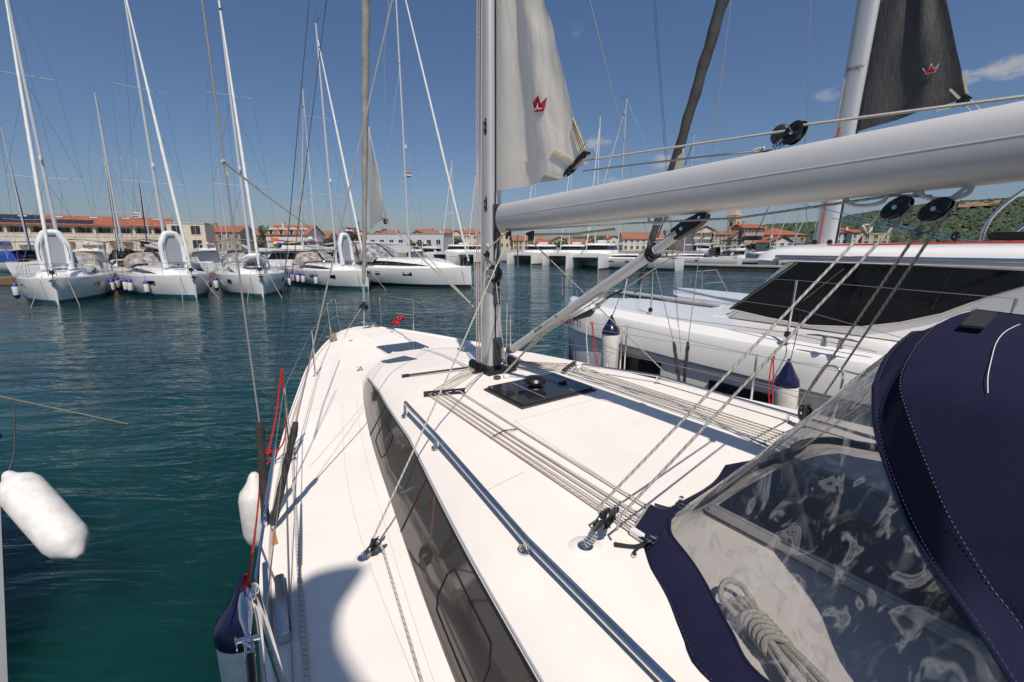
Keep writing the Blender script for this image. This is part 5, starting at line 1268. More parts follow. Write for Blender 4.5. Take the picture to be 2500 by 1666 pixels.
    for k, (z, w) in enumerate(((mast_h * .37, 1.55), (mast_h * .66, 1.25))):
        m = MB(); m.tube([(xm - .35, w, z + .08), (xm - .05, 0, z), (xm - .35, -w, z + .08)], .035, 6, flat=.5); m.build('spreader', aluf, ms)
    m = MB(); m.tube([(xm - .15, .02, mast_h), (xm - .15, .02, mast_h + .7)], .008, 4); m.tube([(xm - .15, 0, mast_h), (xm + .3, 0, mast_h + .12)], .01, 4); m.box((xm + .3, 0, mast_h + .14), (.12, .02, .08)); m.build('mast_antenna', blackp, ms)
    m = MB(); w1, w2 = 1.55, 1.25
    for sg in (1, -1):
        c = (xm - .35, sg * (B / 2 - .12), 1.4); a1 = (xm - .35, sg * w1, mast_h * .37 + .08); a2 = (xm - .35, sg * w2, mast_h * .66 + .08)
        for pp in ([c, a1, a2, (xm - .12, 0, mast_h * .96)], [c, (xm - .05, 0, mast_h * .365)], [a1, (xm - .08, 0, mast_h * .65)]): m.tube(pp, .008, 4)
    m.tube([(xm - .15, 0, mast_h), (-L + 1.2, .0, mast_h * .35), (-L + .1, .8, 1.4)], .007, 4); m.tube([(-L + 1.2, 0, mast_h * .35), (-L + .1, -.8, 1.4)], .007, 4)
    m.build('standing_rigging', wire, t)
    m = MB(); m.lathe([(.06, 0), (.08, .12), (.06, .24)], (xm + .14, 0, mast_h * .42), (0, 0, 1), 10); m.build('mast_light', whitet, ms)
    m = MB(); m.tube([(xm - .15, 0, 2.85), (-L + 2.2, 0, 3.05)], .12, 10, flat=.8); m.build('boom', aluf, t)
    if furl:
        a = V((-.25, 0, 1.75)); b_ = V((xm - .05, 0, mast_h * .94)); N = 40
        m = MB(); m.tube([a.lerp(b_, i / N) for i in range(N + 1)], [(.045 + .045 * math.sin(PI * min(1, (i + 2) / N * 1.05) ** .7)) * (1 + .08 * math.sin(i * 2.7)) for i in range(N + 1)], 10); fg = m.build('furled_genoa', furlm, t, ang=80)
        m = MB(); m.tube([a.lerp(b_, .965), a.lerp(b_, .972)], .07, 8); m.tube([a.lerp(b_, .35), a.lerp(b_, .353)], .085, 8); m.build('furl_tie', blackp, fg)
        m = MB(); m.lathe([(.05, -.12), (.11, -.08), (.11, .05), (.05, .1)], a - V((-.02, 0, .06)), b_ - a, 14); m.tube([(-.2, 0, 1.45), a], .02, 6); m.build('furler_drum', blackp, t, ang=35)
    # anchor
    m = MB(); m.tube([(.10, 0, 1.32), (-.5, 0, 1.42)], .025, 6); m.poly([(.05, .0, 1.34), (.14, .17, 1.26), (.24, 0, 1.14), (.14, -.17, 1.26)], .03, (-1, 0, .2)); m.build('anchor', blackp if not big else steel, t)
    # sprayhood with clear panels, bimini
    if hood:
        xh = -L * .66; w = B * .36
        def arch(x, h, w_, n=12, z0=1.55): return [V((x, w_ * math.copysign(abs(math.cos(PI * i / n)) ** .6, math.cos(PI * i / n)), z0 + h * math.sin(PI * i / n) ** .6)) for i in range(n + 1)]
        A0, A1, A2 = arch(xh, .35, w * .98), arch(xh - .55, .95, w), arch(xh - 1.3, 1.05, w * 1.03)
        m = MB(); m.grid([A0, A1]); hd = m.build('sprayhood', fvin, t); m = MB(); m.grid([[p + V((.01, 0, .01)) for p in A1], A2])
        m.build('hood_canvas', hood, hd)
        m = MB()
        for i in (0, 3, 6, 9, 12): m.tube([A0[i], A1[i]], .035, 5)
        m.tube(A0, .04, 5); m.build('hood_seam', hood, hd)
    if bimini:
        xb = -L * .80; m = MB(); w = B * .40; R = []
        for i in range(5): R.append([V((xb - 2.0 * i / 4, w * (2 * j / 8 - 1), 3.35 + .18 * (1 - (2 * j / 8 - 1) ** 2) - .03 * abs(i - 2))) for j in range(9)])
        m.grid(R); m.grid([[p - V((0, 0, .03)) for p in r] for r in R]); bm_ = m.build('bimini', hood or canvb, t)
        m = MB()
        for xx in (xb, xb - 1, xb - 2.0): m.tube([(xb - 1.0, w * 1.02, 1.6), (xx, w, 3.3), (xx, 0, 3.5), (xx, -w, 3.3), (xb - 1.0, -w * 1.02, 1.6)], .016, 5)
        m.build('bimini_frame', steel, bm_)
    # cockpit: coamings, wheel, dark well so the aft end reads from behind
    m = MB(); m.box((-L * .86, 0, 1.50), (L * .22, B * .42, .12), bev=.03); m.build('cockpit_floor', teak, dk)
    m = MB(); m.tube([(-L * .88, .45 * math.cos(a), 2.0 + .45 * math.sin(a)) for a in [2 * PI * i / 18 for i in range(18)]], .018, 5, closed=True); m.tube([(-L * .88, 0, 1.5), (-L * .88, 0, 2.0)], .06, 6); m.build('steering_wheel', blackp, t)
    return t
canvblue_dk = simple('navy_sail_cover', (.012, .022, .075), .8, var=.3, vscale=3)
HD = math.radians(-45)     # bow towards the camera side
GR = 'white charter yachts moored bow out at the far pontoon'
def place(t, x, y, rz, s=1.0): t.location = (x, y, 0); t.rotation_euler = (0, 0, rz); t.scale = (s, s, s); return t
def xyw(u, v): p = wz(u, v, 0); return p.x, p.y
yA = make_yacht('sailing_yacht', 'leftmost white yacht facing us, grey dinghy upright on its foredeck', 12, 4.1, 18.5, group=GR); place(yA, *xyw(142, 745), HD - math.radians(6))
def cpy(t, label, x, y, rz, s=1, g=GR):
    c = copy_tree(t); place(c, x, y, rz, s); c['label'] = label; c['group'] = g; return c
yB = cpy(yA, 'second white yacht from the left at the pontoon, upright dinghy standing before its mast', *xyw(480, 730), HD + math.radians(5))
yC = cpy(yA, 'white yacht with a deflated dinghy lying flat on its foredeck, third from left', *xyw(643, 728), HD - math.radians(10))
yD = cpy(yA, 'white yacht with upright dinghy, partly behind the foreground furled headsail', *xyw(900, 708), HD + math.radians(1), .98)
yE = make_yacht('sailing_yacht', 'biggest white yacht of the pontoon row, shown nearly side on with three fenders', 15, 4.6, 22, hood=None, big=True, group=GR, stripe=bootb, bimini=False)
place(yE, *xyw(1152, 704), HD + math.radians(14)); yE.scale = (1, 1, 1.1)
m = MB(); xh = -9.0
R = []
for i in range(9):
    f = i / 8; R.append([V((-8.3 - 2.6 * f, 1.65 * math.copysign(abs(math.cos(PI * j / 12)) ** .6, math.cos(PI * j / 12)), 1.62 + 1.3 * math.sin(PI * min(1, f * 1.4 + .15) * .5) * math.sin(PI * j / 12) ** .6)) for j in range(13)])
m.grid(R); m.build('cockpit_enclosure', fvin, yE)
m = MB(); m.grid([[p + V((0, 0, .03)) for p in R[5][2:11]], [p + V((0, 0, .03)) for p in R[8][2:11]]]); m.build('enclosure_roof', canvb, yE)
yF = make_yacht('sailing_yacht', 'dark hooded yacht showing its stern between the first two pontoon yachts', 11.5, 3.9, 16.5, hood=canvdk, group='yachts moored behind the first row', stripe=bootb, furlm=canvblue_dk)
G2 = 'yachts moored behind the first row'
def mastpos(u, vt, zt):
    d = ray(u, vt); t = (zt - H) / d[2]; return d[0] * t, d[1] * t
def atmast(t, u, vt, s, rz, L=12, mh=18.5):
    x, y = mastpos(u, vt, mh * s); xm = -(L * .40 + .15) * s
    return x - xm * math.cos(rz), y - xm * math.sin(rz)
AW = HD + PI
rowb = [(yF, 306, 386, 1.0, AW, None), ]
x, y = wy(306, 660, 38).x, 38.0
place(yF, x - 11 * math.cos(AW + .1) * -1 * 0, y, AW + .1); AWx = AW; yF.rotation_euler = (0, 0, AW)
more = [(yF, 3, 310, 1.0, AW, 'yacht moored behind at the left edge beside the blue cockpit tent'),
        (yF, 253, 386, 1.0, AW, 'distant yacht whose mast stands before the solar panel roof'),
        (yF, 332, 386, 1.05, AW, 'distant yacht whose dark mast stands before the white chimney on the tiled roof'),
        (yA, 529, 386, .9, AW, 'distant yacht whose mast stands left of the third pontoon yacht'),
        (yA, 739, 217, .95, AW, 'yacht moored behind with mast left of the fourth pontoon yacht'),
        (yA, 1160, 427, 1.0, AW, 'faint far yacht whose masthead shows just left of the foreground mast'),
        (yA, 1530, 241, 1.15, AW, 'tall white masted yacht standing behind the far catamarans, topped by an aerial'),
        (yF, 1695, 330, 1.1, AW, 'far yacht whose masthead rises over the boom beside the furled grey sail'),
        (yA, 1785, 470, 1.0, AW, 'far yacht by the clock tower quay'), (yF, 1900, 450, 1.0, AW, 'far yacht in front of the orange hipped roof'),
        (yA, 1960, 440, 1.0, AW, 'far yacht just left of the catamaran mast'), (yA, 2010, 430, .9, AW, 'far yacht right behind the catamaran mast'), (yF, 2070, 440, 1.0, AW, 'far yacht before the white houses below the wooded hill')]
for t, u, vt, s, rz, lb in more:
    mh = 18.5 if t is yA else 16.5
    x, y = atmast(t, u, vt, s, rz + (.15 if u > 1200 else 0), 12 if t is yA else 11.5, mh)
    c = cpy(t, lb, x, y, rz + (.15 if u > 1200 else 0), s, G2)
x, y = atmast(yF, 231, 225, 1.0, AW, 11.5, 16.5); yF.location = (x, y, 0)
for ch in yF.children:
    if ch.name.startswith('furled_genoa'): ch.data = ch.data.copy(); ch.data.materials[0] = furlw
for b_t, mt in ((yC, simple('grey_canvas', (.16, .155, .15), .85, var=.2)), (yB, simple('tan_canvas', (.36, .27, .18), .85, var=.2))):
    for ch in b_t.children:
        for q in [ch] + list(ch.children):
            if q.type == 'MESH' and q.data.materials and q.data.materials[0] == canvb: q.data = q.data.copy(); q.data.materials[0] = mt
# blue tented cockpit boat far left
m_t = thing('motor_cruiser', 'small cruiser with a bright blue cockpit tent at the left edge', 'motorboat', (0, 0, 0), 'L')
def mhull(t, L, B, fb=1.1, mat=hullm):
    m = MB(); rows = []
    for x in [0, .1, .3, .7, 1.3, 2, 3, 4.5, L * .7, L]:
        b = B / 2 * itps([(0, .04), (.1, .5), (.25, .85), (.5, 1), (1, .95)], x / L); s = fb + .35 * max(0, 1 - x / (L * .6))
        r = [(-x, b, s), (-x - .05, b * .96, s * .6), (-x - .3 * (x < 2), b * .8, .1), (-x - .5 * (x < 2), b * .5, -.4)]; rows.append(r + [(p[0], -p[1], p[2]) for p in r[::-1]])
    m.grid(rows, capu=True); h = m.build('hull', mat, t, ang=40)
    m = MB(); m.grid([[(-x, B / 2 * itps([(0, .04), (.1, .5), (.25, .85), (.5, 1), (1, .95)], x / L) * (1 - .12) + .02, .16), (-x, B / 2 * itps([(0, .04), (.1, .5), (.25, .85), (.5, 1), (1, .95)], x / L) * .80 + .02, .0)] for x in (.4, 1, 2, 4, L)]); m.build('waterline_stripe', bootb, h)
    return h
def make_motor(name, label, L=9, B=3.2, fly=True, group=None):
    t = thing(name, label, 'motorboat', (0, 0, 0), 'L', group=group); mhull(t, L, B)
    def sec(x, w, z0, z1, ins): return [(x, w, z0), (x, w - ins, z1), (x, -w + ins, z1), (x, -w, z0)]
    m = MB(); w = B * .40
    m.grid([sec(-1.6, w * .5, 1.3, 1.42, .1), sec(-3.0, w, 1.25, 1.75, .15), sec(-3.9, w, 1.2, 2.5, .25), sec(-7.0, w, 1.2, 2.6, .22)], capu=True); cb = m.build('cabin', gelg, t, ang=30)
    m = MB(); m.poly([(-3.05, w * .80, 1.82), (-3.85, w * .70, 2.42), (-3.85, -w * .70, 2.42), (-3.05, -w * .80, 1.82)], .03, (1, 0, .6)); m.build('windscreen', darkw, cb, smooth_=False)
    for sg in (1, -1):
        m = MB(); m.poly([(-3.5, sg * (w - .10), 1.85), (-4.1, sg * (w - .20), 2.38), (-6.6, sg * (w - .20), 2.42), (-6.8, sg * (w - .10), 1.85)], .03, (0, sg, 0)); m.build('cabin_window', darkw, cb, smooth_=False)
        m = MB(); m.poly([(-2.2, sg * (B * .475), .95), (-2.3, sg * (B * .475), .75), (-3.6, sg * (B / 2 + .01), .75), (-3.7, sg * (B / 2 + .01), .95)], .03, (0, sg, 0)); m.build('hull_window', darkw, cb, smooth_=False)
    m = MB(); m.grid([[(x, y * (1 if i else .7), 2.62 + .08 * (1 - (y / w) ** 2)) for y in (-w * 1.05, -w * .5, 0, w * .5, w * 1.05)] for i, x in enumerate((-3.3, -3.9, -7.9))]); m.grid([[(x, y * (1 if i else .7), 2.56) for y in (-w * 1.05, -w * .5, 0, w * .5, w * 1.05)] for i, x in enumerate((-3.3, -3.9, -7.9))]); rf = m.build('hardtop', gelg, t, ang=40)
    if fly:
        m = MB(); m.box((-6, 0, 2.85), (2.4, w * 1.5, .45), bev=.12); m.tube([(-7.2, w * .7, 2.7), (-7.3, w * .6, 3.6), (-7.3, -w * .6, 3.6), (-7.2, -w * .7, 2.7)], .05, 6); m.build('flybridge', gelg, t, ang=40)
        m = MB(); m.lathe([(.22, 0), (.24, .1), (.15, .2), (.02, .24)], (-7.3, 0, 3.62), n=14); m.build('radar_dome', gelg, t)
    m = MB(); m.tube([(-.1, .1, 2.0), (-1.2, B * .36, 1.98), (-3, B * .46, 1.85)], .014, 5); m.tube([(-.1, .1, 2.0), (-.1, -.1, 2.0), (-1.2, -B * .36, 1.98), (-3, -B * .46, 1.85)], .014, 5)
    for x in (.3, 1.2, 2.2): m.tube([(-x, B * .5 * min(.8, .2 + x * .3), 1.4), (-x, B * .5 * min(.78, .2 + x * .28), 2.0)], .012, 4); m.tube([(-x, -B * .5 * min(.8, .2 + x * .3), 1.4), (-x, -B * .5 * min(.78, .2 + x * .28), 2.0)], .012, 4)
    m.build('bow_rail', steel, t); return t
mhull(m_t, 8, 3)
m = MB(); R = []
for i in range(7): x = -2.4 - 4.6 * i / 6; hh = 1.35 * math.sin(PI * min(.5, .12 + i * .12)); R.append([V((x, 1.3 * math.copysign(abs(math.cos(PI * j / 12)) ** .5, math.cos(PI * j / 12)), 1.15 + hh * math.sin(PI * j / 12) ** .5)) for j in range(13)])
m.grid(R, capu=True); m.build('cockpit_tent', canvblue, m_t)
m = MB()
for i in (1, 3): m.grid([[p + (p - V((p.x, 0, 1.3))).normalized() * .02 for p in (R[i][1].lerp(R[i][2], .3), R[i + 1][1].lerp(R[i + 1][2], .3))], [p + (p - V((p.x, 0, 1.3))).normalized() * .02 for p in (R[i][3], R[i + 1][3])]])
m.grid([[R[0][k].lerp(R[1][k], .3) + V((.03, 0, .02)) for k in (4, 6, 8)], [R[0][k].lerp(R[1][k], .8) + V((.03, 0, .02)) for k in (4, 6, 8)]])
m.build('tent_window', fvin, m_t)
p = wz(70, 668, 0); m_t.location = (p.x + 1, p.y + 1.5, 0); m_t.rotation_euler = (0, 0, math.radians(-15))
mo = make_motor('motor_cruiser', 'white hardtop motor cruiser moored between the third and fourth pontoon yachts', 10.5, 3.7, group='white motor cruisers'); p = wz(735, 668, 0); mo.location = (p.x - 2, 44, 0); mo.rotation_euler = (0, 0, AW + .5)
def mc(u, y, rz, s, lb):
    c = copy_tree(mo); x = wy(u, 640, y).x; c.location = (x, y, 0); c.rotation_euler = (0, 0, rz); c.scale = (s,) * 3; c['label'] = lb; return c
mc(1105, 92, HD + .3, .95, 'white cruiser moored left of the foreground mast, left of two small ones'); mc(1150, 96, HD, .9, 'white cruiser half hidden by the halyards on the mast')
mc(1000, 78, HD + 2.8, .8, 'small white cruiser whose cabin peeps over the biggest yacht'); mc(1740, 62.5 + 12, PI + .4, .85, 'white cruiser lying behind the concrete pontoon right of the boom strut')
mc(1765, 148, HD + .4, 1.2, 'green shaded cruiser off the old town below the tower'); mc(1808, 150, HD - .6, .8, 'small white boat moored just right of the green shaded cruiser'); mc(1848, 140, HD, .75, 'small white boat off the quay in front of the balcony house'); mc(1900, 76, PI + .7, .8, 'brown topped cruiser lying behind the pontoon beside the saloon roof'); mc(1690, 72, PI + .5, .7, 'little cruiser at the left end of the pontoon')
mc(425 + 60, 62, AW, .9, 'white cruiser showing between second yacht and the tiled terrace'); mc(610, 58, AW + .2, .9, 'white cruiser whose cabin shows behind the third yacht'); mc(215, 55, AW, .9, 'white cruiser showing behind the leftmost upright dinghy')
# ================================================================== FAR CATAMARANS
def make_cat(label, g):
    t = thing('catamaran', label, 'catamaran', (0, 0, 0), 'L', group=g)
    for sg in (1, -1):
        m = MB(); rows = []
        for x in (0, .1, .4, 1, 2, 3.5, 6, 9, 12.6):
            k = min(1, .12 + x / 1.8); yo = sg * (2.9 + .62 * k); yi = sg * (2.9 - .45 * k)
            rows.append([(-x, yo, 2.0), (-x, yo - sg * .03, 1.3), (-x, yo - sg * .12 * k, .15), (-x, yo - sg * .3 * k, -.4), (-x, yi + sg * .2 * k, -.4), (-x, yi, .2), (-x, yi - sg * .25 * k, 1.4), (-x, yi - sg * .2 * k, 2.0)])
        m.grid(rows, closed=True, capu=True); h = m.build('hull', gelg, t, ang=35)
        m = MB(); m.grid([[(-x, sg * (2.9 + .62 * min(1, .12 + x / 1.8) - .09 * min(1, x)) + sg * .012, .17), (-x, sg * (2.9 + .62 * min(1, .12 + x / 1.8) - .11 * min(1, x)) + sg * .014, .0)] for x in (0, .4, 1, 2, 3.5, 6, 12.6)]); m.build('waterline_stripe', bootb, h)
        m = MB(); m.poly([(-4.2, sg * 3.515, 1.45), (-4.5, sg * 3.50, .95), (-8.3, sg * 3.50, .95), (-8.6, sg * 3.515, 1.45)], .02, (0, sg, 0)); m.build('hull_window', darkw, h, smooth_=False)
    m = MB(); m.box((-1.5, 0, 1.72), (.3, 5.2, .5), bev=.06); m.build('crossbeam', gelg, t, ang=30)
    m = MB(); m.poly([(-1.5, 2.4, 1.78), (-4.1, 2.4, 1.8), (-4.1, -2.4, 1.8), (-1.5, -2.4, 1.78)]); m.build('trampoline', whitet, t)
    m = MB(); m.grid([[(-4.0, 2.8, 1.98), (-4.0, -2.8, 1.98)], [(-4.0, 2.6, 1.0), (-4.0, -2.6, 1.0)], [(-12, 2.6, .9), (-12, -2.6, .9)], [(-12.3, 2.8, 1.98), (-12.3, -2.8, 1.98)]], closed=False); m.poly([(-4.0, 2.8, 1.98), (-12.3, 2.8, 1.98), (-12.3, -2.8, 1.98), (-4.0, -2.8, 1.98)]); m.build('bridgedeck', underg, t, ang=30)
    def oct_(x0, w, z, c=.8): return [(x0, w - c, z), (x0 - c, w, z), (-11.2, w, z), (-11.2, -w, z), (x0 - c, -w, z), (x0, -w + c, z)]
    m = MB(); m.grid([oct_(-4.3, 2.45, 2.0), oct_(-4.9, 2.3, 2.45)], closed=True, capu=True); m.grid([oct_(-5.5, 2.15, 3.0), oct_(-5.1, 2.25, 3.12), oct_(-5.3, 2.1, 3.28), oct_(-6.2, 1.6, 3.42)], closed=True, capu=True); sl_ = m.build('saloon', gelg, t, ang=50)
    m = MB(); m.grid([oct_(-4.95, 2.27, 2.44), oct_(-5.5, 2.12, 3.01)], closed=True); m.build('saloon_window', darkw, sl_, ang=20)
    m = MB(); m.box((-9.0, 0, 3.6), (1.8, 1.9, .40), bev=.12); m.build('flybridge', gelg, t, ang=30)
    m = MB(); m.tube([(-5.6, 0, 3.1), (-5.8, 0, 19.5)], .14, 10); ms = m.build('mast', aluf, t)
    m = MB(); m.tube([(-6.0, 1.5, 10.1), (-5.7, 0, 10), (-6.0, -1.5, 10.1)], .035, 5); m.build('spreader', aluf, ms)
    m = MB(); m.tube([(-6.0, 0, 5.0), (-11.4, 0, 5.3)], .26, 10); m.build('sail_cover', canvb, t)
    m = MB(); m.tube([(-1.6, 0, 2.0), (-5.6, 0, 18)], .07, 8); m.build('furled_genoa', furlw, t)
    m = MB()
    for sg in (1, -1): m.tube([(-8, sg * 3.2, 2), (-6.0, sg * 1.5, 10.1), (-5.75, 0, 18)], .009, 4); m.tube([(-.2, sg * 2.9, 2.5), (-3, sg * 3.3, 2.6), (-11, sg * 3.4, 2.6)], .008, 4); m.tube([(-.2, sg * 2.9, 2.0), (-.2, sg * 2.9, 2.55), (-.3, sg * 2.3, 2.5)], .018, 5)
    m.build('standing_rigging', wire, t)
    return t
GC = 'catamarans moored side by side across the basin'
cs_ = [(1420, 658, 1.0, 'nearest of the far catamarans, high windowed saloon, seen just under the boom strut'), (1357, 648, .95, 'catamaran second from right in the far row'), (1267, 646, .95, 'catamaran of the far row nearest to the foreground mast, on its right'), (1131, 642, .95, 'catamaran of the far row immediately left of the foreground mast'), (1066, 641, .95, 'leftmost catamaran of the far row, behind the bow of the biggest yacht')]
ct = None
for u, v, s, lb in cs_:
    if ct is None: ct = make_cat(lb, GC); c = ct
    else: c = copy_tree(ct); c['label'] = lb
    p = wz(u, v, 0); rz = math.atan2(-.86, -.52) + .06 * math.sin(u)
    c.location = (p.x, p.y, 0); c.rotation_euler = (0, 0, rz); c.scale = (s * .8, s * .78, s) if c is ct else (s * .9, s * .86, s)
# ================================================================== DINGHIES
def make_dinghy(label):
    t = thing('inflatable_dinghy', label, 'dinghy', (0, 0, 0), 'L', group='white inflatable dinghies stowed on the foredecks')
    m = MB(); pts = [(0, -.56, -.10), (0, -.55, .1), (0, -.57, .9), (0, -.55, 1.35), (0, -.36, 1.80), (0, -.22, 1.98), (0, .22, 1.98), (0, .36, 1.80), (0, .55, 1.35), (0, .57, .9), (0, .55, .1), (0, .56, -.10)]
    sm = smooth([V(p) for p in pts], 4); n = len(sm); m.tube(sm, [.05 if i == 0 or i == n - 1 else (.15 if i in (1, n - 2) else .165) for i in range(n)], 14); m.build('tube', tubew, t, ang=60)
    m = MB(); m.poly([(.03, -.48, .25), (.03, .48, .25), (.03, .48, 1.3), (.03, .22, 1.85), (.03, -.22, 1.85), (.03, -.48, 1.3)], .05, (-1, 0, 0)); m.build('floor', grpvc, t, smooth_=False)
    m = MB(); m.box((.05, 0, .2), (.25, .95, .05), bev=.01); m.build('transom', grpvc, t)
    m = MB()
    for sg in (1, -1): m.tube([(.16, sg * .56, .4), (.20, sg * .58, .65), (.16, sg * .58, .9), (.20, sg * .56, 1.15), (.16, sg * .5, 1.45)], .012, 5)
    m.build('grab_line', blackp, t); return t
dg_ = make_dinghy('grey floored white dinghy standing upright on the leftmost pontoon yacht')
def onboat(t, x, y, z): s = t.scale[0]; a = t.rotation_euler[2]; return V((t.location.x + s * (x * math.cos(a) - y * math.sin(a)), t.location.y + s * (x * math.sin(a) + y * math.cos(a)), z * s))
dg_.location = onboat(yA, -2.9, -.05, 1.78); dg_.rotation_euler = (0, math.radians(-6), yA.rotation_euler[2] + .05)
d2 = copy_tree(dg_); d2['label'] = 'grey floored white dinghy standing upright on the second yacht from the left'; d2.location = onboat(yB, -2.9, -.05, 1.78); d2.rotation_euler = (0, math.radians(-6), yB.rotation_euler[2] + .12)
d3 = copy_tree(dg_); d3['label'] = 'white dinghy standing upright on the yacht behind the foreground furled sail'; d3.location = onboat(yD, -2.9, .0, 1.75); d3.rotation_euler = (0, math.radians(-5), yD.rotation_euler[2] + .3); d3.scale = (1, .9, 1.05)
d4 = copy_tree(dg_); d4['label'] = 'slack white dinghy lying flat on the foredeck of the third yacht'; d4.location = onboat(yC, -3.2, 0, 1.85); d4.rotation_euler = (0, math.radians(68), yC.rotation_euler[2]); d4.scale = (.9, 1, .8)
# ================================================================== FENDERS OF THE FAR YACHTS
fz = thing('fender', '', 'fender', (0, 0, 0), 'L')
m = MB(); m.lathe([(.02, -.8), (.10, -.76), (.135, -.66), (.135, -.14), (.10, -.06), (.02, -.02)], (0, 0, 0), n=14); m.build('fender_body', fend, fz)
m = MB(); m.lathe([(.02, .06), (.05, .02), (.12, -.06), (.142, -.14), (.142, -.16)], (0, 0, 0), n=14); m.build('fender_cap', simple('blue_cap', (.012, .03, .25), .4), fz); m = MB(); m.lathe([(.142, -.64), (.142, -.66), (.11, -.77), (.02, -.86)], (0, 0, 0), n=14); m.build('fender_cap', MATS['blue_cap'], fz)
m = MB(); m.tube([(0, 0, .04), (0, -.03, .6)], .008, 4); m.build('fender_line', wired, fz)
FG = 'white fenders with blue ends on the pontoon yachts'; first = True
for bt, nm, lst in ((yA, 'leftmost pontoon yacht', ((-3.3, -1, 'forward on the left'), (-3.9, 1, 'foremost on the right'), (-5.4, 1, 'middle on the right'), (-6.3, 1, 'rearmost on the right'))), (yB, 'second yacht from the left', ((-2.6, -1, 'foremost on the left'), (-4.6, -1, 'middle on the left'), (-5.5, -1, 'rearmost on the left'), (-5.0, 1, 'on the right'))), (yC, 'third yacht with the flat dinghy', ((-4.6, -1, 'on the left'), (-4.2, 1, 'foremost on the right'), (-6, 1, 'rearmost on the right'))), (yD, 'fourth yacht with the upright dinghy', ((-4, -1, 'foremost on the left'), (-6, -1, 'second on the left'), (-7, -1, 'third on the left'), (-8.2, -1, 'rearmost on the left'))), (yE, 'biggest yacht', ((-7.9, -1, 'foremost on the side'), (-9.8, -1, 'middle on the side'), (-11.3, -1, 'rearmost on the side')))):
    for x, sg, wh in lst:
        c = fz if first else copy_tree(fz); first = False
        L_, B_ = (15, 4.6) if bt is yE else (12, 4.1)
        c.location = onboat(bt, x, sg * (hb(-x / L_, B_) + .14), 1.02); c.rotation_euler = (0, 0, bt.rotation_euler[2]); c['label'] = 'small fender of the ' + nm + ', ' + wh; c['group'] = FG
# mooring lines from the bows into the water
i_ = 0
for bt, nm in ((yA, 'leftmost pontoon yacht'), (yB, 'second yacht from left'), (yC, 'third yacht from left'), (yD, 'fourth yacht from left'), (yE, 'biggest yacht')):
    for sg, sd in ((-1, 'left'), (1, 'right')):
        a = onboat(bt, -.7, sg * .45, 1.5); b_ = onboat(bt, .9, sg * (.9), -.05); m = MB(); m.tube([a, a.lerp(b_, .5) + V((0, 0, -.04)), b_], .016, 5)
        tag(m.build('mooring_line', ropeM, None, loc_=a), 'bow mooring line on the %s of the %s, running into the water' % (sd, nm), 'rope', 'bow mooring lines of the pontoon yachts')
# flags
FLR = simple('flag_red', (.50, .02, .03), .7); FLW = simple('flag_white', (.7, .7, .7), .7); FLB = simple('flag_blue', (.02, .04, .28), .7); FLO = simple('flag_orange', (.65, .18, .04), .7)
def flag(u, v, y, w, pole, label, mats=(FLR, FLW, FLB)):
    p = wy(u, v, y); t = thing('flag', label, 'flag', p)
    m = MB(); g = []
    for j in range(4): g.append([m.b.verts.new(p + V((w * i / 8, .06 * w * math.sin(i * 1.1 + j * .3), -w * .6 * (j / 3) - .10 * w * (i / 8) ** 1.5))) for i in range(9)])
    for j in range(3):
        for i in range(8): f = m.face([g[j][i], g[j][i + 1], g[j + 1][i + 1], g[j + 1][i]]); f.material_index = j
    m.build('flag_cloth', mats[0], t, slots=mats[1:])
    m = MB(); m.tube([p + V((-.01, 0, .12)), p + V((-.03, 0, -pole))], .014, 5); m.build('flag_pole', aluf, t)
flag(342, 590, 40, .75, 2.2, 'red white and blue flag flying between the first two pontoon yachts'); flag(675, 585, 48, .8, 2.4, 'red white and blue flag flying right of the third yacht beside orange pennants'); flag(751, 584, 46, .8, 2.4, 'red white and blue flag flying over the white motor cruiser'); flag(843, 556, 40, .7, 3.2, 'red white and blue flag flying above the dinghy of the fourth yacht')
flag(986, 421, 36, .55, 5.0, 'small courtesy flag flying under the spreader of the biggest yacht'); flag(323, 522, 90, 1.0, 3.0, 'red white and blue flag flying above the long tiled roof'); flag(660, 580, 55, .9, 2.6, 'orange pennant left of the red white and blue flag', (FLO, FLO, FLO))
# ================================================================== PONTOONS AND LAND
def slab(pts, z, th, name, mat, label=None, cat_=None, kind=None):
    m = MB(); m.poly([(p[0], p[1], z) for p in pts], th, (0, 0, -1)); c = V((sum(p[0] for p in pts) / len(pts), sum(p[1] for p in pts) / len(pts), 0))
    o = m.build(name, mat, None, smooth_=False, loc_=c); tag(o, label, cat_, None, kind); return o
p1, p2 = wz(1612, 655, 0), wz(2160, 671, 0); dq = (p2 - p1).normalized(); nq = V((-dq.y, dq.x, 0))
slab([p1, p1 + dq * 60, p1 + dq * 60 + nq * 3, p1 + nq * 3], .62, .16, 'pontoon', concr, 'concrete pontoon with pale deck across the basin at the right', 'pontoon')
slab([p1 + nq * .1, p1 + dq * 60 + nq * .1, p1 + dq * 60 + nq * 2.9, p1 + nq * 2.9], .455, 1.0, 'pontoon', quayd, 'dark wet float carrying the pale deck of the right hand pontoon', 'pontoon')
a0, a1 = V((-60, 24, 0)), V((-7, 50, 0)); dq = (a1 - a0).normalized(); nq = V((-dq.y, dq.x, 0))
slab([a0, a1, a1 + nq * 2.5, a0 + nq * 2.5], .6, .5, 'pontoon', teak, 'long brown pontoon behind the row of white yachts', 'pontoon')
land = [(-900, 60), (-150, 84), (-60, 104), (-20, 118), (4, 128), (30, 150), (60, 152), (120, 150), (260, 190), (900, 260), (900, 3000), (-900, 3000)]
slab(land, 1.25, 3, 'quay_ground', concr, kind='structure')
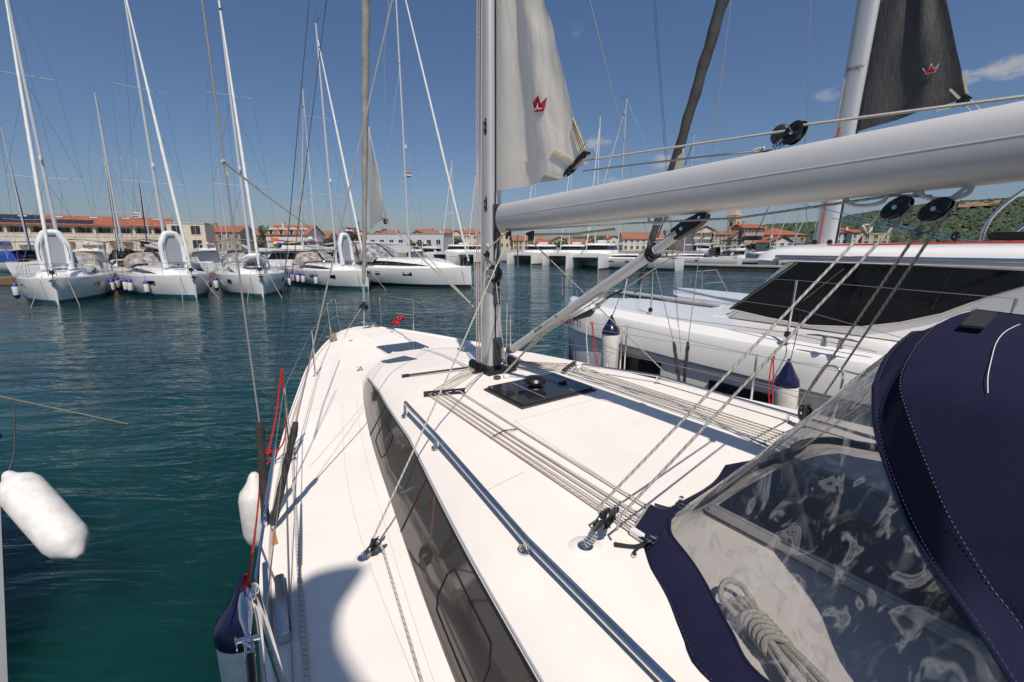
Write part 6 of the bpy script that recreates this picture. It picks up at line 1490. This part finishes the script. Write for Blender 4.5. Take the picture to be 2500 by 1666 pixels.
# ================================================================== BUILDINGS
WN = {}
def win_mesh(kind, w, h):
    k = (kind, round(w, 2), round(h, 2))
    return k
def add_window(b, x, z, w, h, y=-.03, shutters=False, glass=glassw):
    m = MB(); m.box((x, y, z), (w, .05, h)); o = m.build('window', glass, b, smooth_=False)
    m = MB(); fw = .07
    m.box((x, y - .03, z + h / 2 + fw / 2), (w + 2 * fw, .08, fw)); m.box((x, y - .04, z - h / 2 - fw / 2), (w + .3, .14, fw)); m.box((x - w / 2 - fw / 2, y - .03, z), (fw, .08, h)); m.box((x + w / 2 + fw / 2, y - .03, z), (fw, .08, h)); m.box((x, y - .032, z), (.05, .05, h))
    m.build('window_frame', whitet, o, smooth_=False)
    if shutters:
        
        for k_ in (-.78, .78): m = MB(); m.box((x + k_ * w, y - .03, z), (w * .42, .06, h)); m.build('shutter', shut, o, smooth_=False)
    return o
def building(name, label, u0, u1, ve, vr, y, wall, roofm, cols=4, rows_=2, dep=10, style='gable', rot=0, shutters=False, balc=False, winh=1.3, winw=1.0, cat_='building', group=None, chim=1, extra=None):
    pL, pR = wy(u0, ve, y), wy(u1, ve, y)
    base = 1.25; w = (pR - pL).length; hE = pL.z - base; hR = wy(u0, vr, y + (dep / 2 if style in ('gable', 'hip') else 0)).z - base
    t = thing(name, label, cat_, (0, 0, 0), 'L', group=group); t.location = ((pL.x + pR.x) / 2, y, base); t.rotation_euler = (0, 0, rot)
    x0, x1 = -w / 2, w / 2; hR = max(hR, hE + .3)
    m = MB()
    if style == 'front':
        m.poly([(x0, 0, 0), (x1, 0, 0), (x1, 0, hE), (0, 0, hR - .1), (x0, 0, hE)], dep, (0, 1, 0))
    else:
        m.poly([(x0, 0, 0), (x1, 0, 0), (x1, 0, hE), (x0, 0, hE)], dep, (0, 1, 0))
        if style == 'gable':
            for xx, s in ((x0 + .01, 1), (x1 - .01, -1)): m.poly([(xx, 0, hE), (xx, dep, hE), (xx, dep / 2, hR - .15)], .2, (s, 0, 0))
    m.build('wall', wall, t, smooth_=False)
    o = .35
    m = MB()
    if style == 'gable': R = [[(x0 - o, -o, hE - .1), (x1 + o, -o, hE - .1)], [(x0 - o, dep / 2, hR), (x1 + o, dep / 2, hR)], [(x0 - o, dep + o, hE - .1), (x1 + o, dep + o, hE - .1)]]
    elif style == 'hip': q = min(w, dep) / 2; R = [[(x0 - o, -o, hE - .1), (x1 + o, -o, hE - .1)], [(x0 + q - .01, dep / 2, hR), (x1 - q + .01, dep / 2, hR)], [(x0 - o, dep + o, hE - .1), (x1 + o, dep + o, hE - .1)]]
    elif style == 'front': R = [[(x0 - o, -o, hE - .2), (x0 - o, dep, hE - .2)], [(0, -o, hR), (0, dep, hR)], [(x1 + o, -o, hE - .2), (x1 + o, dep, hE - .2)]]
    elif style == 'shed': R = [[(x0 - o, -o, hE), (x1 + o, -o, hE)], [(x0 - o, dep, hR), (x1 + o, dep, hR)]]
    else: R = [[(x0 - .15, -.15, hE), (x1 + .15, -.15, hE)], [(x0 - .15, dep, hE), (x1 + .15, dep, hE)]]
    m.grid(R); m.grid([[V(p) + V((0, 0, .18)) for p in r] for r in R])
    if style == 'hip':
        for s_, xa, xb in ((0, x0 - o, x0 + min(w, dep) / 2), (1, x1 + o, x1 - min(w, dep) / 2)): m.poly([(xa, -o, hE + .08), (xb, dep / 2, hR + .18), (xa, dep + o, hE + .08)])
    e = R[0]; m.poly([V(e[0]), V(e[1]), V(e[1]) + V((0, 0, .18)), V(e[0]) + V((0, 0, .18))])
    rf = m.build('roof', roofm, t, smooth_=False)
    if chim:
        for k in range(chim): m = MB(); m.box((x0 + w * (.25 + .45 * k), dep * .4, hR + .2), (.7, .6, 1.3)); m.box((x0 + w * (.25 + .45 * k), dep * .4, hR + .9), (.9, .8, .12)); m.build('chimney', W_white if k % 2 else wall, rf, smooth_=False)
    fl = hE / rows_
    for r in range(rows_):
        for c in range(cols):
            xx = x0 + w * (c + .5) / cols; hh = min(winh, fl * .6)
            add_window(t, xx, fl * (r + .55), min(winw, w / cols * .5), hh, shutters=shutters)
        if balc and r:
            m = MB(); m.box((0, -.6, fl * r + .05), (w * .92, 1.2, .15)); m.box((0, -1.15, fl * r + .55), (w * .92, .06, .9)); m.build('balcony', balc, t, smooth_=False)
    return t
# long terrace with solar panels at the left
eL, eR = wy(0, 545, 114), wy(415, 553, 133)
base = 1.25; dvec = (eR - eL); dvec.z = 0; Lw = dvec.length; rotT = math.atan2(dvec.y, dvec.x)
T = thing('terrace_building', 'long cream terrace with orange tiled roof, solar panels and open loggias behind the left yachts', 'building', (0, 0, 0), 'L'); T.location = (eL.x - dvec.x * .35, eL.y - dvec.y * .35, base); T.rotation_euler = (0, 0, rotT)
Lt = Lw * 1.35; hE = eL.z - base; hR = wy(0, 523, 119).z - base
m = MB(); m.box((Lt / 2, 6, hE / 2 - 1.6), (Lt, 11.9, hE - 3.2)); m.box((Lt / 2, 6.8, hE - 1.6), (Lt, 10.3, 3.2)); m.box((Lt / 2, .85, hE - .28), (Lt, 1.7, .56)); m.box((Lt / 2, .1, hE - 2.75), (Lt, .2, .9)); m.build('wall', W_cream, T, smooth_=False)
nb = 11
for i in range(nb + 1):
    m = MB(); m.box((Lt * i / nb, .8, hE - 1.6), (.5, 1.7, 3.2)); m.build('loggia_pier', W_cream, T, smooth_=False)
for i in range(nb):
    add_window(T, Lt * (i + .55) / nb, hE - 1.65, Lt / nb * .45, 1.7, y=1.62); m = MB(); m.box((Lt * (i + .25) / nb, 1.55, hE - 1.5), (Lt / nb * .18, .1, 2.0)); m.build('loggia_door', bark, T, smooth_=False)
m = MB(); m.tube([(0, -.05, hE - 2.25), (Lt, -.05, hE - 2.25)], .06, 6); m.build('loggia_rail', whitet, T)
for i in range(7):
    m = MB(); m.box((Lt * (.1 + i * .13), -.3, 2.4), (Lt * .10, .6, .9)); m.build('shop_awning', canvblue if i < 2 else (W_rust if i % 2 else W_white), T, smooth_=False)
m = MB(); R = [[(-.5, -.6, hE), (Lt + .5, -.6, hE)], [(-.5, 5.5, hR), (Lt + .5, 5.5, hR)], [(-.5, 12.5, hE), (Lt + .5, 12.5, hE)]]; m.grid(R); m.grid([[V(p) - V((0, 0, .2)) for p in r] for r in R]); m.poly([(-.5, -.62, hE), (Lt + .5, -.62, hE), (Lt + .5, -.62, hE - .25), (-.5, -.62, hE - .25)]); rT = m.build('roof', tile, T, smooth_=False)
sl_ = (hR - hE) / 6.1; nn = V((0, -sl_, 1)).normalized()
for r in range(2):
    for i in range(20):
        x_ = Lt * .26 * 0 + .8 + i * (Lt * .62 / 20); 
        if r == 1 and i > 12: continue
        w_ = Lt * .62 / 20 - .12; ya, yb = (-.1 + r * 2.6), (2.4 + r * 2.6)
        m = MB(); m.poly([V((x_, ya, hE + (ya + .6) * sl_)) + nn * .12, V((x_ + w_, ya, hE + (ya + .6) * sl_)) + nn * .12, V((x_ + w_, yb, hE + (yb + .6) * sl_)) + nn * .12, V((x_, yb, hE + (yb + .6) * sl_)) + nn * .12], .06, -nn); m.build('solar_panel', solar, rT, smooth_=False)
for i in range(5): m = MB(); yc = 4.2; m.box((Lt * (.33 + .15 * i), yc, hE + (yc + .6) * sl_ + .08), (1.6, .9, .12), Matrix.Rotation(math.atan(sl_), 3, 'X')); m.build('skylight', seam, rT, smooth_=False)
m = MB(); m.box((Lt * .84, 5.0, hR + .6), (1.8, 1.4, 1.8)); m.build('chimney', W_white, rT, smooth_=False)
Tn = V((T.location.x, T.location.y, 0))
building('annex', 'flat roofed cream annex with a big gridded window at the end of the terrace', 412, 492, 546, 546, 128, W_cream, W_white, 2, 2, 8, 'flat', rot=.3, winw=4.0, winh=3.0, chim=0)
building('house', 'low orange roofed house right of the flat cream annex', 490, 582, 567, 553, 142, W_stone, tile, 5, 2, 10, 'gable', rot=.1)
building('house', 'weathered house with a worn gable above the third yacht', 578, 640, 575, 558, 160, W_stone, tile2, 4, 2, 9, 'hip')
W1 = building('house', 'white two storey house with four dormers in an orange roof', 650, 750, 574, 552, 124, W_white, tile, 4, 3, 11, 'gable', shutters=False, balc=W_white)
for k in range(4):
    m = MB(); w_ = wy(750, 574, 124).x - wy(650, 574, 124).x; xx = -w_ / 2 + w_ * (k + .5) / 4; h0 = wy(650, 574, 124).z - 1.25
    m.box((xx, 1.2, h0 + .7), (1.3, 2.6, 1.4)); m.lathe([(.66, -1.3), (.66, 1.3)], (xx, 1.2, h0 + 1.3), (0, 1, 0), 14); dm = m.build('dormer', W_white, W1, ang=30)
    m = MB(); m.box((xx, -.12, h0 + .8), (.8, .06, 1.1)); m.build('dormer_window', glassw, dm, smooth_=False)
building('house', 'small pink roofed house behind the white cruiser', 752, 800, 582, 566, 150, W_pink, tile2, 3, 2, 9, 'gable')
building('warehouse', 'long pale metal warehouse behind the biggest yacht', 896, 1082, 571, 569, 128, simple('metal_cladding', (.50, .51, .52), .6), W_grey, 8, 1, 14, 'flat', rot=-.05, winw=1.2, chim=0)
GT = 'tiled roof houses of the old town behind the basin'
walls = [W_cream, W_white, W_stone, W_pink, W_yel, W_grey]
hs = [(800, 835, 583, 570, 170), (838, 880, 580, 568, 175), (905, 940, 574, 565, 210), (938, 968, 572, 564, 225), (965, 1000, 574, 567, 205), (998, 1040, 572, 565, 220), (1036, 1066, 575, 563, 200), (1062, 1105, 578, 568, 180), (1100, 1128, 573, 563, 215), (1125, 1165, 570, 560, 205), (1160, 1200, 568, 560, 190), (1205, 1245, 566, 556, 185),
      (1252, 1290, 588, 577, 190), (1292, 1345, 592, 581, 180), (1348, 1385, 588, 579, 200), (1388, 1430, 594, 585, 175), (1432, 1475, 590, 580, 190), (1478, 1520, 588, 577, 195), (1522, 1622, 584, 568, 170), (1624, 1660, 582, 572, 190), (1655, 1695, 588, 576, 180), (1075, 1100, 570, 560, 240), (1185, 1225, 574, 566, 230), (925, 955, 566, 560, 260), (1010, 1050, 566, 560, 260), (585, 620, 568, 560, 200), (860, 900, 573, 564, 220)]
def near(a, b):
    u = (a + b) / 2
    for lim, s in ((600, 'behind the third pontoon yacht'), (860, 'behind the white hardtop cruiser'), (960, 'above the tent of the biggest yacht'), (1040, 'behind the pale warehouse'), (1120, 'above the bow of the biggest yacht'), (1170, 'just left of the foreground mast'), (1250, 'hidden by the foreground mast'), (1400, 'under the boom near its mast end'), (1520, 'under the middle of the boom'), (1630, 'under the boom left of its strut end'), (3000, 'behind the boom strut end')):
        if u < lim: return s
ad = ['narrow', 'broad', 'small', 'plain', 'tall', 'squat']
for i, (u0, u1, ve, vr, y) in enumerate(hs):
    building('house', 'old town tiled house, number %d from left, %s' % (1 + sorted(h[0] for h in hs).index(u0), near(u0, u1)), u0, u1, ve, vr, y, walls[(i * 5 + i // 3) % 6], tile if i % 3 else tile2, 3 if u1 - u0 < 60 else 7, 2, 9, ('gable', 'hip', 'front')[i % 3] if u1 - u0 < 60 else 'gable', rot=.12 * math.sin(i * 2.3), group=GT, chim=i % 2)
building('house', 'cream four storey gabled house with green shutters left of the bell tower', 1694, 1752, 566, 553, 152, W_cream, tile2, 5, 3, 12, 'front', rot=.1, shutters=True)
building('house', 'pale facade with a small loggia directly before the bell tower', 1746, 1792, 573, 566, 150, W_yel, tile2, 5, 3, 10, 'gable', rot=-.2)
building('house', 'bare stone house with pitched roof right of the bell tower', 1786, 1822, 580, 564, 148, W_stone, tile2, 2, 2, 10, 'front', rot=.1)
building('house', 'pink apartment house with stacked balconies and dark shutters', 1816, 1864, 557, 549, 146, W_pink, tile, 3, 3, 10, 'gable', rot=-.1, balc=W_pink, shutters=True)
building('house', 'wide house under a bright orange hipped roof near the catamaran mast', 1864, 1968, 574, 558, 150, W_stone, tile, 6, 2, 14, 'hip')
building('house', 'little white gabled house in front of the wide hipped roof', 1882, 1938, 592, 578, 132, W_white, tile, 3, 2, 8, 'front')
building('house', 'white house right of the catamaran mast, left one of a pair', 2028, 2086, 568, 558, 138, W_white, tile, 4, 3, 10, 'gable', rot=-.1)
building('house', 'white house right of the catamaran mast, right one of a pair', 2080, 2124, 568, 562, 136, W_white, tile, 3, 3, 10, 'gable', rot=.1)
building('house', 'cream flat roofed block at the foot of the wooded hill', 2112, 2168, 571, 570, 134, W_yel, W_cream, 3, 3, 10, 'flat', rot=-.25, chim=0)
# bell tower
pl, pr_ = wy(1772, 600, 165), wy(1800, 600, 165); wT = (pr_ - pl).length
bt_ = thing('bell_tower', 'square stone bell tower with pyramid roof rising over the old town', 'tower', (0, 0, 0), 'L'); bt_.location = ((pl.x + pr_.x) / 2, 165, 1.25); bt_.rotation_euler = (0, 0, .6)
hT = wy(1780, 529, 165).z - 1.25; hS = wy(1780, 500, 165).z - 1.25; wT *= .78
m = MB(); m.box((0, 0, hT / 2), (wT, wT, hT)); m.box((0, 0, hT * .60), (wT * 1.08, wT * 1.08, .3)); m.box((0, 0, hT * .99), (wT * 1.18, wT * 1.18, .5)); m.build('shaft', W_yel, bt_, smooth_=False)
m = MB(); m.grid([[(s_[0] * wT * .58, s_[1] * wT * .58, hT + .3) for s_ in ((1, 1), (-1, 1), (-1, -1), (1, -1))], [(s_[0] * .1, s_[1] * .1, hS) for s_ in ((1, 1), (-1, 1), (-1, -1), (1, -1))]], closed=True, capu=True); m.build('spire_roof', W_pink, bt_, smooth_=False)
for z in (.5, .78):
    for sx, sy in ((0, -1), (-1, 0), (1, 0)):
        m = MB(); m.box((sx * wT * .5, sy * wT * .5, hT * z), (.12 if sx else .9, .9 if sx else .12, 1.5)); m.build('belfry_window', glassw, bt_, smooth_=False)
# ================================================================== TREES
def tree(name, label, u, vb, vt, y, wpx, mat, kind='round', cat_='tree', group=None, seed=1):
    rnd = random.Random(seed); pb = wy(u, vb, y); pt = wy(u, vt, y); w = wpx / F * y; hgt = pt.z - 1.25
    t = thing(name, label, cat_, (0, 0, 0), 'L', group=group); t.location = (pb.x, y, 1.25)
    th = hgt * (.12 if kind != 'round' else .3)
    m = MB(); m.tube([(0, 0, -.1), (.1, 0, th), (0, .1, hgt * .7)], [.03 * hgt + .05, .025 * hgt + .03, .02], 7)
    for k in range(4): a = k * 1.7; m.tube([(0, 0, th), (w * .25 * math.cos(a), w * .25 * math.sin(a), hgt * .6)], [.1, .03], 5)
    m.build('trunk', bark, t)
    m = MB(); N = 900 if kind == 'round' else 500
    cl = [(rnd.uniform(-1, 1), rnd.uniform(-1, 1), rnd.uniform(-1, 1), rnd.uniform(.25, .5)) for _ in range(26)]
    for i in range(N):
        if kind == 'cypress':
            z = rnd.random(); r_ = (w / 2) * math.sin(PI * min(1, z * .9 + .12)) ** .7 * rnd.uniform(.5, 1.08); a = rnd.uniform(0, 2 * PI); c = V((r_ * math.cos(a), r_ * math.sin(a), th + (hgt - th) * z))
        else:
            cx, cy, cz, cr = cl[rnd.randrange(26)]; l = max(1, math.sqrt(cx * cx + cy * cy + cz * cz)); d = V((rnd.gauss(0, 1), rnd.gauss(0, 1), rnd.gauss(0, 1))).normalized() * cr * rnd.uniform(.6, 1)
            q = V((cx / l * .7, cy / l * .7, cz / l * .7)) + d; c = V((q.x * w / 2, q.y * w / 2, th + (hgt - th) * (.5 + q.z * .5)))
        s = w * .045 * rnd.uniform(.6, 1.4) if kind == 'round' else w * .10; x_ = V((rnd.gauss(0, 1), rnd.gauss(0, 1), rnd.gauss(0, .6))).normalized(); y_ = x_.orthogonal().normalized()
        vs = [m.b.verts.new(c + x_ * s), m.b.verts.new(c + y_ * s * .7), m.b.verts.new(c - x_ * s), m.b.verts.new(c - y_ * s * .7)]; m.face(vs)
    bm = m.b; me = bpy.data.meshes.new('crown'); bm.to_mesh(me); bm.free(); me.materials.append(mat); o = bpy.data.objects.new('crown', me); COL.objects.link(o); o.parent = t; return t
TG = 'trees and bushes between the quay and the town'
for i, (u, vb, vt, y, w, mt, kd, lb) in enumerate([(878, 590, 537, 135, 9, leafd, 'cypress', 'slim dark cypress just right of the foreground furled sail'), (650, 600, 548, 140, 30, leafd, 'round', 'dark round tree left of the dormered white house'), (858, 590, 550, 140, 40, leafd, 'round', 'dark round tree left of the slim cypress'), (700, 604, 588, 105, 60, leafl, 'round', 'broad green bush at the foot of the dormered white house'), (740, 604, 584, 104, 30, leafl, 'round', 'green bush right of the dormered house near a flag'), (812, 600, 580, 110, 50, leafd, 'round', 'green tree behind the fourth yacht and cruiser'), (1030, 604, 590, 110, 60, leafl, 'round', 'green bushes in front of the pale warehouse'), (1118, 604, 580, 120, 34, leafl, 'round', 'leafy tree behind the bow of the biggest yacht'), (640, 604, 582, 112, 24, leafl, 'round', 'light green bush right of the third yacht mast'), (1375, 604, 586, 140, 46, leafl, 'round', 'green tree between far houses below the boom'), (1460, 600, 578, 160, 40, leafd, 'round', 'dark tree by the far houses above the catamarans'), (1625, 595, 560, 230, 26, leafd, 'round', 'dark pine behind the boom strut end'), (1640, 590, 556, 230, 8, leafd, 'cypress', 'thin cypress near the boom strut end'), (1040, 604, 592, 112, 26, leafd, 'round', 'dark shrub by the warehouse doors'), (1880, 604, 590, 126, 20, leafl, 'round', 'small shrub beside the little gabled house')]):
    tree('cypress' if kd == 'cypress' else 'tree', lb, u, vb, vt, y, w, mt, kd, 'tree', TG, seed=i + 3)
# ================================================================== WOODED HILL
hillm = simple('hill_soil', (.09, .075, .04), .95, var=.5, vscale=.02)
bare = simple('bare_earth', (.30, .155, .085), .95, var=.35, vscale=.06)
RG = [(1700, 600), (1800, 572), (1865, 554), (1941, 550), (2000, 545), (2072, 531), (2145, 519), (2213, 509), (2322, 499), (2431, 492), (2500, 487), (2700, 470), (3000, 450)]
def hz_(u, f):
    zt = wy(u, itps(RG, u) + 4, 640).z; return 1.2 + (zt - 1.2) * math.sin(min(1, f) * PI / 2) ** 1.3
hp = lambda u, f: V((wy(u, 600, 640).x * (1 - .52 * (1 - f)), 640 - 330 * (1 - f), hz_(u, f)))
m = MB(); rows = []
for j in range(30):
    f = j / 24; rows.append([hp(u, f) + V((0, 0, 2.0 * noise.noise(V((u * .02, f * 5, 1))))) + (V((0, 0, -20 * (f - 1))) if f > 1 else V()) for u in range(1690, 3010, 24)])
m.grid(rows); ho = m.build('hill', hillm, None, loc_=(400, 500, 0)); ho['kind'] = 'structure'
m = MB(); R = []
for j in range(7): R.append([hp(u, .56 + .20 * j / 6) + V((0, -2, 2.2)) for u in range(2318, 2424, 8)])
m.grid(R); o = m.build('bare_slope', bare, None, loc_=(400, 560, 0)); o['kind'] = 'structure'
rnd = random.Random(5); m = MB()
for i in range(9000):
    f = rnd.random() ** .8 * 1.03; u = rnd.uniform(1700, 2900)
    if f > .50 and f < .79 and 2312 < u < 2425 and noise.noise(V((u * .06, f * 16, 2))) < .22: continue
    c = hp(u, f); s = rnd.uniform(1.6, 3.6); c.z += s * .4
    rt = [m.b.verts.new(c + V((s * rnd.uniform(.8, 1.2) * math.cos(a), s * rnd.uniform(.8, 1.2) * math.sin(a), rnd.uniform(-.3, .4) * s))) for a in [2 * PI * k / 6 + rnd.random() * .5 for k in range(6)]]
    rt2 = [m.b.verts.new(c + V((s * .6 * math.cos(a), s * .6 * math.sin(a), s * rnd.uniform(.6, .9)))) for a in [2 * PI * k / 6 for k in range(6)]]
    for k in range(6): m.face([rt[k], rt[(k + 1) % 6], rt2[(k + 1) % 6], rt2[k]])
    m.face(rt2)
me = bpy.data.meshes.new('hill_woodland'); m.b.to_mesh(me); m.b.free(); me.materials.append(leafmat('hill_foliage', (.022, .042, .018), (.055, .080, .030))); MATS['hill_foliage'].node_tree.nodes['Noise Texture'].inputs['Scale'].default_value = .25
o = bpy.data.objects.new('hill_woodland', me); COL.objects.link(o); o['kind'] = 'stuff'
m = MB(); rows = []
for j in (0, 1, 2): rows.append([V((x, 1500 + j * 200, 0 if j == 0 else (18 + 10 * noise.noise(V((x * .004, j, 0))) + (6 if x > 200 else 0)) * (1 if j == 1 else 1.6))) for x in range(-1800, 2600, 50)])
m.grid(rows); o = m.build('distant_hills', leafd, None, loc_=(0, 1500, 0)); o['kind'] = 'structure'
# far left edge neighbour
P1, P2 = wz(5, 1060, 1.4), wz(19, 1666, .1)
nb_ = thing('sailing_yacht', 'white hull sliver at the far left edge carrying the big white fender', 'sailing yacht', (0, 0, 0)); 
P1 = wz(-6, 1060, 1.4); dh = V((-.93, .28, 0)).normalized(); nh = V((-.97, -.2, 0)).normalized()
m = MB(); rows = []
for k, (z, off) in enumerate(((1.45, -.05), (1.4, 0), (.75, .5), (.1, 1.0), (-.4, 1.3))):
    q = P1.lerp(P2, min(1.2, max(0, (1.4 - z) / 1.3))); q.z = z
    rows.append([q + nh * 9, q + nh * 4, q + nh * 1.2, q + nh * .3, q, q + dh * .3, q + dh * 1.2, q + dh * 4, q + dh * 9])
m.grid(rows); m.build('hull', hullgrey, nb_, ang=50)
m = MB(); m.tube([p + V((.01, 0, -.06)) for p in rows[0]], .03, 8); m.build('rubbing_strake', navyp, nb_)
m = MB(); m.poly([rows[0][i] for i in range(9)]); m.build('deck', gelg, nb_)
m = MB(); q = P1 + dh * .9 + nh * .5 + V((0, 0, .05)); m.tube([q, q + V((0, 0, .6))], .014, 8); m.build('stanchion', steel, nb_)
ftp, fbt = wz(12, 1152, 1.05), wz(182, 1372, .52)
ax_ = (fbt - ftp); ln = ax_.length
ftp = wy(18, 1158, 3.25); fbt = wy(196, 1358, 2.95)
fender('fender', 'big white fender swinging out at the left edge above the dark green water', ftp, fbt, .140, False, [ftp, ftp + V((-.02, .1, .15)), ftp + V((-.1, .25, .5))], wired, frame=None)
a, b_ = wy(-30, 962, 6.2), wz(310, 1035, 0); m = MB(); m.tube([a, b_, b_ + (b_ - a) * .05], .012, 6); tag(m.build('mooring_line', ropeM, None, loc_=b_), 'dark taut mooring line entering the water near the left edge', 'rope')
# ================================================================== WATER, SKY, LIGHT, CAMERA
m = MB(); m.poly([(-2500, -600, 0), (2500, -600, 0), (2500, 3500, 0), (-2500, 3500, 0)])
w = m.build('water', waterm, None, smooth_=False, loc_=(0, 0, 0)); w['kind'] = 'structure'
SUN = V((.13, -.60, 1.0)).normalized()
el = math.asin(SUN.z); az = math.atan2(SUN.x, SUN.y)
W = bpy.data.worlds.new('World'); SC.world = W; W.use_nodes = True
n = W.node_tree; n.nodes.clear()
sky = n.nodes.new('ShaderNodeTexSky'); sky.sky_type = 'NISHITA'; sky.sun_disc = False; sky.sun_elevation = el; sky.sun_rotation = az
sky.air_density = 1.0; sky.dust_density = .6; sky.ozone_density = 2.2; sky.altitude = 0
bg = n.nodes.new('ShaderNodeBackground'); bg.inputs[1].default_value = .085; o = n.nodes.new('ShaderNodeOutputWorld')
tc = n.nodes.new('ShaderNodeTexCoord')
# small fair-weather clouds: soft masks round chosen directions of the sky
last = sky.outputs[0]
noi = n.nodes.new('ShaderNodeTexNoise'); noi.inputs['Scale'].default_value = 26; noi.inputs['Detail'].default_value = 7; noi.inputs['Roughness'].default_value = .62
mpn = n.nodes.new('ShaderNodeMapping'); mpn.inputs['Scale'].default_value = (1, 1, 1.8); n.links.new(tc.outputs['Generated'], mpn.inputs[0]); n.links.new(mpn.outputs[0], noi.inputs[0])
for (u, v, ru, rv, dens) in ((1410, 65, 26, 30, .30), (2470, 165, 120, 26, .75), (2350, 180, 50, 14, .45), (2025, 232, 34, 16, .40), (1455, 350, 44, 18, .60), (1470, 440, 60, 14, .55), (1620, 395, 60, 22, .65), (1720, 385, 40, 12, .4), (738, 495, 30, 10, .45), (1098, 520, 22, 7, .4), (1000, 525, 60, 8, .18), (1300, 505, 30, 10, .35), (370, 282, 30, 6, .1)):
    d = V(ray(u, v)).normalized()
    r_ = V((d.y, -d.x, 0)).normalized(); q_ = r_.cross(d).normalized()
    su, sv = ru / F * .9, rv / F * .9
    def dot(vec, k):
        x = n.nodes.new('ShaderNodeVectorMath'); x.operation = 'DOT_PRODUCT'; n.links.new(tc.outputs['Generated'], x.inputs[0]); x.inputs[1].default_value = vec
        y = n.nodes.new('ShaderNodeMath'); y.operation = 'MULTIPLY_ADD'; n.links.new(x.outputs['Value'], y.inputs[0]); y.inputs[1].default_value = 1 / k; y.inputs[2].default_value = 0
        z = n.nodes.new('ShaderNodeMath'); z.operation = 'POWER'; n.links.new(y.outputs[0], z.inputs[0]); z.inputs[1].default_value = 2; 
        ab = n.nodes.new('ShaderNodeMath'); ab.operation = 'MULTIPLY'; n.links.new(y.outputs[0], ab.inputs[0]); n.links.new(y.outputs[0], ab.inputs[1])
        return ab.outputs[0]
    a = dot(r_, su); b_ = dot(q_, sv)
    s = n.nodes.new('ShaderNodeMath'); s.operation = 'ADD'; n.links.new(a, s.inputs[0]); n.links.new(b_, s.inputs[1])
    f = n.nodes.new('ShaderNodeMath'); f.operation = 'SUBTRACT'; f.inputs[0].default_value = 1.0; n.links.new(s.outputs[0], f.inputs[1])
    g = n.nodes.new('ShaderNodeMath'); g.operation = 'MULTIPLY_ADD'; n.links.new(noi.outputs[0], g.inputs[0]); g.inputs[1].default_value = 3.2; g.inputs[2].default_value = -1.9
    h = n.nodes.new('ShaderNodeMath'); h.operation = 'ADD'; n.links.new(f.outputs[0], h.inputs[0]); n.links.new(g.outputs[0], h.inputs[1])
    c = n.nodes.new('ShaderNodeMapRange'); c.interpolation_type = 'SMOOTHSTEP'; n.links.new(h.outputs[0], c.inputs[0]); c.inputs[1].default_value = 0; c.inputs[2].default_value = 1.1; c.inputs[3].default_value = 0; c.inputs[4].default_value = dens
    fm = n.nodes.new('ShaderNodeMath'); fm.operation = 'GREATER_THAN'; 
    dd = n.nodes.new('ShaderNodeVectorMath'); dd.operation = 'DOT_PRODUCT'; n.links.new(tc.outputs['Generated'], dd.inputs[0]); dd.inputs[1].default_value = d; n.links.new(dd.outputs['Value'], fm.inputs[0]); fm.inputs[1].default_value = 0
    mm = n.nodes.new('ShaderNodeMath'); mm.operation = 'MULTIPLY'; n.links.new(c.outputs[0], mm.inputs[0]); n.links.new(fm.outputs[0], mm.inputs[1])
    mx_ = n.nodes.new('ShaderNodeMixRGB'); n.links.new(mm.outputs[0], mx_.inputs[0]); n.links.new(last, mx_.inputs[1]); mx_.inputs[2].default_value = (5.2, 5.0, 5.1, 1); last = mx_.outputs[0]
sxyz = n.nodes.new('ShaderNodeSeparateXYZ'); n.links.new(tc.outputs['Generated'], sxyz.inputs[0])
rp = n.nodes.new('ShaderNodeValToRGB'); n.links.new(sxyz.outputs[2], rp.inputs[0]); e_ = rp.color_ramp.elements
e_[0].position = 0.0; e_[0].color = (.54, .555, .68, 1); e_[1].position = .55; e_[1].color = (.74, .84, .98, 1)
q1_ = e_.new(.12); q1_.color = (.62, .67, .78, 1)
ml = n.nodes.new('ShaderNodeMixRGB'); ml.blend_type = 'MULTIPLY'; ml.inputs[0].default_value = 1; n.links.new(sky.outputs[0], ml.inputs[1]); n.links.new(rp.outputs[0], ml.inputs[2])
for l_ in list(sky.outputs[0].links):
    if l_.to_node != ml: t_ = l_.to_socket; n.links.new(ml.outputs[0], t_)
n.links.new(last, bg.inputs[0]); n.links.new(bg.outputs[0], o.inputs[0])
sl = bpy.data.lights.new('sun', 'SUN'); sl.energy = 4.1; sl.angle = math.radians(.53); sl.color = (1.0, .935, .86)
so = bpy.data.objects.new('sun', sl); COL.objects.link(so); so.rotation_euler = SUN.to_track_quat('Z', 'Y').to_euler(); so.location = (0, -20, 40)
cam = bpy.data.cameras.new('camera'); co = bpy.data.objects.new('camera', cam); COL.objects.link(co)
cam.sensor_width = 36; cam.lens = F / 2500 * 36; cam.clip_end = 8000; cam.clip_start = .05
co.location = (0, 0, H); co.rotation_euler = (PI / 2 - PT, 0, 0); SC.camera = co
SC.view_settings.view_transform = 'Standard'; SC.view_settings.look = 'None'; SC.view_settings.exposure = 0.08; SC.view_settings.gamma = 1
SC.cycles.max_bounces = 8; SC.cycles.transparent_max_bounces = 12; SC.cycles.caustics_reflective = False; SC.cycles.caustics_refractive = False
